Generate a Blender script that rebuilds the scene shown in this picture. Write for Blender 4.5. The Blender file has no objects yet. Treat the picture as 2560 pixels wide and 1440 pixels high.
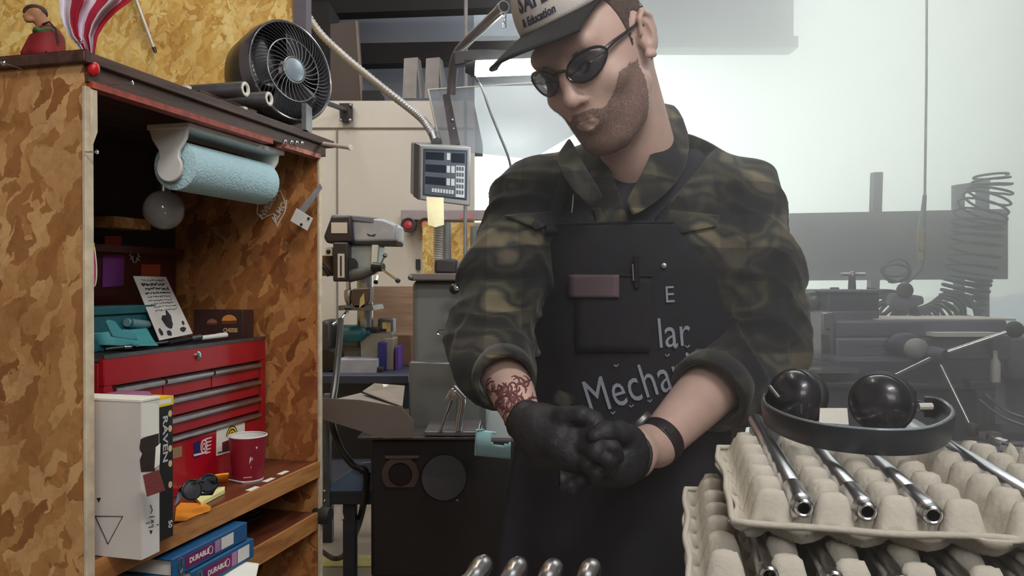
import bpy, bmesh, math, random
import numpy as np
from mathutils import Matrix, Vector
from mathutils.bvhtree import BVHTree
random.seed(7); RNG = np.random.default_rng(7)
SC = bpy.context.scene; COL = SC.collection
PI = math.pi

# ------------------------------------------------------------------ camera
F = 2000.0; TH = math.radians(0.4); CAM = Vector((0, 0, 1.22))
cd = bpy.data.cameras.new('camera'); cam = bpy.data.objects.new('camera', cd); COL.objects.link(cam)
cd.sensor_width = 36; cd.lens = 36 * F / 2560; cd.clip_start = 0.02; cd.clip_end = 200
cam.location = CAM; cam.rotation_euler = (PI / 2 - TH, 0, 0); SC.camera = cam

# ------------------------------------------------------------------ world, lights, exposure
w = bpy.data.worlds.new('world'); SC.world = w; w.use_nodes = True
bg = w.node_tree.nodes['Background']; bg.inputs[0].default_value = (0.90, 1.0, 0.97, 1); bg.inputs[1].default_value = 2.6
def area(name, loc, size, sizey, power, color, target):
    d = bpy.data.lights.new(name, 'AREA'); d.shape = 'RECTANGLE'; d.size = size; d.size_y = sizey; d.energy = power; d.color = color
    o = bpy.data.objects.new(name, d); COL.objects.link(o); o.location = loc
    o.rotation_euler = (Vector(target) - Vector(loc)).to_track_quat('-Z', 'Y').to_euler(); return o
area('unseen_ceiling_light', (0.9, -0.6, 3.3), 1.2, 0.3, 60, (1.0, 0.96, 0.92), (-0.3, 1.6, 1.0))
area('unseen_ceiling_light', (-1.2, 3.2, 3.4), 1.2, 0.3, 34, (1.0, 0.95, 0.88), (-0.9, 3.6, 0.0))
area('unseen_ceiling_light', (-0.2, 1.6, 3.3), 1.2, 0.3, 14, (1.0, 0.90, 0.78), (-1.2, 2.1, 1.9))
area('unseen_ceiling_light', (0.2, 5.2, 3.95), 1.4, 0.3, 22, (.92, 0.95, 1.0), (0.2, 5.9, 3.0))  # added overhead light, lifts the dark loft and door header
area('face_fill_light', (0.3, -1.7, 2.3), 1.4, 0.7, 20, (1.0, 0.97, 0.95), (0.15, 1.2, 1.4))  # added fill behind the camera to brighten the man's face
area('unseen_ceiling_light', (1.5, 3.2, 3.5), 2.2, 0.35, 45, (.95, 0.98, 1.0), (1.3, 2.4, 0.0))  # added overhead light for tube highlights and a rim on his shoulder
sd = bpy.data.lights.new('sun', 'SUN'); sd.energy = 1.2; sd.angle = 0.05; sd.color = (1, 0.97, 0.92)
so = bpy.data.objects.new('sun', sd); COL.objects.link(so); so.rotation_euler = (math.radians(-18), math.radians(12), 0); so.location = (3, 9, 8)
SC.view_settings.view_transform = 'Standard'; SC.view_settings.look = 'None'
SC.view_settings.exposure = 0.0; SC.view_settings.gamma = 1.0; SC.view_settings.use_curve_mapping = False
SC.cycles.max_bounces = 6; SC.cycles.volume_bounces = 1; SC.cycles.sample_clamp_indirect = 4.0
SC.cycles.transparent_max_bounces = 12; SC.cycles.caustics_reflective = False; SC.cycles.caustics_refractive = False

HZ_D, HZ_G = .46, .80      # haze added for the veiling glare of the bay: density, forward scattering

# ------------------------------------------------------------------ pixel -> place helpers (2560x1440 frame)
FW = Vector((0, math.cos(TH), -math.sin(TH))); UP = Vector((0, math.sin(TH), math.cos(TH)))
def ray(px, py): return Vector((1, 0, 0)) * ((px - 1280) / F) + FW - UP * ((py - 720) / F)
def P(px, py, Y):
    r = ray(px, py); return CAM + r * (Y / r.y)
def Pz(px, py, z):
    r = ray(px, py); return CAM + r * ((z - CAM.z) / r.z)
def proj(v):
    d = Vector(v) - CAM; z = d.dot(FW); return (1280 + F * d.x / z, 720 - F * d.dot(UP) / z)

# ------------------------------------------------------------------ mesh builder
class MB:
    def __init__(s): s.v = []; s.f = []
    def add(s, vs, fs, M=None):
        n = len(s.v)
        for p in vs: s.v.append((M @ Vector(p)) if M is not None else Vector(p))
        for f in fs: s.f.append([i + n for i in f])
        return s
    def box(s, lo, hi, M=None):
        x0, y0, z0 = [min(a, b) for a, b in zip(lo, hi)]; x1, y1, z1 = [max(a, b) for a, b in zip(lo, hi)]
        vs = [(x0,y0,z0),(x1,y0,z0),(x1,y1,z0),(x0,y1,z0),(x0,y0,z1),(x1,y0,z1),(x1,y1,z1),(x0,y1,z1)]
        return s.add(vs, [(3,2,1,0),(4,5,6,7),(0,1,5,4),(1,2,6,5),(2,3,7,6),(3,0,4,7)], M)
    def cbox(s, c, d, M=None):
        c = Vector(c); h = Vector(d) / 2; return s.box(c - h, c + h, M)
    def prism(s, poly, z0, z1, M=None):
        n = len(poly)
        ar = sum(poly[i][0]*poly[(i+1)%n][1]-poly[(i+1)%n][0]*poly[i][1] for i in range(n))
        if ar < 0: poly = poly[::-1]
        vs = [(x, y, z0) for x, y in poly] + [(x, y, z1) for x, y in poly]
        fs = [list(range(n))[::-1], list(range(n, 2*n))] + [(i, (i+1)%n, n+(i+1)%n, n+i) for i in range(n)]
        return s.add(vs, fs, M)
    def poly3(s, pts, th, nrm=None):
        """flat polygon of world points given a real thickness th away from the viewer"""
        pts = [Vector(p) for p in pts]
        if nrm is None:
            nrm = Vector((0, 0, 0)); n = len(pts)
            for i in range(n): nrm += (pts[i]).cross(pts[(i+1) % n])
            nrm.normalize()
        nrm = Vector(nrm).normalized()
        if nrm.dot(pts[0] - CAM) > 0: nrm = -nrm      # nrm towards viewer
        n = len(pts); nn = Vector((0,0,0))
        for i in range(n): nn += pts[i].cross(pts[(i+1) % n])
        if nn.dot(nrm) < 0: pts = pts[::-1]
        vs = pts + [p - nrm * th for p in pts]
        fs = [list(range(n)), list(range(n, 2*n))[::-1]] + [((i+1)%n, i, n+i, n+(i+1)%n) for i in range(n)]
        return s.add(vs, fs)
    def tube(s, pts, r, n=12, cap=True, M=None, closed=False):
        pts = [Vector(p) for p in pts]; m = len(pts); rs = r if hasattr(r, '__len__') else [r]*m
        tan = []
        for i in range(m):
            if closed: t = pts[(i+1)%m] - pts[i-1]
            else: t = pts[min(i+1, m-1)] - pts[max(i-1, 0)]
            tan.append(t.normalized() if t.length > 1e-9 else Vector((0,0,1)))
        ref = Vector((0,0,1)) if abs(tan[0].z) < .9 else Vector((1,0,0))
        nv = tan[0].cross(ref).normalized(); vs = []
        for i in range(m):
            nv = (nv - tan[i]*nv.dot(tan[i])).normalized(); bv = tan[i].cross(nv)
            for k in range(n):
                a = 2*PI*k/n; vs.append(pts[i] + (nv*math.cos(a) + bv*math.sin(a))*rs[i])
        fs = []
        for i in range(m if closed else m-1):
            j = (i+1) % m
            for k in range(n): fs.append((i*n+k, i*n+(k+1)%n, j*n+(k+1)%n, j*n+k))
        if cap and not closed: fs.append(list(range(n))[::-1]); fs.append([(m-1)*n+k for k in range(n)])
        return s.add(vs, fs, M)
    def lathe(s, prof, M=None, n=32, cap=True):
        vs = []; m = len(prof)
        for r, z in prof:
            for k in range(n): a = 2*PI*k/n; vs.append((r*math.cos(a), r*math.sin(a), z))
        fs = [(i*n+k, i*n+(k+1)%n, (i+1)*n+(k+1)%n, (i+1)*n+k) for i in range(m-1) for k in range(n)]
        if cap:
            if prof[0][0] > 1e-6: fs.append(list(range(n))[::-1])
            if prof[-1][0] > 1e-6: fs.append([(m-1)*n+k for k in range(n)])
        return s.add(vs, fs, M)
    def ball(s, c, r, M=None, n=20, m=12, sc=(1,1,1)):
        MM = Matrix.Translation(c) @ Matrix.Diagonal((sc[0], sc[1], sc[2], 1))
        if M is not None: MM = M @ MM
        return s.lathe([(max(r*math.sin(PI*i/m), 1e-5), -r*math.cos(PI*i/m)) for i in range(m+1)], MM, n, cap=False)
    def grid(s, fn, nu, nv, M=None, closed_u=False):
        vs = [fn(i/(nu), j/(nv)) for j in range(nv+1) for i in range(nu + (0 if closed_u else 1))]
        W = nu if closed_u else nu+1
        fs = [(j*W+i, j*W+(i+1)%W, (j+1)*W+(i+1)%W, (j+1)*W+i) for j in range(nv) for i in range(nu)]
        return s.add(vs, fs, M)

def axisM(c, d, up=(0,0,1)):
    """matrix with local z along d, at c"""
    z = Vector(d).normalized(); u = Vector(up)
    if abs(z.dot(u)) > .98: u = Vector((1,0,0))
    x = u.cross(z).normalized(); y = z.cross(x)
    M = Matrix((x, y, z)).transposed().to_4x4(); M.translation = Vector(c); return M
def between(a, b): return axisM(a, Vector(b) - Vector(a)), (Vector(b) - Vector(a)).length

ROOTM = {}
def thing(name, label, cat, loc=(0,0,0), rot=0, group=None, M=None):
    o = bpy.data.objects.new(name, None); COL.objects.link(o); o.empty_display_size = .05
    if M is None: M = Matrix.Translation(loc) @ Matrix.Rotation(rot, 4, 'Z')
    o.matrix_world = M; ROOTM[o.name] = M.copy()
    o['label'] = label; o['category'] = cat
    if group: o['group'] = group
    return o
def obj(name, mb, m, parent=None, local=False, smooth=35, bevel=0, seg=2, label=None, subd=0, solid=0, uv=None):
    """link one mesh; the builder holds world points unless local=True"""
    me = bpy.data.meshes.new(name)
    if parent is not None: base = ROOTM[parent.name]
    else:
        if mb.v:
            xs = [v.x for v in mb.v]; ys = [v.y for v in mb.v]; zs = [v.z for v in mb.v]
            base = Matrix.Translation(((min(xs)+max(xs))/2, (min(ys)+max(ys))/2, min(zs)))
        else: base = Matrix()
    inv = base.inverted()
    vs = mb.v if (local and parent is not None) else [inv @ v for v in mb.v]
    me.from_pydata([tuple(v) for v in vs], [], mb.f)
    if uv is not None:
        ul = me.uv_layers.new(name='UVMap')
        for l in me.loops: ul.data[l.index].uv = uv[l.vertex_index]
    me.update()
    if smooth:
        me.shade_smooth()
        if smooth < 180: me.set_sharp_from_angle(angle=math.radians(smooth))
    o = bpy.data.objects.new(name, me); COL.objects.link(o)
    if m is not None: me.materials.append(m)
    if parent is not None: o.parent = parent; ROOTM[o.name] = base.copy()
    else: o.matrix_world = base; ROOTM[o.name] = base.copy()
    if bevel:
        b = o.modifiers.new('bevel', 'BEVEL'); b.width = bevel; b.segments = seg; b.limit_method = 'ANGLE'; b.angle_limit = math.radians(40)
    if solid:
        b = o.modifiers.new('solid', 'SOLIDIFY'); b.thickness = solid; b.offset = 0
    if subd:
        b = o.modifiers.new('sub', 'SUBSURF'); b.levels = subd; b.render_levels = subd
    if label: o['label'] = label
    return o
def tag(o, label, cat, group=None, kind=None):
    o['label'] = label; o['category'] = cat
    if group: o['group'] = group
    if kind: o['kind'] = kind
    return o
def struct(o):
    o['kind'] = 'structure'; return o
def dup(root, M, label, group=None):
    r = root.copy(); COL.objects.link(r); r.matrix_world = M; r['label'] = label; ROOTM[r.name] = M.copy()
    if group: r['group'] = group
    for ch in list(root.children):
        c = ch.copy(); COL.objects.link(c); c.parent = r
        for g in list(ch.children):
            d = g.copy(); COL.objects.link(d); d.parent = c
    return r

# ------------------------------------------------------------------ materials
def nd(nt, t, **k):
    n = nt.nodes.new(t)
    for a, b in k.items(): setattr(n, a, b)
    return n
def mat(name, color, rough=.5, metal=0, var=.12, vscale=18, bump=0, bscale=60, emis=None, estr=0, alpha=1, trans=0, spec=.5, coat=0, sheen=0):
    m = bpy.data.materials.new(name); m.use_nodes = True; nt = m.node_tree; b = nt.nodes['Principled BSDF']
    b.inputs['Roughness'].default_value = rough; b.inputs['Metallic'].default_value = metal
    b.inputs['Specular IOR Level'].default_value = spec; b.inputs['Alpha'].default_value = alpha
    b.inputs['Transmission Weight'].default_value = trans; b.inputs['Coat Weight'].default_value = coat
    b.inputs['Sheen Weight'].default_value = sheen
    tc = nd(nt, 'ShaderNodeTexCoord')
    if var:
        no = nd(nt, 'ShaderNodeTexNoise'); no.inputs['Scale'].default_value = vscale; no.inputs['Detail'].default_value = 5
        nt.links.new(tc.outputs['Object'], no.inputs['Vector'])
        rp = nd(nt, 'ShaderNodeValToRGB'); rp.color_ramp.elements[0].position = .3; rp.color_ramp.elements[1].position = .7
        rp.color_ramp.elements[0].color = (*[c*(1-var) for c in color], 1); rp.color_ramp.elements[1].color = (*[min(1, c*(1+var)) for c in color], 1)
        nt.links.new(no.outputs['Fac'], rp.inputs['Fac']); nt.links.new(rp.outputs['Color'], b.inputs['Base Color'])
    else: b.inputs['Base Color'].default_value = (*color, 1)
    if bump:
        n2 = nd(nt, 'ShaderNodeTexNoise'); n2.inputs['Scale'].default_value = bscale; n2.inputs['Detail'].default_value = 6
        nt.links.new(tc.outputs['Object'], n2.inputs['Vector'])
        bp = nd(nt, 'ShaderNodeBump'); bp.inputs['Strength'].default_value = bump; bp.inputs['Distance'].default_value = .01
        nt.links.new(n2.outputs['Fac'], bp.inputs['Height']); nt.links.new(bp.outputs['Normal'], b.inputs['Normal'])
    if emis: b.inputs['Emission Color'].default_value = (*emis, 1); b.inputs['Emission Strength'].default_value = estr
    return m
def srgb(r, g, b):
    f = lambda c: (c/255/12.92) if c/255 <= .04045 else ((c/255+.055)/1.055)**2.4
    return (f(r), f(g), f(b))
def osb_mat(name, cols, scale=14, rough=.6, ax=0):
    """oriented strand board: three layers of stretched random flakes"""
    m = bpy.data.materials.new(name); m.use_nodes = True; nt = m.node_tree; b = nt.nodes['Principled BSDF']
    b.inputs['Roughness'].default_value = rough
    tc = nd(nt, 'ShaderNodeTexCoord'); prev = None; hprev = None
    # slight warp so flakes are ragged
    wn = nd(nt, 'ShaderNodeTexNoise'); wn.inputs['Scale'].default_value = 25; wn.inputs['Detail'].default_value = 3
    nt.links.new(tc.outputs['Object'], wn.inputs['Vector'])
    wa = nd(nt, 'ShaderNodeVectorMath', operation='MULTIPLY_ADD'); wa.inputs[1].default_value = (.05,.05,.05)
    nt.links.new(wn.outputs['Color'], wa.inputs[0]); nt.links.new(tc.outputs['Object'], wa.inputs[2])
    for i, (ra, rb, rc) in enumerate([(.45, .1, .1), (-.75, .05, -.1), (1.35, -.1, .1), (2.2, .05, 0)]):
        rx, ry, rz = (ra, rb, rc) if ax == 0 else (rb, ra, rc)
        mp = nd(nt, 'ShaderNodeMapping', vector_type='TEXTURE'); mp.inputs['Rotation'].default_value = (rx, ry, rz)
        mp.inputs['Scale'].default_value = (1.0, 1.0, .30); mp.inputs['Location'].default_value = (i*3.1, i*1.7, i*.9)
        nt.links.new(wa.outputs[0], mp.inputs['Vector'])
        vo = nd(nt, 'ShaderNodeTexVoronoi'); vo.inputs['Scale'].default_value = scale * (1 + .25*i)
        nt.links.new(mp.outputs['Vector'], vo.inputs['Vector'])
        sp = nd(nt, 'ShaderNodeSeparateColor'); nt.links.new(vo.outputs['Color'], sp.inputs[0])
        rp = nd(nt, 'ShaderNodeValToRGB'); rp.color_ramp.interpolation = 'LINEAR'
        el = rp.color_ramp.elements; el[0].position = 0; el[0].color = (*cols[0], 1); el[1].position = 1; el[1].color = (*cols[-1], 1)
        for j in range(1, len(cols)-1):
            e = el.new(j/(len(cols)-1)); e.color = (*cols[j], 1)
        nt.links.new(sp.outputs[0], rp.inputs['Fac'])
        if prev is None: prev = rp.outputs['Color']; hprev = sp.outputs[1]
        else:
            gt = nd(nt, 'ShaderNodeMath', operation='GREATER_THAN'); gt.inputs[1].default_value = .52
            nt.links.new(sp.outputs[2], gt.inputs[0])
            mx = nd(nt, 'ShaderNodeMix', data_type='RGBA'); nt.links.new(gt.outputs[0], mx.inputs['Factor'])
            nt.links.new(prev, mx.inputs[6]); nt.links.new(rp.outputs['Color'], mx.inputs[7]); prev = mx.outputs[2]
    # fibre streaks and dark gaps
    n3 = nd(nt, 'ShaderNodeTexNoise'); n3.inputs['Scale'].default_value = 60; n3.inputs['Detail'].default_value = 6
    nt.links.new(tc.outputs['Object'], n3.inputs['Vector'])
    r3 = nd(nt, 'ShaderNodeValToRGB'); r3.color_ramp.elements[0].position = .33; r3.color_ramp.elements[0].color = (.80,.76,.72,1); r3.color_ramp.elements[1].position = .52; r3.color_ramp.elements[1].color = (1,1,1,1)
    nt.links.new(n3.outputs['Fac'], r3.inputs['Fac'])
    mu = nd(nt, 'ShaderNodeMix', data_type='RGBA', blend_type='MULTIPLY'); mu.inputs['Factor'].default_value = .8
    nt.links.new(prev, mu.inputs[6]); nt.links.new(r3.outputs['Color'], mu.inputs[7])
    n4 = nd(nt, 'ShaderNodeTexNoise'); n4.inputs['Scale'].default_value = 4.5; n4.inputs['Detail'].default_value = 2
    nt.links.new(tc.outputs['Object'], n4.inputs['Vector'])
    r4 = nd(nt, 'ShaderNodeValToRGB'); r4.color_ramp.elements[0].position = .3; r4.color_ramp.elements[0].color = (.74,.66,.58,1); r4.color_ramp.elements[1].position = .6; r4.color_ramp.elements[1].color = (1,1,1,1)
    nt.links.new(n4.outputs['Fac'], r4.inputs['Fac'])
    mu2 = nd(nt, 'ShaderNodeMix', data_type='RGBA', blend_type='MULTIPLY'); mu2.inputs['Factor'].default_value = .8
    nt.links.new(mu.outputs[2], mu2.inputs[6]); nt.links.new(r4.outputs['Color'], mu2.inputs[7])
    nt.links.new(mu2.outputs[2], b.inputs['Base Color'])
    bp = nd(nt, 'ShaderNodeBump'); bp.inputs['Strength'].default_value = .25; bp.inputs['Distance'].default_value = .003
    nt.links.new(n3.outputs['Fac'], bp.inputs['Height']); nt.links.new(bp.outputs['Normal'], b.inputs['Normal'])
    return m
def wood_mat(name, c1, c2, rough=.5, axis=(1,9,9), scale=5, coat=0):
    m = bpy.data.materials.new(name); m.use_nodes = True; nt = m.node_tree; b = nt.nodes['Principled BSDF']
    b.inputs['Roughness'].default_value = rough; b.inputs['Coat Weight'].default_value = coat
    tc = nd(nt, 'ShaderNodeTexCoord'); mp = nd(nt, 'ShaderNodeMapping'); mp.inputs['Scale'].default_value = axis
    nt.links.new(tc.outputs['Object'], mp.inputs['Vector'])
    no = nd(nt, 'ShaderNodeTexNoise'); no.inputs['Scale'].default_value = scale; no.inputs['Detail'].default_value = 6; no.inputs['Distortion'].default_value = .8
    nt.links.new(mp.outputs['Vector'], no.inputs['Vector'])
    rp = nd(nt, 'ShaderNodeValToRGB'); rp.color_ramp.elements[0].position = .35; rp.color_ramp.elements[1].position = .65
    rp.color_ramp.elements[0].color = (*c1, 1); rp.color_ramp.elements[1].color = (*c2, 1)
    nt.links.new(no.outputs['Fac'], rp.inputs['Fac']); nt.links.new(rp.outputs['Color'], b.inputs['Base Color'])
    bp = nd(nt, 'ShaderNodeBump'); bp.inputs['Strength'].default_value = .15; bp.inputs['Distance'].default_value = .004
    nt.links.new(no.outputs['Fac'], bp.inputs['Height']); nt.links.new(bp.outputs['Normal'], b.inputs['Normal'])
    return m

M_ = {}
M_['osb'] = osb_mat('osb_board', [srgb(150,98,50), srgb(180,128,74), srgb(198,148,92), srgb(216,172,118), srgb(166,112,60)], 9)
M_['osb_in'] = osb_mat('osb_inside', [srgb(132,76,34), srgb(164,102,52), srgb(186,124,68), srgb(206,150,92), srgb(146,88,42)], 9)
M_['osb_wall'] = osb_mat('osb_wall', [srgb(200,152,74), srgb(226,184,98), srgb(238,202,118), srgb(246,222,150), srgb(212,166,84)], 13, ax=1)
M_['edge'] = mat('raw_edge', srgb(205,190,165), .8, var=.2, vscale=40)
M_['wood_shelf'] = wood_mat('shelf_edge', srgb(150,95,48), srgb(196,138,82), .5)
M_['wood_shelf_top'] = wood_mat('shelf_top', srgb(84,40,24), srgb(122,66,42), .38, coat=.2)
M_['brown_board'] = wood_mat('brown_board', srgb(52,34,30), srgb(88,60,48), .6)
M_['red_trim'] = mat('red_trim', srgb(150,62,44), .6, var=.35, vscale=60)
M_['darkred'] = mat('dark_red_paint', srgb(72,18,18), .5, var=.3, vscale=30)
M_['red_metal'] = mat('red_enamel', srgb(168,16,34), .3, var=.06, vscale=6, coat=.3)
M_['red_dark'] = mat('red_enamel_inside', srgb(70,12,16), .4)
M_['black'] = mat('black_plastic', (.012,.012,.013), .35)
M_['blackm'] = mat('black_matte', (.02,.02,.021), .75)
M_['rubber'] = mat('black_rubber', (.018,.017,.018), .6)
M_['chrome'] = mat('chrome', (.75,.76,.8), .12, 1, var=.04)
M_['steel'] = mat('brushed_steel', (.5,.5,.52), .3, 1, var=.15, vscale=40)
M_['steel_d'] = mat('dark_steel', (.17,.17,.18), .42, .8, var=.25, vscale=25)
M_['white_pl'] = mat('white_plastic', srgb(225,225,222), .4, var=.03)
M_['card'] = mat('white_card', srgb(214,210,206), .7, var=.05, vscale=9)
M_['paper'] = mat('paper', srgb(232,230,222), .8, var=.03)
M_['ink'] = mat('ink', (.015,.015,.018), .7, var=0)
M_['teal'] = mat('teal', srgb(78,160,168), .6, var=.1)
M_['teal_d'] = mat('teal_dark', srgb(30,96,104), .5, var=.15)
M_['towel'] = mat('blue_paper_towel', srgb(190,226,236), .9, var=.05, vscale=90, bump=.5, bscale=220)
M_['wall'] = mat('painted_wall', srgb(196,192,186), .8, var=.06, vscale=2.2)
M_['wall_up'] = mat('upper_wall_panel', srgb(118,122,130), .8, var=.12, vscale=1.5)
M_['dark'] = mat('dark_void', srgb(38,36,38), .9, var=.2, vscale=3)
M_['concrete'] = mat('concrete_floor', srgb(158,146,134), .6, var=.12, vscale=3, bump=.1)
M_['yellow'] = mat('yellow', srgb(240,200,40), .5, var=.05)
M_['orange'] = mat('orange', srgb(240,150,40), .6, var=.08)
M_['pulp'] = mat('moulded_pulp', srgb(206,200,188), .95, var=.05, vscale=14, bump=.15, bscale=220)

# ------------------------------------------------------------------ lettering
def letter_mb(body, size, M, depth=.0006, bold=0, shear=0, sx=1.0, spacing=1.0):
    cu = bpy.data.curves.new('t', 'FONT'); cu.body = body; cu.size = size; cu.extrude = depth; cu.offset = bold
    cu.align_x = 'CENTER'; cu.align_y = 'CENTER'; cu.shear = shear; cu.space_character = spacing; cu.resolution_u = 3
    o = bpy.data.objects.new('t', cu); COL.objects.link(o)
    me = bpy.data.meshes.new_from_object(o); mb = MB()
    S = Matrix.Diagonal((sx, 1, 1, 1))
    mb.add([v.co for v in me.vertices], [tuple(p.vertices) for p in me.polygons], M @ S)
    bpy.data.objects.remove(o); bpy.data.curves.remove(cu); bpy.data.meshes.remove(me); return mb
def planeM(o, x, y):
    """matrix of a writing plane: origin, reading direction x, up direction y"""
    x = Vector(x).normalized(); y = Vector(y); y = (y - x*y.dot(x)).normalized(); z = x.cross(y)
    M = Matrix((x, y, z)).transposed().to_4x4(); M.translation = Vector(o); return M

# ------------------------------------------------------------------ signed-distance sculpting
class SDF:
    def __init__(s, lo, hi, h, M=None):
        s.lo = np.array(lo, float); s.h = h; s.n = np.ceil((np.array(hi) - s.lo)/h).astype(int) + 1
        s.F = np.full(s.n, .5, np.float32); s.M = M
        s.ax = [(s.lo[i] + h*np.arange(s.n[i])).astype(np.float32) for i in range(3)]
    def _win(s, lo, hi):
        i0 = np.clip(np.floor((np.array(lo) - s.lo)/s.h).astype(int), 0, s.n); i1 = np.clip(np.ceil((np.array(hi) - s.lo)/s.h).astype(int)+1, 0, s.n)
        if np.any(i1 <= i0): return None
        sl = tuple(slice(a, b) for a, b in zip(i0, i1))
        g = np.meshgrid(*[s.ax[k][sl[k]] for k in range(3)], indexing='ij'); return sl, g
    def comb(s, sl, d, k, op):
        a = s.F[sl]
        if op == 'u':
            if k > 0: hh = np.maximum(k - np.abs(a-d), 0)/k; s.F[sl] = np.minimum(a, d) - hh*hh*k*.25
            else: s.F[sl] = np.minimum(a, d)
        else:
            d = -d
            if k > 0: hh = np.maximum(k - np.abs(a-d), 0)/k; s.F[sl] = np.maximum(a, d) + hh*hh*k*.25
            else: s.F[sl] = np.maximum(a, d)
    def ell(s, c, r, k=.01, R=None, op='u'):
        c = np.array(c, float); r = np.array(r, float); m = r.max() + k + 3*s.h + .02
        wn = s._win(c-m, c+m)
        if wn is None: return s
        sl, g = wn; p = [g[i]-c[i] for i in range(3)]
        if R is not None: R = np.array(R); p = [R[0,i]*p[0]+R[1,i]*p[1]+R[2,i]*p[2] for i in range(3)]
        k0 = np.sqrt(sum((p[i]/r[i])**2 for i in range(3))); k1 = np.sqrt(sum((p[i]/r[i]**2)**2 for i in range(3)))
        s.comb(sl, k0*(k0-1)/np.maximum(k1, 1e-6), k, op); return s
    def cap(s, a, b, ra, rb=None, k=.01, op='u', flat=None):
        rb = ra if rb is None else rb; a = np.array(a, float); b = np.array(b, float); m = max(ra, rb) + k + 3*s.h + .02
        wn = s._win(np.minimum(a, b)-m, np.maximum(a, b)+m)
        if wn is None: return s
        sl, g = wn; ba = b-a; L = (ba@ba) + 1e-12; pa = [g[i]-a[i] for i in range(3)]
        t = np.clip(sum(pa[i]*ba[i] for i in range(3))/L, 0, 1)
        q = [pa[i]-ba[i]*t for i in range(3)]
        if flat is not None:   # (axis, factor): squash along an axis
            ax = np.array(flat[0], float); ax /= np.linalg.norm(ax); dt = sum(q[i]*ax[i] for i in range(3)); e = 1/flat[1]-1
            q = [q[i] + ax[i]*dt*e for i in range(3)]
        s.comb(sl, np.sqrt(sum(x*x for x in q)) - (ra + (rb-ra)*t), k, op); return s
    def chain(s, pts, rs, k=.008, **kw):
        for i in range(len(pts)-1): s.cap(pts[i], pts[i+1], rs[i], rs[i+1], k, **kw)
        return s
    def fn(s, f, lo, hi, k=0, op='u'):
        wn = s._win(lo, hi); sl, g = wn; s.comb(sl, f(*g).astype(np.float32), k, op); return s
    def warp(s, f):
        g = np.meshgrid(*s.ax, indexing='ij'); s.F += f(*g).astype(np.float32); return s
    def mb(s):
        Fd = s.F; nx, ny, nz = Fd.shape; S = Fd < 0; cells = []; poss = []; quads = []
        cid = lambda i, j, k: (i*ny + j)*nz + k
        for ax in range(3):
            a = [slice(None)]*3; b = [slice(None)]*3; a[ax] = slice(0, -1); b[ax] = slice(1, None); a = tuple(a); b = tuple(b)
            I = np.argwhere(S[a] != S[b])
            if not len(I): continue
            J = I.copy(); J[:, ax] += 1
            f0 = Fd[tuple(I.T)]; f1 = Fd[tuple(J.T)]; t = f0/(f0-f1)
            pos = I.astype(float); pos[:, ax] += t; o1, o2 = [(1, 2), (2, 0), (0, 1)][ax]
            ok = (I[:, o1] > 0) & (I[:, o2] > 0) & (I[:, o1] < s.n[o1]-1) & (I[:, o2] < s.n[o2]-1)
            I = I[ok]; pos = pos[ok]; f0 = f0[ok]; cs = []
            for d1, d2 in ((-1,-1), (0,-1), (0,0), (-1,0)):
                c = I.copy(); c[:, o1] += d1; c[:, o2] += d2; q = cid(c[:,0], c[:,1], c[:,2]); cs.append(q); cells.append(q); poss.append(pos)
            Q = np.stack(cs, 1); fl = f0 > 0; Q[fl] = Q[fl][:, ::-1]; quads.append(Q)
        cells = np.concatenate(cells); poss = np.concatenate(poss); u, inv = np.unique(cells, return_inverse=True)
        cnt = np.bincount(inv); V = np.stack([np.bincount(inv, poss[:, i])/cnt for i in range(3)], 1)*s.h + s.lo
        Q = np.searchsorted(u, np.concatenate(quads))
        m = MB(); m.v = [Vector(v) for v in V]
        if s.M is not None: m.v = [s.M @ v for v in m.v]
        m.f = Q.tolist(); return m
def nz3(seed, amp, freq, n=7):
    """a smooth pseudo-noise made of sine waves"""
    r = np.random.default_rng(seed); K = r.normal(0, 1, (n, 3)); K /= np.linalg.norm(K, axis=1)[:, None]; K *= freq*r.uniform(.6, 1.7, (n, 1)); ph = r.uniform(0, 6.28, n)
    return lambda x, y, z: amp/np.sqrt(n)*sum(np.sin(K[i,0]*x+K[i,1]*y+K[i,2]*z+ph[i]) for i in range(n))
def bvh(mb): return BVHTree.FromPolygons([tuple(v) for v in mb.v], [tuple(f) for f in mb.f])
# ================================================================== the setting
def sbox(name, lo, hi, m, **k): return struct(obj(name, MB().box(lo, hi), m, **k))
sbox('floor', (-3.2, -2.0, -.1), (4.2, 6.0, 0), M_['concrete'])
sbox('ceiling', (-3.2, -2.0, 4.0), (4.2, 6.1, 4.1), M_['dark'])
# low partition with pale paint, one seam panel, ledge on top
XL = P(1185, 500, 4.6).x
wb = MB(); wb.box((-3.2, 4.6, 0), (XL, 4.7, P(900, 252, 4.6).z)); struct(obj('wall_back', wb, M_['wall']))
sbox('floor_loft', (-3.2, 4.7, P(900, 252, 4.6).z-.1), (XL, 6.0, P(900, 252, 4.6).z-.01), M_['dark'])
g = MB(); zb = P(900, 322, 4.6).z; g.box((-2.6, 4.590, zb), (XL, 4.602, zb+.007)); xb = P(843, 500, 4.6).x
g.box((xb-.004, 4.592, 0), (xb+.004, 4.602, zb)); struct(obj('trim_1', g, mat('panel_seam', srgb(120,116,112), .8)))
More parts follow.
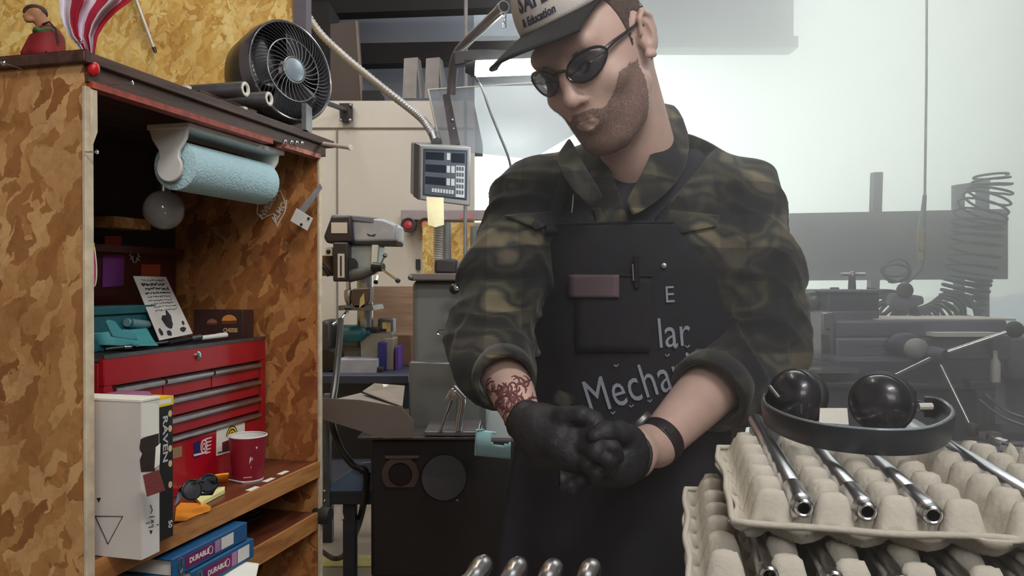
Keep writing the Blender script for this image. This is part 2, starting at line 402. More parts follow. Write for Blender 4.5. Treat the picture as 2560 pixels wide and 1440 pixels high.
# loft behind the partition, and the rear wall with the big open bay
sbox('wall_rear', (-3.2, 6.0, 0), (P(1185, 500, 6).x, 6.1, 4.0), M_['wall_up'])
hz = P(1500, 128, 6).z; hx = P(1984, 100, 6).x
sbox('wall_header', (P(1185, 500, 6).x, 6.0, hz), (hx, 6.1, 4.0), mat('header_panel', srgb(176,184,190), .7, var=.05))
sbox('wall_header', (P(1185, 500, 6).x, 5.98, P(1400, 208, 6).z), (P(1585, 500, 6).x, 6.08, hz+.02), M_['wall_up'])
sbox('trim_2', (P(1185, 500, 6).x, 5.9, hz), (hx, 6.0, P(1500, 100, 6).z), mat('header_lip', srgb(150,158,160), .6))
sbox('wall_left', (-3.3, -2.0, 0), (-3.2, 6.1, 4.0), M_['wall'])
sbox('wall_right', (4.2, -2.0, 0), (4.3, 6.1, 4.0), M_['wall'])
sbox('wall_front', (-3.2, -2.1, 0), (4.2, -2.0, 4.0), M_['wall'])
# OSB partition behind the cubby
ow = MB().box((-3.2, 2.32, 0), (P(738, 100, 2.32).x, 2.34, 3.6)); struct(obj('wall_osb', ow, M_['osb_wall']))
sbox('trim_3', (P(738, 100, 2.32).x, 2.30, 0), (P(770, 100, 2.32).x, 2.36, 3.6), mat('grey_post', srgb(96,88,98), .6))
# outdoors
sbox('ground', (-40, 6.1, -.5), (60, 90, -.4), mat('bright_concrete_yard', (.55,.60,.55), .8, var=.02))

# loft contents: dark beam, tall brown panel, slab for the black gap, channels leaning
def wbox(name, p0, p1, Y, dep, m, label, cat, group=None, bevel=0):
    a = P(*p0, Y); b = P(*p1, Y); return tag(obj(name, MB().box((a.x, Y, b.z), (b.x, Y+dep, a.z)), m, bevel=bevel), label, cat, group)
bm_ = MB(); a = P(895, 108, 5.6); b = P(1340, 100, 5.6); a2 = P(895, 160, 5.6); b2 = P(1340, 150, 5.6)
bm_.poly3([a, b, b2, a2], .14); tag(obj('roof_beam', bm_, M_['dark']), 'dark steel beam crossing the loft behind the hanging lamp arm', 'beam')
bm_ = MB(); bm_.poly3([P(770, -30, 5.4), P(1600, -40, 5.4), P(1600, 2, 5.4), P(1150, 22, 5.4), P(770, 35, 5.4)], .14)
tag(obj('roof_beam', bm_, M_['dark']), 'dark roof beam along the top edge of the loft', 'beam')
bm_ = MB().box((P(775, 0, 5).x, 5.0, P(900, 252, 4.6).z-.01), (P(822, 0, 5).x, 5.3, P(800, 5, 5).z)); tag(obj('dark_gap_slab', bm_, M_['dark']), 'black slab standing in for the dark gap beside the tall brown door panel', 'post')  # slab put in to draw the dark gap of the loft
rt = thing('door_panel', 'tall dark brown door panel standing on the loft', 'panel', P(860, 250, 4.85))
obj('panel', MB().poly3([P(826, 60, 4.85), P(888, 52, 4.85), P(902, 252, 4.85), P(826, 252, 4.85)], .04), mat('brown_panel', srgb(58,44,40), .6), rt)
obj('edge_strip', MB().poly3([P(888, 52, 4.83), P(894, 52, 4.83), P(908, 252, 4.83), P(902, 252, 4.83)], .04), mat('panel_edge', srgb(110,96,88), .6), rt, label='pale worn edge of the panel')
mch = mat('galvanised', srgb(120,116,118), .5, .3, var=.15)
for x0, sl, lb in ((1010, 22, 'left one of the two grey folded sheet brackets on the loft'), (1065, 24, 'right one of the two grey folded sheet brackets on the loft')):
    mb = MB(); mb.poly3([P(x0, 146, 4.72), P(x0+34, 143, 4.72), P(x0+30, 246, 4.72), P(x0-4, 246, 4.72)], .01)
    mb.poly3([P(x0+34, 143, 4.72), P(x0+42, 152, 4.78), P(x0+58, 246, 4.80), P(x0+44, 246, 4.72)], .01)
    tag(obj('sheet_bracket', mb, mch), lb, 'bracket', 'folded brackets on the loft')
mb = MB().box((P(905,0,4.8).x, 4.8, P(900,252,4.6).z-.01), (P(948,0,4.8).x, 5.0, P(900,226,4.8).z)); tag(obj('dark_box', mb, M_['dark']), 'small dark box on the loft beside the brown panel', 'box')
# wall bracket with a spring bar
rt = thing('wall_bracket', 'dark metal plate bracket with a round bar on the pale wall', 'bracket', P(862, 300, 4.55))
obj('plate', MB().poly3([P(848, 258, 4.56), P(880, 258, 4.56), P(880, 300, 4.56), P(868, 306, 4.56), P(850, 303, 4.56)], .02), M_['blackm'], rt)
obj('bar', MB().tube([P(796, 250, 4.3), P(862, 274, 4.55)], .014), M_['steel_d'], rt)
for q in ((876, 262), (852, 300), (875, 300)): obj('bolt', MB().ball(P(*q, 4.55), .010, n=10, m=6), M_['steel'], rt)
# ================================================================== the open wooden cubby (local frame: s along its front, d into it, z up)
AN = math.atan2(.968, .252); N0 = Vector((-.635, 1.2, 0)); CM = Matrix.Translation(N0) @ Matrix.Rotation(AN, 4, 'Z'); CI = CM.inverted()
L = .708; DP = .39
def C(s, d, z): return CM @ Vector((s, d, z))
def cab(px, py, s=None, d=None, z=None):
    o = CI @ CAM; r = (CI.to_3x3()) @ ray(px, py)
    i, v = (0, s) if s is not None else ((1, d) if d is not None else (2, z))
    return o + r*((v - o[i])/r[i])
def cw(px, py, **k): return CM @ cab(px, py, **k)
def CB(mb, lo, hi): return mb.box(lo, hi, CM)
cubby = rt = thing('storage_cubby', 'open flakeboard storage cubby on the floor with two shelves and dark top board', 'shelving', M=CM)
co = lambda n, lo, hi, m, **k: obj(n, CB(MB(), lo, hi), m, rt, **k)
co('side_panel', (-.008, .002, 0), (.006, .41, 1.545), M_['osb'], label='flakeboard side panel nearest the viewer')
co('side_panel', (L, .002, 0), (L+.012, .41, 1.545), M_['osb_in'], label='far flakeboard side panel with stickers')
co('edge_strip', (-.010, -.004, 0), (.0065, .002, 1.512), M_['edge'], bevel=.001)
co('edge_strip', (L-.001, -.004, 0), (L+.013, .002, 1.512), M_['edge'], bevel=.001)
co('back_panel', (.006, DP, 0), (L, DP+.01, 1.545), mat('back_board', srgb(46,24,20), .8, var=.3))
co('top_board', (-.02, -.012, 1.545), (L+.06, .42, 1.562), M_['brown_board'], bevel=.002)
co('top_fascia', (-.004, -.004, 1.520), (L+.03, .016, 1.546), M_['brown_board'])
co('red_trim', (.0, -.008, 1.511), (.50, .014, 1.521), M_['red_trim'])
co('white_trim', (.545, -.008, 1.511), (L, .014, 1.521), mat('chipped_trim', srgb(170,110,96), .7, var=.5, vscale=80))
sh = co('shelf', (.006, .003, .762), (L, DP, .797), M_['wood_shelf_top'])
obj('shelf_edge', CB(MB(), (.006, -.004, .7615), (L, .003, .7975)), M_['wood_shelf'], sh)
sh = co('shelf', (.006, .003, .641), (L-.01, DP, .679), M_['wood_shelf_top'])
obj('shelf_edge', CB(MB(), (.006, -.004, .6405), (L-.01, .003, .6795)), M_['wood_shelf'], sh)
co('shelf', (.006, .003, .16), (L, DP, .19), M_['wood_shelf_top'])
co('red_edge', (-.018, -.013, 1.5455), (-.012+.003, .42, 1.5635), M_['darkred'], label='dark red painted edge of the top board')
# block, nails and ball on the near panel edge
mb = MB(); q = [cab(a, b, d=-.006) for a, b in ((229, 222), (244, 226), (245, 330), (228, 378))]
mb.poly3([CM @ x for x in q], .012); tag(obj('wood_block', mb, M_['edge'], bevel=.001), 'pale chipped wood block on the front edge of the near cubby panel', 'block')
def nail(name, a, b, r, lb, head=.0035, g='nails and pins in the cubby'):
    rt_ = thing(name, lb, 'nail', tuple(a), group=g); M, l = between(a, b)
    obj('shank', MB().lathe([(r, 0), (r, l)], M, 8), M_['steel'], rt_)
    obj('head', MB().lathe([(head*.6, l-.002), (head, l-.001), (head, l+.001), (head*.5, l+.002)], M, 12), M_['chrome'], rt_)
nail('nail', cw(212, 380, d=-.006), P(243, 380, 1.19), .0009, 'pale headed pin poking from the near panel edge below the wood block')
nail('nail', cw(262, 212, d=-.0045), P(331, 207, 1.23), .0009, 'long thin nail sticking out of the dark top fascia')
nail('nail', cw(60, 174, s=-.008), P(8, 157, 1.15), .0009, 'nail driven slantwise into the near panel near its top left corner')
tag(obj('push_button', MB().ball(cw(234, 172, d=-.008), .009, n=20, m=12, sc=(1, 1, 1.25)), mat('red_knob', srgb(200,24,30), .35)), 'round red reflector pinned at the top corner of the cubby', 'reflector')
# paper towel holder
hd = .06; hz = 1.437
rt = thing('towel_holder', 'white plastic paper towel holder under the cubby top', 'towel holder', M=CM @ Matrix.Translation((.42, hd, 1.51)))
mb = MB(); CB(mb, (.255, .015, 1.500), (.585, .105, 1.511)); obj('mounting_plate', mb, M_['white_pl'], rt, bevel=.002)
for s0 in (.262, .570):
    pts = [(hd+.043, 1.503), (hd-.040, 1.503), (hd-.036, 1.482), (hd-.022, 1.462)]
    pts += [(hd+.027*math.cos(a), hz-.006+.027*math.sin(a)) for a in [math.radians(140+i*260/14) for i in range(15)]]
    pts += [(hd+.022, 1.462), (hd+.036, 1.482)]
    Mx = CM @ Matrix(((0,0,1,0),(1,0,0,0),(0,1,0,0),(0,0,0,1)))
    obj('arm', MB().prism(pts, s0-.004, s0+.004, Mx), M_['white_pl'], rt, bevel=.002)
Mr = CM @ Matrix.Translation((.275, hd, hz)) @ Matrix.Rotation(PI/2, 4, 'Y')
rt = thing('paper_towel_roll', 'pale blue paper towel roll hanging on its holder in the cubby', 'paper towel', M=Mr)
obj('sheet', MB().lathe([(.020,0),(.043,.0),(.046,.002),(.046,.286),(.043,.288),(.020,.288)], Mr, 48, cap=False), M_['towel'], rt)
obj('core', MB().lathe([(.020,0),(.0185,0),(.0185,.288),(.020,.288)], Mr, 32, cap=False), mat('card_tube', srgb(170,140,105), .8), rt)
# bare round bulb
ct = cab(410, 525, d=.2)
rt = thing('light_bulb', 'unlit clear round globe bulb hanging in the dark of the cubby', 'bulb', M=CM @ Matrix.Translation(ct))
mg = mat('smoky_glass', (.62,.62,.64), .06, 0, var=0, alpha=.5, spec=1.0, coat=1)
gl = obj('globe', MB().ball((0,0,0), .041, CM @ Matrix.Translation(ct), 32, 20), mg, rt)
obj('collar', MB().lathe([(.013,.037),(.013,.060),(.017,.062),(.017,.09),(.008,.095)], CM @ Matrix.Translation(ct), 20), M_['steel'], rt)
obj('cord', MB().tube([CM @ (ct + Vector((0,0,.09))), C(ct.x, ct.y, 1.546)], .003), M_['black'], rt)
a = cab(232, 541, d=.385); b = cab(326, 577, d=.385)
tag(obj('wood_scrap', CB(MB(), (a.x, .33, b.z), (b.x, .389, a.z)), M_['osb'], bevel=.001), 'short flakeboard scrap fixed to the back of the cubby below the bulb', 'wood')

# ---- red tool chest
TS0, TS1, TD, TZ0, TZ1 = .165, .676, .12, .797, 1.089
rt = thing('tool_chest', 'red enamelled tool chest with its lid open on the cubby shelf', 'tool chest', M=CM @ Matrix.Translation((.42, .25, TZ0)))
def tb(n, lo, hi, m, par=None, **k): return obj(n, CB(MB(), lo, hi), m, par or rt, **k)
tb('body', (TS0, TD+.012, TZ0), (TS1, .372, 1.078), M_['red_metal'], bevel=.002)
tb('front_band', (TS0, TD, 1.038), (TS1, TD+.012, TZ1), M_['red_metal'], bevel=.002)
tb('base_band', (TS0, TD, TZ0), (TS1, TD+.012, .905), M_['red_metal'], bevel=.002)
tb('front_stile', (TS0, TD+.0005, .905), (TS0+.02, TD+.012, 1.038), M_['red_metal'])
tb('front_stile', (TS1-.022, TD+.0005, .905), (TS1, TD+.012, 1.038), M_['red_metal'])
tb('tray_liner', (TS0+.002, TD+.008, 1.078), (TS1-.002, .370, 1.082), M_['blackm'])
for lo, hi in (((TS0, TD-.001, 1.086), (TS1, TD+.006, 1.093)),): tb('top_rim', lo, hi, M_['steel_d'])
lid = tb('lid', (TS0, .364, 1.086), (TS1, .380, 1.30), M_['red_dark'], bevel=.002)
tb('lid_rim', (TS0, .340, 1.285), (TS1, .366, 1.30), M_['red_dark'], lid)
# lock
lc = cw(495, 889, d=TD); obj('lock', MB().lathe([(.009,0),(.009,.003),(.006,.005),(.002,.005),(.002,.002)], axisM(lc, -(CM.to_3x3() @ Vector((0,1,0)))), 24), M_['chrome'], rt)
zs = [(1.035, .997), (.993, .958), (.955, .922), (.919, .908)]
zr = [1.034, .994, .9545, .9175]
rows = [[(TS0+.022, .318), (.321, .470), (.473, TS1-.024)], [(TS0+.022, TS1-.024)], [(TS0+.022, TS1-.024)], [(TS0+.022, TS1-.024)]]
for z, rr, zb_ in zip(zr, rows, (.998, .959, .922, .908)):
    for s0, s1 in rr:
        dr = tb('drawer', (s0, TD+.002, zb_), (s1, TD+.012, z-.002), M_['red_metal'], bevel=.001)
        mb = MB(); Mh = CM @ Matrix(((0,0,1,0),(1,0,0,0),(0,1,0,0),(0,0,0,1)))
        mb.prism([(TD+.003, z-.010), (TD-.004, z-.0105), (TD-.007, z-.007), (TD-.006, z-.002), (TD+.003, z+.001)], s0+.002, s1-.002, Mh)
        obj('drawer_pull', mb, M_['steel'], dr, label='bright metal pull strip')
# stickers on the chest
def quad(px, **k): return [cw(a, b, **k) for a, b in px]
def plate(name, pxs, m, par=None, th=.0008, **k): return obj(name, MB().poly3(quad(pxs, **k), th), m, par, smooth=0)
dd = TD - .0008
st = plate('sticker', [(542,1070),(612,1052),(612,1120),(541,1140)], M_['paper'], rt, d=dd)
col_y = M_['yellow']
for r_, m in ((.026, M_['ink']), (.023, col_y), (.018, M_['ink']), (.014, col_y), (.009, M_['ink']), (.006, col_y)):
    c = cab(580, 1088, d=dd-.0004); e = .00015*(.028-r_)*200
    pts = [CM @ Vector((c.x+r_*.8*math.cos(a), dd-.0004-e*.3, c.z+r_*.8*math.sin(a))) for a in [i*PI/12 for i in range(13)]]
    obj('rainbow_ring', MB().poly3(pts, .0003), m, st, smooth=0)
obj('print', MB().poly3(quad([(556,1106),(572,1100),(598,1110),(598,1118),(556,1128)], d=dd-.0006), .0004), mat('maroon', srgb(110,20,40), .6), st, smooth=0)
obj('print_line', MB().poly3(quad([(545,1131),(610,1114),(610,1117),(545,1134)], d=dd-.0006), .0004), M_['ink'], st, smooth=0)
st = plate('sticker', [(484,1108),(500,1100),(500,1140),(486,1146)], mat('navy', srgb(30,34,96), .5), rt, d=dd)
mw = mat('pale_pink_white', srgb(222,205,210), .6)
c = cab(510, 1116, d=dd-.0006)
mb = MB()
for r0, r1 in ((.015,.011), (.0075,.0045)):
    mb2 = [Vector((c.x+r*.75*math.cos(a), dd-.0006, c.z+r*math.sin(a))) for r in (r0, r1) for a in [i*2*PI/28 for i in range(28)]]
    mb.add(mb2, [(i, (i+1)%28, 28+(i+1)%28, 28+i) for i in range(28)], CM)
obj('emblem', mb, mw, st, smooth=0, solid=.0004)
for k in range(5):
    obj('emblem_stripe', MB().poly3(quad([(514,1096+k*9),(530-k,1092+k*9),(530-k,1095+k*9),(514,1100+k*9)], d=dd-.0007), .0004), mw, st, smooth=0)
obj('emblem_stripe', MB().poly3(quad([(484,1136),(520,1128),(516,1133),(486,1141)], d=dd-.0007), .0004), mw, st, smooth=0)
plate('sticker', [(432,1121),(455,1115),(455,1141),(432,1147)], mat('khaki', srgb(150,120,90), .7), rt, d=dd)

# things in and on the chest lid and tray
ld = .3635
lidm = {}
for nm, q, c, lb in (('note', [(262,590),(304,590),(304,634),(262,634)], srgb(120,20,16), 'dark red paper square on the raised chest lid'),
                     ('note', [(257,638),(311,637),(309,714),(256,718)], srgb(140,60,150), 'purple paper note on the raised chest lid'),
                     ('note', [(353,661),(401,661),(401,698),(353,698)], srgb(176,76,34), 'orange paper note on the raised chest lid')):
    tag(plate(nm, q, mat('note_paper', c, .8), None, d=ld - .001), lb, 'note', 'notes on the chest lid')
mb = MB()
for a, b in (((321,626),(335,657)), ((350,630),(339,657)), ((322,640),(331,632)), ((351,644),(342,634)), ((326,648),(334,640)), ((349,652),(341,643))):
    pa, pb = cw(*a, d=ld-.002), cw(*b, d=ld-.002); mb.tube([pa, pb], .0012, 6)
tag(obj('antler_decal', mb, M_['card'], smooth=0), 'small white antler shaped decal on the raised chest lid', 'decal')
# hanging oval tag just inside the near panel
ov = [(234+10*math.cos(a)*(.7+.3*math.sin(a)), 665+52*math.sin(a)) for a in [i*2*PI/24 for i in range(24)]]
rt = thing('oval_tag', 'pink oval tag with a yellow top just inside the near cubby panel', 'tag', tuple(cw(234, 665, s=.05)))
obj('tag_face', MB().poly3([cw(a, b, s=.05) for a, b in ov], .0012), mat('pink', srgb(214,110,170), .6), rt, smooth=0)
obj('tag_rim', MB().tube([cw(a, b, s=.0495) for a, b in ov], .0009, 6, closed=True), M_['paper'], rt)
obj('tag_top', MB().poly3([cw(a, b, s=.048) for a, b in ((226,608),(236,607),(232,648),(226,650))], .0008), M_['yellow'], rt, smooth=0)
# teal box and crumpled teal cloth
a = cab(230, 762, d=.30); b = cab(392, 800, d=.30)
rt = thing('teal_box', 'low dark teal box at the back of the open chest tray', 'box', M=CM @ Matrix.Translation((.3, .32, 1.082)))
obj('box_body', CB(MB(), (.20, .27, 1.0825), (b.x, .335, 1.155)), M_['teal_d'], rt, bevel=.002)
obj('box_lid', CB(MB(), (.197, .265, 1.155), (b.x+.003, .338, 1.172)), M_['teal_d'], rt, bevel=.002)
def cloth(name, pxs, z0, m, amp, seed, **k):
    pass
def sheetgrid(cor, amp, seed, nu=16, nv=12, fr=30):
    """crumpled sheet through four corner points"""
    f = nz3(seed, amp, fr); a, b, c, d = [Vector(q) for q in cor]; n = (b-a).cross(d-a).normalized()
    def fn(u, v):
        p = (a*(1-u)+b*u)*(1-v) + (d*(1-u)+c*u)*v; return p + n*float(f(p.x, p.y, p.z))
    return MB().grid(fn, nu, nv)
mb = sheetgrid([cw(226,866,z=1.094), cw(396,862,z=1.094), P(362,818,1.70), P(226,836,1.55)], .006, 3)
rt = thing('teal_cloth', 'crumpled teal disposable cloth heaped in the chest tray', 'cloth', tuple(cw(300, 860, z=1.09)))
obj('cloth_sheet', mb, M_['teal'], rt, solid=.0012, smooth=180)
mb = MB().poly3([cw(282,842,d=.20), cw(266,806,d=.20), cw(272,799,d=.20), cw(288,803,d=.20), cw(306,826,d=.20), cw(340,832,d=.20), cw(345,850,d=.20)], .004)
obj('cloth_fold', mb, M_['teal'], rt, bevel=.001)
M, l = between(cw(316, 806, d=.26), cw(370, 812, d=.26))
rt = thing('clear_tube', 'short translucent plastic tube lying on the teal cloth', 'tube', tuple(M.translation))
obj('tube_body', MB().lathe([(.008,0),(.009,.003),(.009,l-.003),(.008,l)], M, 20), mat('cloudy_plastic', srgb(126,160,168), .25, alpha=.85), rt)
obj('tube_band', MB().lathe([(.0095,.004),(.0095,.010)], M, 20), M_['teal_d'], rt)
# leaning printed card
A_, B_, C_, D_ = P(399,851,1.68), P(482,834,1.78), P(415,692,1.82), P(333,690,1.72)
rt = thing('printed_card', 'white printed card leaning upright in the chest tray', 'card', tuple((A_+B_)/2))
obj('card', MB().poly3([A_, B_, C_, D_], .0012), M_['card'], rt, smooth=0)
nn = (B_-A_).cross(D_-A_).normalized(); nn = nn if nn.dot(A_-CAM) < 0 else -nn
def oncard(u, v): return (A_*(1-u)+B_*u)*(1-v) + (D_*(1-u)+C_*u)*v + nn*.0009
rr = random.Random(5); mb = MB()
for v in (.93, .86, .79, .72, .66, .60, .55, .50, .44):
    u = .12 + rr.random()*.1
    while u < .86:
        du = rr.uniform(.02, .07); pts = [oncard(u + du*i/4, v + rr.uniform(-.018, .018)*(1.4 if v in (.86, .79) else .8)) for i in range(5)]
        mb.tube(pts, .0009 if v in (.86, .79, .72) else .0005, 4); u += du + rr.uniform(.015, .03)
obj('handwriting', mb, M_['ink'], rt, smooth=0)
mb = MB()
for (u0, v0, su, sv) in ((.42,.27,.14,.13), (.52,.33,.07,.10), (.34,.08,.08,.05), (.12,.12,.05,.07), (.78,.10,.10,.05), (.86,.2,.04,.04)):
    mb.poly3([oncard(u0+su*math.cos(t)*rr.uniform(.6,1.1), v0+sv*math.sin(t)*rr.uniform(.6,1.1)) + nn*.0002 for t in [i*2*PI/11 for i in range(11)]], .0004)
obj('drawing', mb, M_['ink'], rt, smooth=0)
# small dark snack box with a burger picture
SB = .62
rt = thing('snack_box', 'dark printed box with an orange burger picture at the back of the chest', 'box', M=CM @ Matrix.Translation((SB+.02, .21, 1.082)))
obj('carton', CB(MB(), (SB, .144, 1.0825), (SB+.045, .274, 1.156)), mat('dark_carton', srgb(66,42,38), .5), rt, bevel=.001)
def burger(cx, cy, sc, m1, m2):
    top = [(cx+22*sc*math.cos(a), cy-20*sc*math.sin(a)*.9) for a in [i*PI/10 for i in range(11)]]
    obj('bun', MB().poly3([cw(a, b, s=SB-.0008) for a, b in top], .0005), m1, rt, smooth=0)
    obj('patty', MB().poly3([cw(a, b, s=SB-.0010) for a, b in ((cx-22*sc, cy+1), (cx+22*sc, cy-1), (cx+20*sc, cy+9*sc), (cx-20*sc, cy+10*sc))], .0005), m2, rt, smooth=0)
burger(573, 802, .85, mat('bun_orange', srgb(236,150,70), .6), mat('patty', srgb(120,60,34), .7)); burger(530, 808, .6, mat('bun_dull', srgb(150,100,84), .6), mat('patty2', srgb(90,52,40), .7))
o3 = cw(576, 826, s=SB-.0010); xd = CM.to_3x3() @ Vector((1,0,0))
obj('lettering', letter_mb('CHEESE', .0125, planeM(o3, CM.to_3x3() @ Vector((0,-1,0)), (0,0,1)), .0003, bold=.0003, sx=.9), mat('print_tan', srgb(236,196,140), .6), rt, smooth=0)
# marker, pen and dark tool on the front edge of the tray
def stick(name, a, b, r, m, lb, cat, cap_m=None, group=None):
    M, l = between(a, b); rt_ = thing(name, lb, cat, tuple(a), group=group)
    obj('barrel', MB().lathe([(r*.6,0),(r,.002),(r,l*.68)], M, 16), m, rt_)
    obj('cap', MB().lathe([(r*1.1,l*.68),(r*1.1,l-.003),(r*.6,l)], M, 16), cap_m or m, rt_); return rt_
stick('marker_pen', P(486, 850, 1.72)+Vector((0,0,.002)), P(568, 837, 1.80), .0055, M_['white_pl'], 'white marker pen on the front edge of the chest tray', 'pen', M_['paper'])
stick('screwdriver', P(338, 866, 1.60), P(470, 848, 1.70), .0028, M_['steel_d'], 'thin dark screwdriver lying along the chest tray edge', 'screwdriver', M_['black'])
stick('pen', P(262, 874, 1.50), P(330, 866, 1.56), .004, M_['black'], 'black pen with silver cap in the near corner of the chest tray', 'pen', M_['chrome'])
stick('pliers', P(420, 858, 1.66), P(505, 842, 1.72), .006, M_['black'], 'black handled pliers beside the leaning card', 'pliers', M_['steel_d'])

# ---- things on the shelf
SZ = .7975
# cup
c = Vector((*Pz(620, 1198, SZ).xy, SZ)); M = Matrix.Translation(c)
rt = thing('paper_cup', 'maroon paper coffee cup with white rim on the cubby shelf', 'cup', tuple(c))
mc = mat('cup_maroon', srgb(140,22,44), .5, var=.05)
obj('cup_wall', MB().lathe([(.028,.006),(.030,.002),(.031,.0),(.0315,.0015),(.0395,.094),(.0385,.0955),(.0375,.094),(.030,.006)], M, 48, cap=False), mc, rt)
obj('cup_inside', MB().lathe([(.0, .006),(.0297,.006),(.0374,.0935)], M, 48, cap=False), M_['white_pl'], rt, label='white inside of the cup')
obj('rim', MB().tube([M @ Vector((.0392*math.cos(a), .0392*math.sin(a), .0945)) for a in [i*2*PI/48 for i in range(48)]], .0016, 8, closed=True), M_['white_pl'], rt)
obj('foot_ring', MB().lathe([(.0312,0),(.0318,.0),(.0320,.0035),(.0314,.0035)], M, 48, cap=False), M_['white_pl'], rt, label='pale ring at the foot')
vd = (Vector((0,0,0)) + CAM - c); vd.z = 0; vd.normalize(); yaw = math.atan2(vd.y, vd.x)
def oncup(a, z, off=.0003):
    r = .0315 + (.0395-.0315)*(z-.0015)/.0925 + off; return M @ Vector((r*math.cos(yaw+a), r*math.sin(yaw+a), z))
mb = MB()
for pts in ([(.10,.052),(.16,.056),(.20,.050),(.14,.044),(.08,.040)], [(.24,.055),(.28,.050),(.22,.046)], [(.16,.036),(.20,.033),(.17,.029)], [(.42,.074),(.50,.076),(.55,.073),(.46,.070)]):
    mb.add([oncup(a, z) for a, z in pts], [list(range(len(pts)))])
obj('heart_print', mb, M_['paper'], rt, smooth=0, solid=.0003)
mb = MB()
for k in range(9):
    a0 = -.28+k*.06; mb.add([oncup(a, z) for a, z in ((a0,.010),(a0+.04,.010),(a0+.04,.0125),(a0,.0125))], [(0,1,2,3)])
obj('small_print', mb, M_['card'], rt, smooth=0, solid=.0003)
stick('stirrer', Pz(572, 1199, SZ+.003), Pz(618, 1204, SZ+.003)-Vector((.002,.01,0)), .0016, M_['white_pl'], 'thin white stir stick at the foot of the maroon cup', 'stick')
# tape scraps on the shelf edge
for q, lb in (((632,1222),'left of three white tape scraps along the shelf edge'), ((672,1200),'middle one of three white tape scraps along the shelf edge'), ((708,1182),'right of three white tape scraps along the shelf edge')):
    c = cab(*q, z=SZ); pts = [(c.x+a, c.y+b) for a, b in ((-.018,-.007),(.016,-.006),(.018,.006),(-.016,.007))]
    tag(obj('tape_scrap', MB().prism(pts, SZ, SZ+.0006, CM), M_['paper'], smooth=0), lb, 'tape', 'tape scraps on the shelf')
# brass fitting near the far panel
c = cab(690, 1130, z=SZ)
rt = thing('metal_fittings', 'brown and steel ring fitting on the shelf by the far panel', 'fitting', M=CM @ Matrix.Translation(c))
Mt = CM @ Matrix.Translation(c)
obj('ring', MB().tube([Mt @ Vector((.015*math.cos(a), .012*math.sin(a), .0032)) for a in [i*2*PI/24 for i in range(24)]], .003, 8, closed=True), M_['steel'], rt)
obj('nut', MB().lathe([(.005,.006),(.009,.006),(.009,.016),(.005,.018)], Mt, 6), mat('bronze', srgb(96,64,46), .4, .6), rt)
obj('plate', MB().lathe([(.019,0),(.02,.001),(.019,.002)], Mt, 20), M_['card'], rt)
# white long box, torn open
W0 = (.03, -.067, .7975); W1 = (.071, .055, 1.038)
rt = thing('long_box', 'tall off-white cardboard box with a triangle drawn on it, torn open', 'box', M=CM @ Matrix.Translation((.05, 0, SZ)))
mb = MB(); CB(mb, W0, W1); obj('carton', mb, M_['card'], rt, bevel=.001)
CB(mb := MB(), (W0[0]-.001, W0[1]-.001, W1[2]-.0005), (W1[0]+.001, W1[1], W1[2]+.004)); obj('lid_flap', mb, M_['paper'], rt, bevel=.0008)
hs = W0[0] - .0006
mb = MB(); tri = quad([(238,1290),(307,1291),(270,1360)], s=hs); mb.tube(tri, .0009, 6, closed=True); obj('triangle_mark', mb, M_['ink'], rt, smooth=0)
obj('arrow_mark', MB().poly3(quad([(241,1245),(252,1245),(247,1256)], s=hs), .0005), M_['ink'], rt, smooth=0)
fd = W0[1] - .0007
obj('torn_opening', MB().poly3(quad([(353,1098),(372,1090),(397,1083),(397,1150),(386,1178),(354,1180),(351,1150),(356,1135),(350,1120)], d=fd), .001), mat('box_inside', srgb(44,28,26), .9), rt, smooth=0)
obj('top_label', MB().poly3(quad([(353,1007),(397,1010),(397,1084),(372,1090),(354,1094)], d=fd), .0008), M_['paper'], rt, smooth=0, label='white paper label round the top')
mb = MB()
for q in ((376,1262,381,1275), (381,1275,377,1284), (374,1292,386,1291), (378,1300,384,1306), (384,1300,378,1308), (366,1308,374,1306), (380,1312,384,1312), (392,1312,397,1311), (372,1318,384,1316)):
    mb.tube([cw(q[0], q[1], d=fd), cw(q[2], q[3], d=fd)], .0006, 5)
mb.poly3(quad([(374,1326),(382,1326),(378,1336)], d=fd), .0005)
obj('printed_marks', mb, M_['ink'], rt, smooth=0)
tag(obj('tissue', sheetgrid([cw(386,1172,d=fd-.003), cw(399,1162,d=fd-.010), cw(401,1108,d=fd-.006), cw(389,1118,d=fd-.002)], .001, 8), M_['paper'], solid=.0006), 'white tissue end pulled out of the torn box opening', 'tissue')
mb = MB().poly3([P(357,1188,1.185), P(397,1174,1.19), P(413,1226,1.185), P(367,1242,1.178)], .0012)
tag(obj('sandpaper', mb, mat('sandpaper', srgb(112,54,52), .95, bump=.4, bscale=400), smooth=0), 'dark red square of sandpaper stuck on the front of the off-white box', 'sandpaper')
# black glove box
q0 = cab(400, 1200, d=-.035); q1 = cab(433, 1200, d=-.035)
rt = thing('glove_box', 'black glove carton with yellow top standing behind the off-white box', 'box', M=CM @ Matrix.Translation((q0.x, 0, SZ)))
s0, s1 = W1[0]+.003, q1.x; zt = 1.031
obj('carton', CB(MB(), (s0, -.035, SZ), (s1, .085, zt)), M_['black'], rt, bevel=.001)
obj('yellow_top', CB(MB(), (s0-.0003, -.0358, zt-.014), (s1+.0003, .085, zt+.0008)), M_['yellow'], rt, smooth=0, label='yellow top band')
obj('top_panel', MB().poly3([C(s0+.006,-.036,zt-.010), C(s1-.006,-.036,zt-.010), C(s1-.006,-.036,zt-.003), C(s0+.006,-.036,zt-.003)], .0004), M_['paper'], rt, smooth=0)
o3 = C(q0.x+.36*(q1.x-q0.x), -.0358, .963); zz = Vector((0,0,-1)); xx = CM.to_3x3() @ Vector((1,0,0))
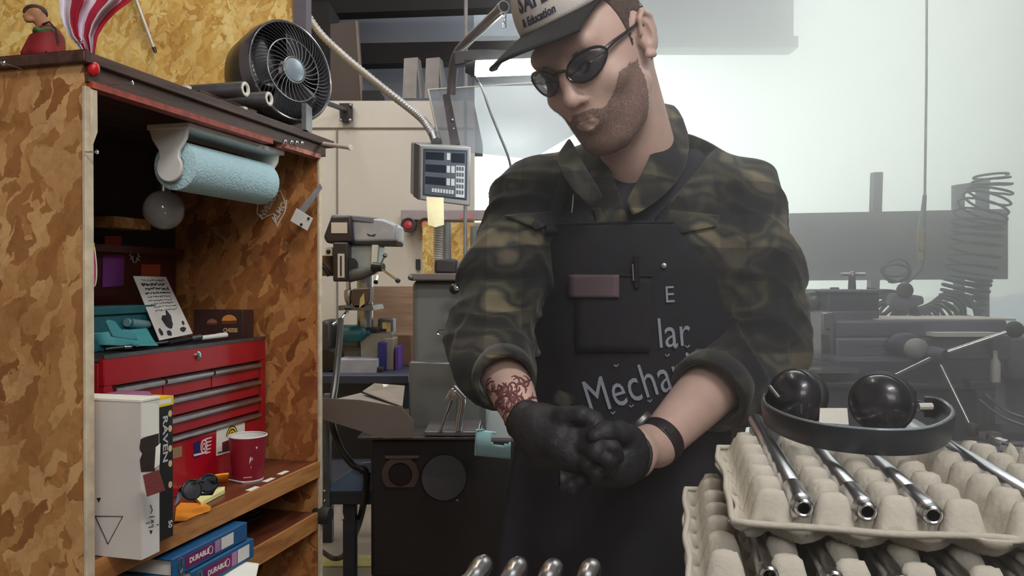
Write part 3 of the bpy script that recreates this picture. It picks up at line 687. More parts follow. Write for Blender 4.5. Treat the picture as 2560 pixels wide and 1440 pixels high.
obj('lettering', letter_mb('RAVEN', .0165, planeM(o3, zz, xx), .0003, bold=.0003, sx=1.5), mat('print_grey', srgb(190,190,196), .5), rt, smooth=0)
for k, z in enumerate((1.003, .978, .945, .920, .885)):
    mb = MB(); n_ = 16; mb.poly3([C(s1-.008+.0045*math.cos(a), -.0358, z+.0055*math.sin(a)) for a in [i*2*PI/n_ for i in range(n_)]], .0005)
    obj('printed_spot', mb, mat('spot_tan', srgb(206,186,140), .6) , rt, smooth=0)
obj('lettering', letter_mb('50', .013, planeM(C(s1-.009, -.0358, .820), zz, xx), .0003), M_['paper'], rt, smooth=0)
mb = sheetgrid([cw(262,985,z=zt+.002), cw(385,990,z=zt+.004), cw(372,978,z=zt+.006), cw(300,974,z=zt+.004)], .002, 5)
tag(obj('clear_film', mb, mat('purple_film', srgb(160,110,150), .3), solid=.0008, smooth=180), 'crumpled purplish plastic film lying on top of the black carton', 'film')
# sunglasses
c = cab(470, 1225, z=SZ)
rt = thing('sunglasses', 'folded black sunglasses with mirrored lens on the shelf', 'sunglasses', tuple(CM @ c))
gm = mat('mirror_lens', (.35,.42,.5), .08, .9, var=0)
for (px, py, rx, ry, Yl) in ((480, 1224, .017, .016, 1.36), (521, 1208, .018, .015, 1.42)):
    c0 = P(px, py, Yl); M = axisM(c0, Vector((.75,-.65,.25)))
    pts = [M @ Vector((rx*math.cos(a), ry*math.sin(a), 0)) for a in [i*2*PI/24 for i in range(24)]]
    ln = obj('lens', MB().poly3(pts, .0015), gm, rt)
    obj('lens_rim', MB().tube(pts, .002, 8, closed=True), M_['black'], ln)
obj('bridge', MB().tube([P(488,1208,1.36), P(498,1203,1.385), P(508,1204,1.40)], .0028, 8), M_['black'], rt)
obj('temple', MB().tube([P(533,1196,1.42), P(538,1215,1.44), P(530,1234,1.45), P(470,1238,1.42)], [.005,.0045,.003,.002], 10), M_['black'], rt)
obj('temple', MB().tube([P(463,1213,1.36), P(450,1225,1.40), P(455,1240,1.44)], [.004,.003,.002], 10), M_['black'], rt)
mb = sheetgrid([P(436,1262,1.34), P(450,1215,1.42), P(470,1208,1.44), P(462,1230,1.38)], .002, 9); 
tag(obj('blue_strap', mb, mat('dusty_blue', srgb(110,140,165), .6), solid=.001, smooth=180), 'dusty blue strap curling out beside the black carton', 'strap')
def flat(name, pxs, z, th, m, lb, cat, amp=0, **k):
    mb = MB().poly3([Pz(a, b, z) for a, b in pxs], th, (0,0,1)); return tag(obj(name, mb, m, **k), lb, cat)
flat('envelope', [(440,1268),(452,1256),(512,1258),(528,1266),(524,1276),(490,1287),(465,1300),(436,1302)], SZ+.003, .002, M_['orange'], 'crumpled orange envelope lying on the shelf edge', 'envelope', bevel=.0006)
flat('sticky_notes', [(484,1240),(490,1222),(562,1216),(562,1224),(502,1256)], SZ+.008, .0075, mat('pale_yellow', srgb(232,232,160), .8), 'pad of pale yellow sticky notes on the shelf', 'notes')
mb = sheetgrid([Pz(533,1212,SZ+.004), Pz(570,1208,SZ+.004), P(572,1186,1.62), P(538,1190,1.60)], .003, 11)
tag(obj('orange_packet', mb, M_['orange'], solid=.004, smooth=180), 'small orange packet behind the sunglasses beside the cup', 'packet')
# binders on the lower shelf
mb_blue = mat('binder_blue', srgb(28,84,132), .45, var=.08)
for (s0, s1, z0, z1, lb, dd_) in ((.157, .378, .7185, .752, 'upper one of two blue ring binders lying on the lower shelf', -.02), (.20, .392, .6795, .7165, 'lower one of two blue ring binders lying on the lower shelf', -.026)):
    rt = thing('ring_binder', lb, 'binder', M=CM @ Matrix.Translation((s0, dd_, z0)), group='blue ring binders')
    obj('cover', CB(MB(), (s0, dd_, z0), (s1, .24, z0+.003)), mb_blue, rt, bevel=.0008)
    obj('cover', CB(MB(), (s0, dd_, z1-.003), (s1, .24, z1)), mb_blue, rt, bevel=.0008)
    obj('spine', CB(MB(), (s0, dd_-.003, z0), (s1, dd_, z1)), mb_blue, rt, bevel=.0012)
    obj('pages', CB(MB(), (s0+.006, dd_+.004, z0+.004), (s1-.004, .22, z1-.005)), M_['paper'], rt)
    dl = dd_-.0036
    obj('spine_label', CB(MB(), (s0+.035, dl, z0+.006), (s0+.115, dl+.0005, z1-.006)), mat('magenta', srgb(118,18,84), .5), rt, smooth=0)
    obj('lettering', letter_mb('DURABLE', .013, planeM(C(s0+.072, dl-.0004, (z0+z1)/2), xd, (0,0,1)), .0002, bold=.0003), M_['paper'], rt, smooth=0)
    obj('label_ring', MB().tube([C(s0+.104+.006*math.cos(a), dl-.0003, (z0+z1)/2+.007*math.sin(a)) for a in [i*2*PI/20 for i in range(20)]], .0006, 5, closed=True), M_['paper'], rt)
    obj('code_label', CB(MB(), (s0+.118, dl, z0+.006), (s0+.134, dl+.0005, z1-.006)), mat('mauve', srgb(170,120,160), .6), rt, smooth=0)
    obj('spine_card', CB(MB(), (s0+.137, dl, z0+.006), (s0+.175, dl+.0005, z1-.006)), M_['card'], rt, smooth=0)
    obj('finger_ring', MB().tube([C(s0+.022+.005*math.cos(a), dl, (z0+z1)/2+.013*math.sin(a)) for a in [i*2*PI/20 for i in range(20)]], .0014, 6, closed=True), M_['steel'], rt)
for pts, z, lb in (([(545,1448),(575,1420),(640,1398),(650,1420),(620,1450)], .7185, 'upper crumpled white sheet of paper at the front of the lower shelf'),):
    mb = sheetgrid([P(530,1452,1.46), P(640,1445,1.50), P(648,1408,1.56), P(585,1402,1.54)], .004, 13)
    tag(obj('paper_sheet', mb, M_['paper'], solid=.0008, smooth=180), 'crumpled white paper sticking out beside the lower blue binder', 'paper')
mb = MB()
a = C(.56, .12, .6795)
rt = thing('cable_coil', 'dark coil of thin cable on the far end of the lower shelf', 'cable', tuple(a))
obj('cable', MB().tube([a + Vector((.045*math.cos(t)*(1+.08*math.sin(3*t)), .035*math.sin(t), .006+.002*t)) for t in [i*PI/10 for i in range(44)]], .003, 6), M_['black'], rt)

# ---- decals and tool on the far panel
ds = L - .0008
ms = mat('decal_white', srgb(225,218,205), .7)
mb = MB()
for ring in ([(655,548),(642,532),(644,512),(662,486),(668,478),(682,487),(700,476),(712,505),(716,500),(712,530),(692,566),(690,552),(684,535),(668,540)],):
    mb.tube([cw(a, b, s=ds) for a, b in ring], .0016, 6, closed=True)
o1 = obj('outline', mb, ms, None, smooth=0)
rt = thing('skull_decal', 'pale cow skull outline decal with lettering on the far cubby panel', 'decal', tuple(cw(680, 510, s=ds)))
bpy.data.objects.remove(o1); obj('outline', mb, ms, rt, smooth=0)
mb = MB()
for c in (((668,452),(664,430),(684,416),(694,434),(690,460),(674,466)), ((676,440),(686,430),(688,450),(678,456))): mb.tube([cw(a, b, s=ds) for a, b in c], .0012, 6, closed=True)
mb.tube([cw(a, b, s=ds) for a, b in ((650,470),(664,474),(676,470))], .0012, 6)
obj('horn_mark', mb, mat('decal_dim', srgb(120,100,84), .7), rt, smooth=0)
o3 = cw(672, 514, s=ds-.0004); yy = (cw(700, 500, s=ds)-cw(650, 528, s=ds))
xg = cw(688, 488, s=ds)-cw(656, 538, s=ds)
obj('lettering', letter_mb('NVESKA', .021, planeM(o3, xg, Vector((-xg.z*0,0,0)) + (cw(660,500,s=ds)-cw(684,524,s=ds))), .0003, bold=.0006, sx=.9), ms, rt, smooth=0)
o3 = cw(698, 530, s=ds-.0004)
obj('lettering', letter_mb('ALMO', .022, planeM(o3, xg, (cw(660,500,s=ds)-cw(684,524,s=ds))), .0003, bold=.0006, sx=.9), ms, rt, smooth=0)
rt = thing('hanging_square', 'small white plate with two holes and a grey blade hung on the far panel edge', 'tool', tuple(P(752, 548, 1.83)))
obj('blade', MB().poly3([P(745,525,1.835), P(800,458,1.835), P(806,470,1.835), P(762,532,1.835)], .002), M_['steel'], rt)
obj('plate', MB().poly3([P(741,520,1.83), P(782,546,1.83), P(768,577,1.83), P(725,552,1.83)], .003), M_['card'], rt, bevel=.0006)
for q in ((771,546),(753,561)): obj('hole', MB().lathe([(.003,0),(.003,.0012)], axisM(P(*q, 1.8255), (0,1,0)), 14), M_['black'], rt, smooth=0)
M, l = between(C(L+.008, .0, 0)*0 + P(790, 357, 1.90), P(874, 369, 1.84))
rt = thing('peg', 'pale wooden peg sticking out of the far top corner of the cubby', 'peg', tuple(M.translation))
obj('dowel', MB().lathe([(.005,0),(.005,l)], M, 16), mat('pale_dowel', srgb(200,190,175), .6), rt); obj('dowel_end', MB().lathe([(.0055,l),(.0065,l+.002),(.0055,l+.005)], M, 16), M_['paper'], rt)
for px, lb in ((712, 'first of the small brass screws on the trim near the far top corner'), (728, 'second of the small brass screws on the trim near the far top corner'), (741, 'third of the small brass screws on the trim near the far top corner'), (754, 'last of the small brass screws on the trim near the far top corner')):
    c = cw(px, 354+(px-712)*.1, d=-.016); tag(obj('screw', MB().ball(c, .005, n=12, m=8), M_['chrome']), lb, 'screw', 'screws on the cubby trim')

# ---- on top: fan, tubes, figurine, flag
TZ = 1.5625
fc = P(728, 178, 1.84); ax = Vector((.80, -.58, .10)).normalized(); FM = axisM(fc, ax)
rt = thing('desk_fan', 'black round air circulator fan on top of the cubby', 'fan', tuple(P(690, 290, 1.86)))
hs_ = mat('fan_shell', (.014,.013,.016), .3, coat=.2)
obj('housing', MB().lathe([(.0,-.165),(.045,-.160),(.080,-.140),(.103,-.105),(.112,-.06),(.113,-.03),(.108,-.03),(.100,-.06),(.0,-.11)], FM, 48, cap=False), hs_, rt)
obj('rim', MB().lathe([(.1135,-.034),(.118,-.030),(.118,.000),(.116,.004),(.111,.004),(.109,.0),(.109,-.03)], FM, 64, cap=False), mat('rim_grey', srgb(120,118,128), .25, .7), rt, label='silver rim')
obj('front_ring', MB().tube([FM @ Vector((.1145*math.cos(a), .1145*math.sin(a), .003)) for a in [i*2*PI/64 for i in range(64)]], .0022, 8, closed=True), M_['chrome'], rt)
wire = mat('grille_wire', (.05,.05,.055), .35, .3); wire2 = mat('grille_wire_pale', srgb(150,152,158), .3, .5)
gr = obj('grille', MB().tube([FM @ Vector((.030*math.cos(a), .030*math.sin(a), .012)) for a in [i*2*PI/32 for i in range(32)]], .0016, 6, closed=True), wire2, rt)
mb = MB(); mb2 = MB()
for k in range(60):
    a = 2*PI*k/60
    pts = []
    for t in (0, .33, .66, 1):
        r = .030 + (.072-.030)*t; aa = a + .35*t; pts.append(FM @ Vector((r*math.cos(aa), r*math.sin(aa), .012-.003*t)))
    if k % 2 == 0: mb2.tube(pts, .0009, 5)
    pts = []
    for t in (0, .5, 1):
        r = .072 + (.112-.072)*t; aa = a + .35 + .25*t; pts.append(FM @ Vector((r*math.cos(aa), r*math.sin(aa), .009-.008*t)))
    mb.tube(pts, .0010, 5)
obj('outer_wires', mb, wire, gr); obj('inner_wires', mb2, wire2, gr)
obj('middle_ring', MB().tube([FM @ Vector((.072*math.cos(a), .072*math.sin(a), .009)) for a in [i*2*PI/48 for i in range(48)]], .0014, 6, closed=True), wire2, gr)
obj('centre_cap', MB().lathe([(.0,.018),(.014,.0175),(.026,.014),(.029,.010),(.029,.006)], FM, 40, cap=False), mat('cap_blue_grey', srgb(150,166,178), .35, .2), rt, label='pale blue grey centre cap')
bl = obj('blade_hub', MB().lathe([(.025,-.03),(.028,-.01),(.02,-.004),(0,-.004)], FM, 24), hs_, rt)
for k in range(3):
    a0 = 2*PI*k/3; f = lambda u, v, a0=a0: FM @ Vector(((.025+.075*v)*math.cos(a0+u*1.6), (.025+.075*v)*math.sin(a0+u*1.6), -.03+.022*u))
    obj('blade', MB().grid(f, 10, 5), mat('blade_dark', (.03,.03,.034), .3), bl, solid=.0015)
obj('stand_arm', MB().tube([P(640, 130, 1.95), P(600, 170, 1.95), P(590, 230, 1.92), P(620, 285, 1.88)], [.012,.016,.018,.02], 12), hs_, rt)
bc = P(690, 300, 1.87)
obj('base', MB().lathe([(.0,0),(.078,0),(.082,.005),(.078,.014),(.03,.028),(.0,.03)], Matrix.Translation((bc.x-.02, bc.y+.02, TZ)), 40), hs_, rt)
mb = MB(); mb.tube([(bc.x-.02, bc.y+.02, TZ+.02), fc - ax*.09 + Vector((0,0,-.075))], [.035,.03], 16); obj('neck', mb, hs_, rt)
a = P(762, 275, 1.80); mb = MB().box((a.x-.006, a.y-.004, TZ), (a.x+.004, a.y+.05, TZ+.06)); obj('side_foot', mb, M_['steel_d'], rt)
# metal tubes lying across the top with a batten under them
wv = CM.to_3x3() @ Vector((0,1,0))
tag(obj('wood_batten', CB(MB(), (.31, .03, TZ), (.50, .05, TZ+.020)), M_['brown_board'], bevel=.001), 'short dark batten under the two steel tubes on the cubby top', 'wood')
for (px, py, s0, lb) in ((630, 228, .385, 'rear one of two steel tubes lying on the cubby top beside the fan'), (672, 250, .470, 'front one of two steel tubes lying on the cubby top beside the fan')):
    c = C(s0, -.018, TZ+.020+.0155); M = axisM(c, wv)
    rt = thing('steel_tube', lb, 'tube', M=M, group='steel tubes on the cubby')
    obj('pipe', MB().lathe([(.010,.0005),(.0145,.0005),(.0155,.002),(.0155,.26),(.010,.26)], M, 32, cap=False), M_['steel_d'], rt)
    obj('end_ring', MB().lathe([(.008,.004),(.008,0),(.0115,-.001),(.014,0),(.0150,.003)], M, 32, cap=False), M_['paper'], rt, label='bright machined end')
    obj('bore', MB().lathe([(.0,.02),(.0095,.02),(.0098,.001)], M, 24, cap=False), M_['black'], rt)
for q in ((590, 212), (645, 270)):
    c = cab(*q, z=TZ+.004); tag(obj('spacer', CB(MB(), (c.x-.006, .0, TZ), (c.x+.006, .012, TZ+.008)), M_['paper']), 'small white spacer block %s the steel tubes' % ('behind' if q[0] < 600 else 'in front of'), 'block')
# figurine
b = P(118, 128, 1.235); fz = 1.5635
rt = thing('figurine', 'small figurine in a red robe with green collar on the cubby top', 'figurine', (b.x, b.y, fz))
mrd = mat('robe_red', srgb(128,16,22), .7, var=.15)
S = SDF((-.06,-.05,-.005), (.06,.05,.06), .002, Matrix.Translation((b.x, b.y, fz)))
S.cap((0,0,.008), (.002,0,.036), .027, .018, .01).cap((-.018,0,.03), (-.026,-.01,.006), .010, .008, .008).cap((.016,0,.03), (.024,-.01,.006), .010, .009, .008)
S.fn(lambda x, y, z: -(z-.0), (-.06,-.05,-.005), (.06,.05,.06), 0, 'i') if False else None
S.F = np.maximum(S.F, np.broadcast_to(-(S.ax[2])[None, None, :], S.F.shape))
obj('robe', S.mb(), mrd, rt, smooth=180)
obj('collar', MB().tube([Vector((b.x+.0155*math.cos(a), b.y+.0155*math.sin(a), fz+.041+.002*math.sin(5*a))) for a in [i*2*PI/24 for i in range(24)]], .0042, 8, closed=True), mat('green_trim', srgb(70,110,64), .8), rt)
S = SDF((-.05,-.03,.03), (.03,.03,.10), .0015, Matrix.Translation((b.x, b.y, fz)))
S.cap((.002,0,.038), (-.008,0,.056), .011, .010, .006).ell((-.017,0,.068), (.014,.012,.012), .006).ell((-.027,-.006,.064), (.006,.006,.005), .004).ell((-.022,-.010,.058), (.007,.005,.005), .003)
obj('head', S.mb(), mat('figurine_tan', srgb(168,116,84), .6), rt, smooth=180)
S = SDF((-.05,-.03,.05), (.03,.03,.10), .0015, Matrix.Translation((b.x, b.y, fz)))
S.ell((-.020,.003,.078), (.014,.012,.007), .004).ell((-.031,.0,.073), (.005,.007,.006), .004).ell((-.008,.003,.072), (.006,.009,.008), .004)
obj('hair', S.mb(), mat('hair_brown', srgb(62,40,28), .8), rt, smooth=180)
obj('ribbon', MB().tube([Vector((b.x, b.y-.012, fz+.05)), Vector((b.x+.014, b.y-.018, fz+.052)), Vector((b.x+.024, b.y-.018, fz+.040)), Vector((b.x+.028, b.y-.02, fz+.02))], .0014, 6), M_['blackm'], rt)
# flag
rows = [(-60, 132, 360), (0, 148, 330), (30, 150, 290), (60, 158, 262), (90, 172, 244), (110, 192, 240), (128, 204, 238), (142, 214, 236)]
YF = 1.18
def flagfn(u, v):
    t = v*(len(rows)-1); i = min(int(t), len(rows)-2); f = t-i; y = rows[i][0]*(1-f)+rows[i+1][0]*f; x0 = rows[i][1]*(1-f)+rows[i+1][1]*f; x1 = rows[i][2]*(1-f)+rows[i+1][2]*f
    notch = 0
    return P(x0+(x1-x0)*u, y, YF + .012*math.sin(u*15+v*2.0)*(1.05-v) + .003*math.sin(u*33) + .02*v)
mfl = bpy.data.materials.new('flag_cloth'); mfl.use_nodes = True; nt = mfl.node_tree; bs = nt.nodes['Principled BSDF']; bs.inputs['Roughness'].default_value = .85
uvn = nd(nt, 'ShaderNodeUVMap'); sx_ = nd(nt, 'ShaderNodeSeparateXYZ'); nt.links.new(uvn.outputs[0], sx_.inputs[0])
m1 = nd(nt, 'ShaderNodeMath', operation='MULTIPLY'); m1.inputs[1].default_value = 2.9; nt.links.new(sx_.outputs[0], m1.inputs[0])
m2 = nd(nt, 'ShaderNodeMath', operation='FRACT'); nt.links.new(m1.outputs[0], m2.inputs[0])
m3 = nd(nt, 'ShaderNodeMath', operation='GREATER_THAN'); m3.inputs[1].default_value = .52; nt.links.new(m2.outputs[0], m3.inputs[0])
mxx = nd(nt, 'ShaderNodeMix', data_type='RGBA'); mxx.inputs[6].default_value = (*srgb(226,216,228), 1); mxx.inputs[7].default_value = (*srgb(176,24,56), 1)
nt.links.new(m3.outputs[0], mxx.inputs['Factor']); nt.links.new(mxx.outputs[2], bs.inputs['Base Color'])
mb = MB().grid(flagfn, 48, 30); uv = [(i/48, j/30) for j in range(31) for i in range(49)]
rt = thing('flag', 'red and white striped flag hanging gathered at the cubby corner', 'flag', tuple(P(222, 140, YF)))
obj('flag_cloth', mb, mfl, rt, uv=uv, solid=.0008, smooth=180)
obj('grommet', MB().tube([P(198,104,YF-.012)+Vector((.003*math.cos(a),0,.003*math.sin(a))) for a in [i*2*PI/16 for i in range(16)]], .0009, 6, closed=True), M_['chrome'], rt)
obj('pin', MB().tube([P(188,106,YF-.014), P(208,102,YF-.014)], .0009, 6), M_['steel'], rt)
a = P(333, -60, 2.30); 
rt = thing('thin_rod', 'thin pale rod with dark tip hanging against the flakeboard wall', 'rod', tuple(P(388,130,2.29)))
obj('shaft', MB().tube([P(318,-60,2.29), P(385,122,2.29)], .0055, 12), mat('rod_pale', srgb(190,184,176), .4, .3), rt)
obj('tip', MB().tube([P(384,119,2.29), P(389,131,2.29)], [.006,.004], 12), M_['black'], rt)
# ================================================================== the man
HR = Matrix(((-.73452753, -.47164925, -.48786913), (.65861773, -.66861701, -.34521584), (-.16337681, -.5748898, .80175416)))
HM = Matrix.Translation((.13380022, 1.22836047, 1.56244823)) @ HR.to_4x4()      # head frame: x his right, y forward, z up
def H(x, y, z): return HM @ Vector((x, y, z))
man = thing('person', 'person in black and cream cap, safety glasses, camouflage jacket and black apron pulling on gloves', 'person', (.22, 1.36, 0))
m_skin = mat('skin', srgb(212,180,168), .5, var=.06, vscale=30, bump=.08, bscale=300)
m_skin.node_tree.nodes['Principled BSDF'].inputs['Subsurface Weight'].default_value = .12
m_skin.node_tree.nodes['Principled BSDF'].inputs['Subsurface Radius'].default_value = (.012, .005, .003)
# --- head sculpt in the head frame
S = SDF((-.105,-.125,-.20), (.105,.145,.135), .0024, HM)
S.ell((0,-.012,.035), (.078,.100,.088), .01)                 # cranium
S.ell((0,.045,-.018), (.064,.062,.085), .03)                 # face mass
S.ell((0,.050,-.070), (.052,.050,.050), .03)                 # jaw
S.cap((.050,.012,-.055), (.022,.078,-.098), .018, .016, .025).cap((-.050,.012,-.055), (-.022,.078,-.098), .018, .016, .025)
S.ell((0,.088,-.098), (.023,.018,.018), .018)                # chin
S.cap((.040,.080,.048), (-.040,.080,.048), .016, .016, .018) # brow
for sx in (1, -1):
    S.ell((sx*.047,.068,-.018), (.022,.020,.018), .018)      # cheekbone
    S.ell((sx*.033,.099,.020), (.019,.014,.014), .010, op='s')   # eye socket
    S.ell((sx*.033,.080,.020), (.0135,.0130,.0120), .003)    # eyeball
    S.cap((sx*.021,.0905,.0275), (sx*.045,.0840,.0265), .0035, .0035, .005)   # upper lid
    S.cap((sx*.023,.0895,.0125), (sx*.044,.0840,.0140), .003, .003, .005)     # lower lid
    S.cap((sx*.014,.094,-.030), (sx*.030,.084,-.055), .004, .004, .012)       # nasolabial
    # ear
    S.ell((sx*.082,-.012,.006), (.008,.019,.031), .006, R=Matrix(((math.cos(sx*.35), -math.sin(sx*.35), 0), (math.sin(sx*.35), math.cos(sx*.35), 0), (0,0,1))))
    S.ell((sx*.087,-.004,.008), (.006,.010,.018), .004, op='s')
    S.cap((sx*.080,.004,-.022), (sx*.083,-.004,-.026), .006, .005, .006)
    S.chain([(sx*.084,.006,.010), (sx*.088,.000,.030), (sx*.090,-.014,.037), (sx*.092,-.026,.024), (sx*.090,-.026,.002)], [.0035,.004,.0045,.004,.0035], .003)
S.chain([(0,.094,.034), (0,.104,.012), (0,.117,-.012)], [.0080,.0085,.0105], .012)   # nose
S.ell((0,.117,-.018), (.011,.012,.010), .008)
for sx in (1, -1):
    S.ell((sx*.0125,.106,-.022), (.0075,.010,.0075), .006); S.ell((sx*.0065,.113,-.028), (.0035,.005,.0035), .002, op='s')
S.ell((0,.095,-.054), (.026,.016,.022), .012)
S.chain([(.022,.092,-.056), (.008,.1085,-.0525), (-.008,.1085,-.0525), (-.022,.092,-.056)], [.0030,.0052,.0052,.0030], .004)
S.chain([(.020,.092,-.061), (0,.1065,-.0655), (-.020,.092,-.061)], [.0032,.0068,.0032], .004)
S.cap((.020,.1005,-.0580), (-.020,.1005,-.0580), .0016, .0016, .003, op='s')
Hi = HM.inverted(); nb = Hi @ Vector((.225, 1.345, 1.40))
S.cap((0,-.035,-.03), tuple(nb), .056, .060, .03)            # neck
S.cap((0,.02,-.085), tuple(nb + Vector((0,.03,.02))), .042, .046, .03)
headF = S.F.copy(); headS = S
head_mb = S.mb(); HB = bvh(head_mb)
# --- body sculpt in world
B = SDF((-.14, .93, 0), (.56, 1.62, 1.56), .006)
cx = .215
B.cap((.225,1.345,1.40), tuple(H(0,-.02,-.06)), .058, .052, .02)
B.ell((cx,1.375,1.30), (.165,.105,.13), .04).ell((cx,1.39,1.14), (.15,.105,.17), .05).ell((cx,1.40,.98), (.165,.115,.13), .05)
shR = Vector((.030,1.355,1.362)); elR = Vector((-.032,1.300,1.118)); wrR = P(1310,1050,1.105)     # his right arm: left in the photo
shL = Vector((.392,1.375,1.352)); elL = Vector((.400,1.330,1.118)); wrL = P(1640,1112,1.13)
B.cap((.17,1.36,1.40), shR, .055, .05, .04).cap((.26,1.37,1.40), shL, .055, .05, .04)
B.chain([shR, elR], [.052,.042], .03).chain([elR, elR.lerp(wrR,.35), wrR], [.042,.042,.0245], .02)
B.chain([shL, elL], [.055,.046], .03).chain([elL, elL.lerp(wrL,.35), wrL], [.046,.050,.030], .02)
for sx in (-1, 1):
    hp = Vector((cx+sx*.085, 1.40, .92)); kn = Vector((cx+sx*.10, 1.39, .50)); an = Vector((cx+sx*.11, 1.42, .09))
    B.chain([hp, kn, an], [.088,.058,.040], .03).ell((an.x+sx*.01, an.y-.07, .045), (.045,.12,.04), .02)
gHR = P(1420,1112,1.045); gHL = P(1500,1135,1.05)
B.chain([wrR, wrR.lerp(gHR,.7)], [.0245,.022], .01).ell(P(1588,1135,1.085), (.030,.03,.034), .015).chain([wrL, wrL.lerp(gHL,.7)], [.030,.026], .01)
body_mb = B.mb(); allb = MB(); allb.v = list(head_mb.v); allb.f = list(head_mb.f); allb.add(body_mb.v, body_mb.f)
obj('body', allb, m_skin, man, smooth=180)
# --- face details
eyes = mat('eye_white', srgb(220,214,208), .2); iris = mat('iris', srgb(70,60,50), .2)
def headoff(sel, off, lo, hi, wr=0, seed=1):
    """a layer lying on the sculpted head: offset surface cut by a region function (negative inside)"""
    T = SDF(headS.lo, headS.lo + headS.h*(headS.n-1), headS.h, HM); T.n = headS.n; T.F = headF - off; T.ax = headS.ax
    g = np.meshgrid(*T.ax, indexing='ij')
    if wr: T.F = T.F + nz3(seed, wr, 900)(*g)
    T.F = np.maximum(T.F, sel(*g)).astype(np.float32)
    return T.mb()
def beard_sel(x, y, z):
    line = -.030 - .9*np.clip(.075 - np.abs(x), -1, 1)*0
    top = np.where(np.abs(x) > .052, .0 + (np.abs(x)-.052)*1.0, -.040 - .0*y)        # sideburn to cheek
    cheek = z - (-.038 - .010*np.clip((np.abs(x)-.018)/.012, 0, 1) + 1.1*(np.abs(x)-.036).clip(0, .05)) + nz3(8,.003,150)(x,y,z)                    # cheek line
    lip = .0105 - np.sqrt(((x)/1.9)**2 + ((z+.059)*1.35)**2)*1.0                      # keep the lips clear
    lip = np.where(y > .08, lip, -1)
    front = np.maximum(-(y - (.014 - .30*(z+.02))), np.abs(x)-.074)                                              # stops before the ear
    low = -.125 - z + (.10-y).clip(0,.2)*.35
    nose = np.where((np.abs(x) < .017) & (z > -.0385) & (y > .09), .01, -1)
    return np.maximum.reduce([cheek, lip, front, low, nose])
m_beard = mat('beard_hair', srgb(104,80,76), .9, var=.22, vscale=260, bump=.3, bscale=700)
_nt = m_beard.node_tree; _n = nd(_nt, 'ShaderNodeTexNoise'); _n.inputs['Scale'].default_value = 600; _n.inputs['Detail'].default_value = 2
_tc = nd(_nt, 'ShaderNodeTexCoord'); _nt.links.new(_tc.outputs['Object'], _n.inputs['Vector']); _g = nd(_nt, 'ShaderNodeMapRange'); _g.inputs['From Min'].default_value = .42; _g.inputs['From Max'].default_value = .56; _g.inputs['To Min'].default_value = .25; _g.inputs['To Max'].default_value = .65
_nt.links.new(_n.outputs['Fac'], _g.inputs['Value']); _nt.links.new(_g.outputs[0], _nt.nodes['Principled BSDF'].inputs['Alpha'])
obj('beard', headoff(beard_sel, .0010, None, None, .0003, 4), m_beard, man, smooth=180)
def hair_sel(x, y, z):
    return np.maximum.reduce([y - (.022), -.040 - z, np.where((np.abs(x) > .060), .0 - (z - (.030 - .55*(y+.03))), -1), np.sqrt(((y+.008)/.026)**2+((z-.004)/.040)**2)*-.02+.02])
obj('hair', headoff(hair_sel, .0020, None, None, .001, 6), mat('short_hair', srgb(80,64,58), .9, var=.3, vscale=200), man, smooth=180)
for sx in (1, -1):
    obj('eyebrow', MB().tube([H(sx*.016,.0965,.037), H(sx*.030,.0955,.040), H(sx*.046,.085,.037)], [.0018,.0028,.0014], 8), m_beard, man)
# --- glasses
m_fr = mat('glasses_frame', srgb(28,28,34), .22, coat=.5); m_lens = mat('smoked_lens', srgb(60,62,74), .06, 0, var=0, alpha=.62, spec=.9)
gl = obj('safety_glasses', MB().tube([H(.010,.112,.026), H(0,.115,.028), H(-.010,.112,.026)], .0024, 8), m_fr, man)
def lensp(sx, a, k=1.0, dy=0):
    u = math.cos(a); v = math.sin(a); X = .0385 + .0300*u*k; Z = .021 + (.0195*v + .0035*u)*k - .002
    if v < 0: Z += .004*u*u
    y = .1125 - 7.2*(X-.006)**2 + dy - .0015*v; return H(sx*X, y, Z)
for sx in (1, -1):
    N = 36; ring = [lensp(sx, 2*PI*i/N) for i in range(N)]
    lp = obj('lens', MB().add([lensp(sx, 2*PI*i/N, .99*j/4) for j in range(1, 5) for i in range(N)] + [lensp(sx, 0, 0)],
        [(j*N+i, j*N+(i+1)%N, (j+1)*N+(i+1)%N, (j+1)*N+i) for j in range(3) for i in range(N)] + [(3*N+4*0+N*0 + 0,)*0 or (i, (i+1)%N, 4*N) for i in range(N)]), m_lens, gl, smooth=180, solid=.0012)
    obj('lens_rim', MB().tube(ring, .0018, 8, closed=True), m_fr, gl)
    obj('temple', MB().tube([H(sx*.067,.084,.026), H(sx*.074,.070,.028), H(sx*.081,.025,.026), H(sx*.083,-.002,.026), H(sx*.083,-.028,.004)], [.0038,.0034,.0026,.0024,.0022], 8), m_fr, gl)
# --- cap
CMt = HM @ Matrix.Translation((0,-.008,.088)) @ Matrix.Rotation(math.radians(2), 4, 'X')
m_cap = mat('cap_black', srgb(20,23,28), .85, var=.15, vscale=60, bump=.2, bscale=500); m_capw = mat('cap_cream', srgb(226,220,214), .85, var=.04, bump=.15, bscale=400)
def capS(th, ph, off=0):     # th around (0 = forward), ph up from rim
    rx, ry, rz = .084+off, .106+off, .088+off
    lean = .93 + .07*math.cos(ph); k = math.cos(ph)**.75
    return Vector((-rx*k*math.sin(th), ry*k*math.cos(th)*lean + (.006*math.sin(ph) if math.cos(th) > 0 else 0), rz*math.sin(ph)**.92 - .004))
crown = MB().grid(lambda u, v: CMt @ capS(u*2*PI, v*PI/2*.999), 64, 20, closed_u=True)
cp = obj('cap', crown, m_cap, man, smooth=180, solid=.0025)
obj('front_panel', MB().grid(lambda u, v: CMt @ capS((u-.5)*2.05, .02+v*1.12, .0022), 32, 16), m_capw, cp, smooth=180, solid=.0012, label='cream front panel of the cap')
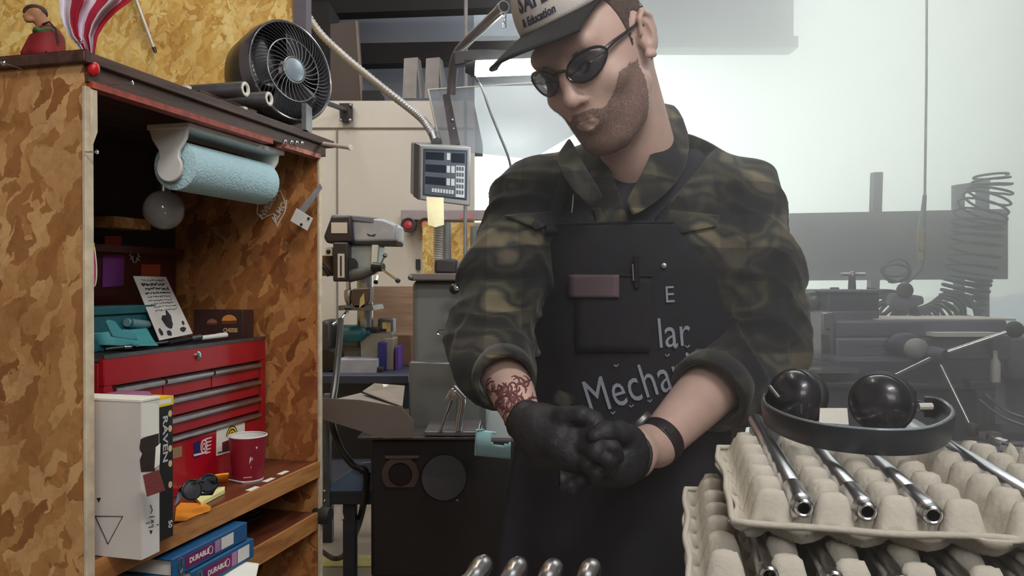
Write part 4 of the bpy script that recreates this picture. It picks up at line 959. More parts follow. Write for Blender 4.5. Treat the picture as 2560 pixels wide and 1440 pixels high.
obj('cap_button', MB().ball(CMt @ Vector((0,.004,.086)), .006, sc=(1,1,.5)), m_cap, cp)
def brim(u, v):
    a = (u-.5)*2.1; p0 = capS(a, .0, .001); ext = .108*math.cos(a*.74)**.5
    d = Vector((p0.x*.35, 1, 0)).normalized(); q = p0 + d*ext*v
    q.z += .004 - .006*v*v - 2.4*(q.x**2)*(.35+.65*v) ; return CMt @ q
bmg = MB().grid(brim, 40, 14); obj('brim', bmg, m_cap, cp, smooth=180, solid=.0035)
obj('brim_edge', MB().tube([brim(i/40, 1) for i in range(41)], .0024, 8), m_cap, cp)
# cap wording
CAPX = 0
def on_cap(mb, z0, sc=1.0):
    out = MB(); out.f = mb.f
    for p in mb.v: out.v.append(CMt @ capS((p.x+CAPX)/.100, z0 + p.y/.088, .0040 + p.z))
    return out
m_navy = mat('navy_print', srgb(62,60,86), .8)
obj('lettering', on_cap(letter_mb('SAFE', .034, Matrix.Identity(4), .0002, bold=.0012, sx=.85, spacing=1.1), .47), m_navy, cp, smooth=0, label='large navy letters on the cap')
obj('lettering', on_cap(letter_mb('& Education', .0145, Matrix.Identity(4), .0002, bold=.0004, shear=.3), .19), m_navy, cp, smooth=0, label='small slanted navy letters on the cap')

# --- clothes
def camo_mat():
    m = bpy.data.materials.new('camouflage_plaid'); m.use_nodes = True; nt = m.node_tree; b = nt.nodes['Principled BSDF']; b.inputs['Roughness'].default_value = .92; b.inputs['Sheen Weight'].default_value = .15
    tc = nd(nt, 'ShaderNodeTexCoord'); L_ = nt.links.new
    wn = nd(nt, 'ShaderNodeTexNoise'); wn.inputs['Scale'].default_value = 6; L_(tc.outputs['Object'], wn.inputs['Vector'])
    wa = nd(nt, 'ShaderNodeVectorMath', operation='MULTIPLY_ADD'); wa.inputs[1].default_value = (.03,.03,.03); L_(wn.outputs['Color'], wa.inputs[0]); L_(tc.outputs['Object'], wa.inputs[2])
    n1 = nd(nt, 'ShaderNodeTexNoise'); n1.inputs['Scale'].default_value = 11; n1.inputs['Detail'].default_value = 1.5; mp = nd(nt, 'ShaderNodeMapping'); mp.inputs['Scale'].default_value = (1,1,1.5)
    L_(wa.outputs[0], mp.inputs[0]); L_(mp.outputs[0], n1.inputs['Vector'])
    r1 = nd(nt, 'ShaderNodeValToRGB'); r1.color_ramp.interpolation = 'EASE'; e = r1.color_ramp.elements
    e[0].position = .38; e[0].color = (*srgb(40,42,46), 1); e[1].position = .64; e[1].color = (*srgb(122,114,92), 1)
    for pos, c in ((.44, srgb(48,50,46)), (.50, srgb(82,82,66)), (.56, srgb(56,58,56))): q = e.new(pos); q.color = (*c, 1)
    L_(n1.outputs['Fac'], r1.inputs['Fac'])
    # plaid bands
    sp = nd(nt, 'ShaderNodeSeparateXYZ'); L_(wa.outputs[0], sp.inputs[0]); prev = r1.outputs['Color']
    for out, fr, ph, th, fac in ((2, 9.2, .1, .5, .80), (0, 9.6, .35, .5, .55), (2, 9.2, .42, .86, .4)):
        a = nd(nt, 'ShaderNodeMath', operation='MULTIPLY_ADD'); a.inputs[1].default_value = fr; a.inputs[2].default_value = ph+10; L_(sp.outputs[out], a.inputs[0])
        f = nd(nt, 'ShaderNodeMath', operation='FRACT'); L_(a.outputs[0], f.inputs[0])
        g = nd(nt, 'ShaderNodeMath', operation='GREATER_THAN'); g.inputs[1].default_value = th; L_(f.outputs[0], g.inputs[0])
        h = nd(nt, 'ShaderNodeMath', operation='MULTIPLY'); h.inputs[1].default_value = fac; L_(g.outputs[0], h.inputs[0])
        mx = nd(nt, 'ShaderNodeMix', data_type='RGBA', blend_type='MULTIPLY'); mx.inputs[7].default_value = (.36,.36,.44,1); L_(h.outputs[0], mx.inputs['Factor']); L_(prev, mx.inputs[6]); prev = mx.outputs[2]
    L_(prev, b.inputs['Base Color'])
    n2 = nd(nt, 'ShaderNodeTexNoise'); n2.inputs['Scale'].default_value = 350; L_(tc.outputs['Object'], n2.inputs['Vector'])
    bp = nd(nt, 'ShaderNodeBump'); bp.inputs['Strength'].default_value = .3; bp.inputs['Distance'].default_value = .002; L_(n2.outputs['Fac'], bp.inputs['Height']); L_(bp.outputs[0], b.inputs['Normal'])
    return m
m_camo = camo_mat()
cuR = P(1262, 950, 1.165); cuL = P(1772, 985, 1.20)
J = SDF((-.16, 1.02, .76), (.56, 1.60, 1.54), .0046)
def torso(T, o=0):
    T.ell((cx,1.375,1.29), (.195+o,.132+o,.165+o), .04).ell((cx+.005,1.385,1.12), (.185+o,.138+o,.20+o), .06).ell((cx,1.39,.95), (.185+o,.140+o,.15+o), .06)
torso(J)
J.cap((.16,1.365,1.400), shR+Vector((0,0,-.002)), .062, .058, .05).cap((.28,1.372,1.415), shL+Vector((0,0,.004)), .064, .062, .05)
J.chain([shR, shR.lerp(elR,.5)+Vector((-.004,0,0)), elR+Vector((-.008,0,0))], [.063,.067,.061], .035)
J.chain([elR+Vector((-.008,0,0)), elR.lerp(cuR,.5)+Vector((-.006,0,-.01)), cuR], [.062,.060,.045], .03)
J.chain([shL, shL.lerp(elL,.5)+Vector((.012,0,.01)), elL+Vector((.012,0,.004))], [.068,.080,.075], .035)
J.chain([elL+Vector((.012,0,.004)), elL.lerp(cuL,.5)+Vector((.006,0,-.012)), cuL], [.076,.074,.060], .03)
g = np.meshgrid(*J.ax, indexing='ij')
# creases: rings round the sleeves, long folds on the body
def ringfold(a, b, fr, amp, seed, tilt):
    a = np.array(a); b = np.array(b); d = (b-a); l = np.linalg.norm(d); d = d/l; t = np.array(tilt, float)
    def f(x, y, z):
        s = (x-a[0])*(d[0]+t[0]) + (y-a[1])*(d[1]+t[1]) + (z-a[2])*(d[2]+t[2]); q = (x-a[0])*d[0] + (y-a[1])*d[1] + (z-a[2])*d[2]
        px = x-a[0]-d[0]*q; py = y-a[1]-d[1]*q; pz = z-a[2]-d[2]*q; r = np.sqrt(px*px+py*py+pz*pz)
        wgt = np.exp(-((q-l*.5)/(l*.62))**4)*np.exp(-(r/.10)**4); n = nz3(seed, .5, 22)(x, y, z)
        return amp*wgt*(1-np.abs(np.sin(s*fr + 2.2*n)))**2*(-1) + amp*.35*wgt
    return f
for a, b, fr, am, sd_, tl in ((shR, elR, 52, .010, 11, (.5,-.3,0)), (elR, cuR, 70, .010, 12, (0,.2,.5)), (shL, elL, 50, .012, 13, (-.5,-.3,0)), (elL, cuL, 66, .013, 14, (0,.3,.5))):
    J.F += ringfold(a, b, fr, am, sd_, tl)(*g).astype(np.float32)
n1 = nz3(21, .006, 26)(*g); n2 = nz3(22, .0035, 55)(*g); J.F += (n1+n2).astype(np.float32)
# diagonal chest folds
s_ = (g[0]-cx)*30 + (g[2]-1.25)*34; J.F += (-.005*np.exp(-((g[2]-1.27)/.12)**2)*np.exp(-((g[0]-.10)/.10)**2)*(1-np.abs(np.sin(s_+2*nz3(5,.5,18)(*g))))**2).astype(np.float32)
# open neck and V, hollow sleeves ends, hem
vx = .198 + (g[2]-1.30)*.30; hw = (g[2]-1.285)*.62
vcut = np.maximum.reduce([np.abs(g[0]-vx) - hw, -(g[2]-1.285), g[1]-1.345])
J.F = np.maximum(J.F, -vcut.astype(np.float32))
J.cap(H(0,-.02,-.06), (.225,1.345,1.41), .064, .066, .01, op='s')
J.F = np.maximum(J.F, (.90 - g[2]).astype(np.float32))
J.cap(cuR - (elR-cuR).normalized()*-.020, cuR - (elR-cuR).normalized()*.05, .036, .038, .004, op='s')
J.cap(cuL - (elL-cuL).normalized()*-.025, cuL - (elL-cuL).normalized()*.07, .048, .052, .004, op='s')
for cu, el in ((cuR, elR), (cuL, elL)):
    n = (cu-el).normalized(); c = cu + n*.006; dd_ = (g[0]-c.x)*n.x + (g[1]-c.y)*n.y + (g[2]-c.z)*n.z
    near = np.sqrt((g[0]-c.x)**2+(g[1]-c.y)**2+(g[2]-c.z)**2) < .11
    J.F = np.where(near, np.maximum(J.F, dd_), J.F).astype(np.float32)
del g
jmb = J.mb(); jk = obj('jacket', jmb, m_camo, man, smooth=180); JB = bvh(jmb)
def onto(px, py, off=.004, B_=None):
    """point on the jacket seen at a pixel, raised towards the viewer"""
    r = ray(px, py).normalized(); h = (B_ or JB).ray_cast(CAM, r)
    return (h[0] - r*off) if h[0] is not None else P(px, py, 1.24)
def patch(pxs, off, B_=None, sub=8):
    """cloth patch draped on the jacket from a pixel quad"""
    a, b, c, d = pxs
    def fn(u, v):
        x = (a[0]*(1-u)+b[0]*u)*(1-v)+(d[0]*(1-u)+c[0]*u)*v; y = (a[1]*(1-u)+b[1]*u)*(1-v)+(d[1]*(1-u)+c[1]*u)*v; return onto(x, y, off, B_)
    return MB().grid(fn, sub, sub)
# collar
def flap(name, pts, off=.0, sol=.004):
    mb = MB(); n = len(pts)//2
    mb.grid(lambda u, v: Vector(pts[round(u*(n-1))]).lerp(Vector(pts[n+round(u*(n-1))]), v), n-1, 5)
    return obj(name, mb, m_camo, jk, smooth=180, solid=sol, subd=1)
flap('collar', [P(1424,340,1.26), P(1440,372,1.225), P(1470,430,1.205), P(1512,492,1.200), P(1388,392,1.25), P(1400,430,1.215), P(1430,478,1.200), P(1478,520,1.205)])
flap('collar', [P(1632,250,1.36), P(1640,310,1.31), P(1632,380,1.255), P(1600,440,1.225), P(1562,505,1.205), P(1690,262,1.38), P(1728,330,1.34), P(1722,420,1.27), P(1668,490,1.235), P(1580,545,1.210)])
cen = Vector((.222, 1.352, 0)); ring = []
flap('collar', [Vector((.222+.066*math.cos(a), 1.352+.062*math.sin(a), 1.475+.02*math.sin(a))) for a in [math.radians(-20+i*25) for i in range(9)]] + [Vector((.222+.082*math.cos(a), 1.356+.074*math.sin(a), 1.425+.01*math.sin(a))) for a in [math.radians(-20+i*25) for i in range(9)]])
# placket
mb = MB().grid(lambda u, v: onto(1478+22*u + 40*v - 30*v*v, 520+62*v, .004+.002*math.sin(PI*u)), 4, 10); obj('placket', mb, m_camo, jk, smooth=180, solid=.002)
# pocket flaps with buttons
pk = obj('pocket_flap', patch([(1262,540),(1385,528),(1378,560),(1345,572)], .006), m_camo, jk, smooth=180, solid=.004)
obj('button', MB().lathe([(.007,0),(.007,.002),(.005,.003),(0,.0025)], axisM(onto(1341,562,.010), -ray(1341,562)), 20), M_['blackm'], pk)
pk = obj('pocket_flap', patch([(1640,520),(1800,540),(1790,566),(1668,590)], .006), m_camo, jk, smooth=180, solid=.004)
obj('button', MB().lathe([(.007,0),(.007,.002),(.005,.003),(0,.0025)], axisM(onto(1700,572,.010), -ray(1700,572)), 20), M_['blackm'], pk)
for cu, el, r in ((cuR, elR, .044), (cuL, elL, .059)):
    n = (cu-el).normalized(); M = axisM(cu, n)
    obj('cuff', MB().lathe([(r-.004,-.030),(r+.003,-.028),(r+.004,-.004),(r+.002,.006),(r-.004,.006),(r-.007,-.01)], M, 40, cap=False), m_camo, jk, smooth=180)
# shirt under the jacket
T = SDF((0.02,1.18,1.05), (.42,1.50,1.47), .0045); T.ell((cx,1.375,1.27), (.170,.122,.16), .03).cap((.17,1.36,1.385), (.28,1.365,1.395), .062, .062, .03)
T.cap((.222,1.350,1.38), Vector((.225,1.345,1.40)).lerp(H(0,-.02,-.06), .6), .068, .066, .02)
gz = np.meshgrid(*T.ax, indexing='ij'); T.F = np.maximum(T.F, gz[2]-1.422-(gz[1]-1.27)*.30).astype(np.float32)
m_tee = mat('dark_tee', srgb(46,46,56), .9, var=.12, vscale=30)
obj('shirt', T.mb(), m_tee, man, smooth=180)
# trousers and boots
T = SDF((0, 1.20, 0), (.46, 1.60, 1.0), .008)
T.ell((cx,1.40,.93), (.172,.125,.12), .05)
for sx in (-1, 1):
    hp = Vector((cx+sx*.085, 1.40, .90)); kn = Vector((cx+sx*.10, 1.39, .50)); an = Vector((cx+sx*.11, 1.42, .10)); T.chain([hp, kn, an], [.098,.072,.058], .03)
obj('trousers', T.mb(), mat('black_trousers', srgb(24,24,28), .9), man, smooth=180)
T = SDF((-.02, 1.20, -.005), (.48, 1.56, .2), .005)
for sx in (-1, 1):
    x = cx+sx*.112; T.cap((x,1.43,.15), (x,1.43,.06), .05, .05, .01).ell((x+sx*.008,1.36,.045), (.052,.13,.048), .02)
T.F = np.maximum(T.F, (.0 - T.ax[2])[None, None, :]*np.ones_like(T.F)).astype(np.float32)
obj('boots', T.mb(), M_['rubber'], man, smooth=180)
# apron
T = SDF((-.06, 1.05, .60), (.50, 1.6, 1.42), .008); torso(T, -.002); T.ell((cx,1.385,.78), (.18,.13,.25), .06); TBm = T.mb(); TB = bvh(TBm)
m_apr = mat('apron_black', srgb(34,34,42), .88, var=.10, vscale=50, bump=.15, bscale=600)
def aw(z):   # left and right apron edges as x at height z
    pts = [(1.315, .060, .245), (1.29, .052, .262), (1.24, .020, .315), (1.17, .012, .335), (1.08, .016, .350), (.95, .006, .345), (.80, -.018, .335), (.60, -.035, .345)]
    for (z0, a0, b0), (z1, a1, b1) in zip(pts, pts[1:]):
        if z <= z0 and z >= z1: t = (z0-z)/(z0-z1); return a0+(a1-a0)*t, b0+(b1-b0)*t
    return pts[-1][1:] if z < .6 else pts[0][1:]
apn = nz3(31, .004, 20)
nu, nv = 44, 90; Z0, Z1 = 1.312, .58; Yg = np.zeros((nv+1, nu+1)); Xg = np.zeros_like(Yg); Zg = np.zeros_like(Yg)
for j in range(nv+1):
    z = Z0 + (Z1-Z0)*j/nv; a, b = aw(z)
    for i in range(nu+1):
        x = a + (b-a)*i/nu; h = TB.ray_cast(Vector((x, .6, max(z, .80))), Vector((0, 1, 0))); y = h[0].y if h[0] else 1.36
        Xg[j, i] = x; Zg[j, i] = z; Yg[j, i] = y - .020
        Yg[j, i] -= .012*max(0, min(1, (1.0-z)/.1))
for _ in range(14): Yg[1:-1, 1:-1] = (Yg[:-2, 1:-1]+Yg[2:, 1:-1]+Yg[1:-1, :-2]+Yg[1:-1, 2:])/4; Yg[:, 0] = Yg[:, 1]+.003; Yg[:, -1] = Yg[:, -2]+.003
mb = MB(); 
for j in range(nv+1):
    for i in range(nu+1):
        z = Zg[j, i]; k = max(0, min(1, (1.02-z)/.25)); mb.v.append(Vector((Xg[j, i], Yg[j, i] + .010*k*math.sin(Xg[j, i]*55+z*2) + float(apn(Xg[j,i], 0, z))*.7, z)))
mb.f = [(j*(nu+1)+i, (j+1)*(nu+1)+i, (j+1)*(nu+1)+i+1, j*(nu+1)+i+1) for j in range(nv) for i in range(nu)]
ap = obj('apron', mb, m_apr, man, smooth=180, solid=.003); AB = bvh(mb)
def onap(px, py, off=.003): return onto(px, py, off, AB)
obj('hem', MB().tube([mb.v[i] + Vector((0,-.001,0)) for i in range(nu+1)], .0024, 6), m_apr, ap)
# straps over shoulders
for pts in ([(1378,585),(1385,540),(1402,480),(1418,420)], [(1648,585),(1655,540),(1672,470),(1690,400)]):
    c = [onto(x, y, .006) for x, y in pts]; mbs = MB()
    mbs.grid(lambda u, v: onto(pts[min(int(v*3), 2)][0]*(1-(v*3-min(int(v*3),2))) + pts[min(int(v*3),2)+1][0]*(v*3-min(int(v*3),2)) + (u-.5)*30, pts[min(int(v*3), 2)][1]*(1-(v*3-min(int(v*3),2))) + pts[min(int(v*3),2)+1][1]*(v*3-min(int(v*3),2)), .007), 4, 15)
    obj('strap', mbs, m_apr, ap, smooth=180, solid=.002)
# chest pocket of the apron, leather tag, pens
pk = obj('chest_pocket', patch([(1436,686),(1632,690),(1626,880),(1440,880)], .006, AB, 10), m_apr, ap, smooth=180, solid=.002)
obj('pocket_hem', MB().tube([onap(1436+196*i/12, 686+4*i/12, .008) for i in range(13)], .002, 6), m_apr, ap)
obj('leather_tag', patch([(1422,687),(1548,687),(1548,744),(1422,744)], .010, AB, 8), mat('leather_tag', srgb(96,80,86), .6), ap, smooth=180, solid=.002, label='dull brown leather tag')
obj('pen_clip', MB().tube([onap(1582,660,.012), onap(1584,702,.012)], .0014, 6), M_['chrome'], ap)
obj('pen_body', MB().tube([onap(1590,640,.010), onap(1592,720,.009)], .004, 10), M_['black'], ap)
obj('snap', MB().lathe([(.004,0),(.004,.0015),(0,.002)], axisM(onap(1660,664,.004), -ray(1660,664)), 14), M_['steel'], ap)
for (x0, y0, x1, y1, lb) in ((1434,486,1430,532,1), (1648,504,1638,532,2)):
    obj('pin', MB().tube([onto(x0, y0, .012), onto(x1, y1, .010)], .0013, 6), M_['chrome'], jk, label='bright wire pin on the jacket front')
# apron wording: laid on the cloth
def ap_text(body, size, pc, ang, bold=.0006, sx=1.0, spacing=1.0):
    m0 = letter_mb(body, size, Matrix.Identity(4), 0, bold=bold, sx=sx, spacing=spacing)
    V = [Vector(v) for v in m0.v]; Tr = [[f[0], f[k], f[k+1]] for f in m0.f for k in range(1, len(f)-1)] 
    for _ in range(2):
        cache = {}; nt_ = []
        def mid(a, b):
            k = (min(a, b), max(a, b))
            if k not in cache: cache[k] = len(V); V.append((V[a]+V[b])/2)
            return cache[k]
        for a, b, c in Tr: ab, bc, ca_ = mid(a, b), mid(b, c), mid(c, a); nt_ += [[a, ab, ca_], [ab, b, bc], [ca_, bc, c], [ab, bc, ca_]]
        Tr = nt_
    ca, sa = math.cos(ang), math.sin(ang); out = MB()
    for v in V:
        x = (v.x*ca - v.y*sa)*1640 + pc[0]; y = pc[1] - (v.x*sa + v.y*ca)*1640; out.v.append(onap(x, y, .0045))
    out.f = Tr; return out
m_prt = mat('print_pale', srgb(150,156,172), .8)
obj('lettering', ap_text('Mechanic', .076, (1618, 955), math.radians(17), 0, .66, 1.05), m_prt, ap, smooth=0, label='large pale word across the apron')
obj('lettering', ap_text('lar', .066, (1684, 834), math.radians(5), 0, .75), m_prt, ap, smooth=0)
obj('lettering', ap_text('E', .036, (1674, 738), math.radians(3), 0, .9), m_prt, ap, smooth=0)
for x, y in ((1540,912),(1532,1030),(1578,1013),(1624,1000),(1668,886),(1688,866),(1718,864)):
    obj('small_mark', MB().tube([onap(x-5, y, .005), onap(x, y+5, .005), onap(x+6, y-1, .005)], .0011, 5), m_prt, ap, smooth=0)

# --- gloved hands, one glove being pulled over the other
m_glv = mat('nitrile_glove', (.020,.020,.024), .58, var=.1, vscale=40, bump=.25, bscale=90)
def hand(S_, wr, pts_palm, fingers, thumb):
    S_.chain(pts_palm[0], pts_palm[1], .02)
    for f, r in fingers: S_.chain(f, r, .004)
    S_.chain(thumb[0], thumb[1], .006)
Y0 = 1.07
# his right hand (left in the photo): palm over the back of the other, fingers curling down
G = SDF((-.02,.95,.88), (.22,1.18,1.10), .0024)
G.chain([wrR + (gHR-wrR).normalized()*.004, P(1352,1082,1.075)], [.0275,.031], .01)
G.chain([P(1352,1082,1.075), P(1395,1100,1.05)], [.032,.029], .02).chain([P(1370,1064,1.08), P(1450,1080,1.045)], [.024,.021], .02).chain([P(1372,1126,1.07), P(1440,1140,1.04)], [.026,.022], .02)
fr = [([P(1448,1060,1.045), P(1490,1066,1.025), P(1522,1084,1.02), P(1535,1106,1.03)], [.0115,.0105,.0100,.0085]),
      ([P(1452,1086,1.035), P(1498,1096,1.010), P(1532,1118,1.005), P(1542,1142,1.015)], [.0118,.0108,.0102,.0088]),
      ([P(1446,1114,1.030), P(1490,1128,1.005), P(1520,1150,1.003), P(1524,1174,1.013)], [.0115,.0106,.0100,.0085]),
      ([P(1436,1142,1.035), P(1470,1160,1.012), P(1490,1180,1.012), P(1490,1198,1.020)], [.0105,.0096,.0090,.0076])]
for a, r in fr: G.chain(a, r, .005)
G.chain([P(1372,1052,1.07), P(1410,1042,1.045), P(1456,1040,1.030), P(1488,1046,1.030)], [.017,.0135,.0120,.0095], .008)
gg = np.meshgrid(*G.ax, indexing='ij'); G.F += nz3(41, .0010, 120)(*gg).astype(np.float32)
gl1 = obj('glove', G.mb(), m_glv, man, smooth=180, label='black glove on his right hand, fingers curled over the other hand')
M, l = between(wrR + (gHR-wrR).normalized()*.0, wrR + (gHR-wrR).normalized()*.02)
obj('glove_cuff', MB().lathe([(.026,-.004),(.0285,-.005),(.0295,.0),(.0295,.016),(.027,.018)], M, 32, cap=False), m_glv, gl1, smooth=180)
# his left hand (right in the photo): mostly under, glove half on, heel of the hand bare
G = SDF((.06,.95,.86), (.26,1.18,1.08), .0024)
wq = P(1568,1136,1.075)
G.chain([wq, P(1545,1140,1.065)], [.034,.035], .015).chain([P(1548,1110,1.07), P(1490,1115,1.06)], [.026,.024], .02).chain([P(1545,1165,1.06), P(1480,1165,1.055)], [.027,.024], .02)
fl = [([P(1488,1112,1.062), P(1440,1120,1.060), P(1404,1142,1.058), P(1398,1166,1.05)], [.0118,.0108,.0100,.0086]),
      ([P(1482,1138,1.058), P(1430,1152,1.050), P(1396,1176,1.045), P(1394,1198,1.04)], [.0120,.0110,.0102,.0088]),
      ([P(1480,1164,1.055), P(1432,1180,1.045), P(1406,1200,1.040), P(1408,1216,1.038)], [.0115,.0106,.0100,.0086]),
      ([P(1490,1186,1.055), P(1452,1202,1.045), P(1430,1216,1.040), P(1432,1228,1.038)], [.0105,.0096,.0090,.0076])]
for a, r in fl: G.chain(a, r, .005)
G.chain([P(1580,1100,1.065), P(1548,1084,1.035), P(1512,1080,1.012), P(1486,1090,1.005)], [.018,.0145,.0122,.0098], .008)
gg = np.meshgrid(*G.ax, indexing='ij'); G.F += nz3(42, .0010, 120)(*gg).astype(np.float32)
n = (wrL - wq).normalized(); c = wq + n*.004
G.F = np.maximum(G.F, ((gg[0]-c.x)*n.x + (gg[1]-c.y)*n.y + (gg[2]-c.z)*n.z + nz3(44,.004,60)(*gg))).astype(np.float32)
gl2 = obj('glove', G.mb(), m_glv, man, smooth=180, label='black glove on his left hand, rolled at the wrist')
M = axisM(wq, n); obj('glove_cuff', MB().tube([M @ Vector((.0365*math.cos(a), .034*math.sin(a), .003*math.sin(3*a))) for a in [i*2*PI/32 for i in range(32)]], .003, 8, closed=True), m_glv, gl2, smooth=180)
# bare heel of his left hand and wrist watch
ax_ = (elL - wrL).normalized(); wm = wrL + ax_*.008; M = axisM(wm, ax_)
wt = obj('watch', MB().lathe([(.0305,-.011),(.0335,-.011),(.0345,-.008),(.0352,.008),(.0342,.011),(.0312,.011)], M, 40, cap=False), mat('watch_strap', srgb(44,32,40), .5), man, smooth=180, label='dark strap watch on his left wrist')
vdir = (CAM - wm); vl = M.to_3x3().inverted() @ vdir; aa = math.atan2(vl.y, vl.x)
for da, s in ((-.9, .0095), (.55, .0095)):
    pass
q = M @ Vector((.036*math.cos(aa-1.5), .036*math.sin(aa-1.5), 0)); obj('watch_case', MB().lathe([(.017,-.003),(.019,0),(.018,.006),(.015,.008),(0,.008)], axisM(q, q-wm), 32), M_['steel_d'], wt)
q = M @ Vector((.0345*math.cos(aa), .0345*math.sin(aa), 0)); Mb = axisM(q, q-wm, ax_)
obj('buckle', MB().cbox((0,0,0), (.012,.016,.004), Mb), M_['blackm'], wt, bevel=.001)
# tattoo on his right forearm: swirling lines lying on the skin
BB = bvh(body_mb); mt = mat('tattoo_ink', srgb(110,66,68), .6); mb = MB(); rr = random.Random(3)
for k in range(120):
    cx0, cy0 = rr.uniform(1225,1335), rr.uniform(955,1075); r0 = rr.uniform(7,22); a0 = rr.uniform(0,6.3); sp_ = rr.uniform(2.2,4.6); pts = []
    for i in range(12):
        a = a0 + sp_*i/11; r = r0*(1-.045*i); p = ray(cx0+r*math.cos(a), cy0+r*math.sin(a)*1.2).normalized(); h = BB.ray_cast(CAM, p)
        if h[0] is None or h[0].y > 1.35: break
        pts.append(h[0] - p*.0002)
    if len(pts) > 3: mb.tube(pts, [.0008+.0010*math.sin(PI*i/(len(pts)-1)) for i in range(len(pts))], 5)
if mb.v: obj('tattoo', mb, mt, man, smooth=180, label='faded swirling tattoo lines')
# ================================================================== workshop in the middle distance
def cyl(mb, a, b, r0, r1=None, n=20):
    M, l = between(a, b); return mb.lathe([(r0, 0), (r1 if r1 is not None else r0, l)], M, n)
def pbox(x0, y0, x1, y1, Y, dep):
    a = P(x0, y0, Y); b = P(x1, y1, Y); return MB().box((a.x, Y, b.z), (b.x, Y+dep, a.z))
def base(px, Y, z=0): q = P(px, 700, Y); return (q.x, Y, z)
# ---- flexible conduit
pts = [P(742,-40,2.6), P(760,20,2.6), P(800,82,2.6), P(860,140,2.58), P(920,190,2.56), P(980,238,2.52), P(1030,276,2.46), P(1062,305,2.40), P(1084,340,2.34), P(1092,352,2.32)]
def spline(p, n=8):
    out = []; m = len(p)
    for i in range(m-1):
        a, b, c, d = p[max(i-1,0)], p[i], p[i+1], p[min(i+2, m-1)]
        for k in range(n):
            t = k/n; out.append(.5*((2*b) + (c-a)*t + (2*a-5*b+4*c-d)*t*t + (3*b-a-3*c+d)*t**3))
    out.append(p[-1]); return out
sp_ = spline(pts, 22)
rt = thing('metal_conduit', 'ribbed flexible metal conduit hanging down to the grey readout display', 'conduit', tuple(pts[-1]))
obj('ribbed_hose', MB().tube(sp_, [.0125 if i % 3 else .0100 for i in range(len(sp_))], 14), mat('conduit_steel', (.42,.42,.43), .5, .7), rt, smooth=60)
obj('end_fitting', MB().tube([P(1086,338,2.34), P(1092,356,2.31)], .016, 14), M_['steel_d'], rt)
# ---- digital readout
YD = 2.25; rt = thing('readout_display', 'grey digital readout box with three dark windows and a keypad', 'display', tuple(P(1110,516,YD)))
c0, c1, c2, c3 = P(1050,363,YD), P(1178,363+4,YD-.02), P(1176,516,YD-.02), P(1048,500,YD)
mg_ = mat('readout_grey', srgb(150,152,156), .45, .2); mgd = mat('readout_face', srgb(84,92,104), .4); mwin = mat('readout_window', srgb(34,40,52), .2)
off = P(1025,352,YD+.12) - P(1050,363,YD)
mb = MB(); q = [c0, c1, c2, c3]; qb = [v + off + Vector((.0,.02,0)) for v in q]
mb.add(q+qb, [(0,1,2,3), (7,6,5,4), (0,3,7,4), (1,5,6,2), (0,4,5,1), (3,2,6,7)]); 
me_f = [tuple(reversed(f)) for f in mb.f]; mb.f = me_f
obj('case', mb, mg_, rt, bevel=.004)
nn = (c1-c0).cross(c3-c0).normalized(); nn = nn if nn.dot(c0-CAM) < 0 else -nn
def dp(u, v, o=.001): return (c0*(1-u)+c1*u)*(1-v)+(c3*(1-u)+c2*u)*v + nn*o
def dq(u0, v0, u1, v1, o, th=.001): return MB().poly3([dp(u0,v0,o), dp(u1,v0,o), dp(u1,v1,o), dp(u0,v1,o)], th)
obj('side_shell', MB().poly3([c0+off*.5+nn*.0-Vector((.002,0,0)), c0+Vector((-.002,0,0)), c3+Vector((-.002,0,0)), c3+off*.5-Vector((.002,0,0))], .002), mat('case_dark', srgb(62,56,62), .5), rt)
obj('screen_recess', dq(.07,.06,.93,.90,.0012), mat('recess', srgb(52,60,74), .5), rt, smooth=0)
fp = obj('face_panel', dq(.10,.10,.90,.88,.0022), mgd, rt, smooth=0)
for v in (.12, .34, .56): obj('readout_window', dq(.12, v, .52 if v > .2 else .48, v+.13, .0032), mwin, fp, smooth=0)
obj('readout_window', dq(.62, .12, .88, .28, .0032), mwin, fp, smooth=0)
mky = mat('key_pale', srgb(196,202,206), .5)
for v in (.125, .345, .565): obj('key', dq(.535, v, .60, v+.12, .0034), mky, fp, smooth=0)
for v in (.345, .565): obj('key', dq(.625, v, .69, v+.12, .0034), mky, fp, smooth=0)
obj('keypad', dq(.715, .33, .885, .87, .0030), mky, fp, smooth=0, label='pale keypad block')
for i in range(3):
    for j in range(5): obj('key', dq(.73+i*.05, .35+j*.10, .765+i*.05, .41+j*.10, .0042), mgd, fp, smooth=0)
for i in range(8): obj('key', dq(.25+i*.055, .76, .29+i*.055, .83, .0036), mky, fp, smooth=0)
mb = MB().poly3([P(1066,492,YD-.03), P(1109,494,YD-.03), P(1110,562,YD-.035), P(1088,568,YD-.037), P(1070,562,YD-.035)], .001)
tag(obj('paper_note', mb, mat('cream_note', srgb(255,240,196), .8), smooth=0), 'cream paper note stuck under the grey readout display', 'note')
rt = thing('display_arm', 'dark bracket arm rising from the readout display', 'bracket', tuple(P(1138,362,2.32)))
obj('arm', MB().poly3([P(1106,236,2.34), P(1124,234,2.34), P(1150,360,2.30), P(1126,362,2.30)], .012), mat('arm_dark', srgb(70,64,70), .5), rt)
for q in ((1131,300),(1134,322)): obj('bolt', MB().ball(P(*q, 2.315), .004, n=12, m=8), M_['chrome'], rt)
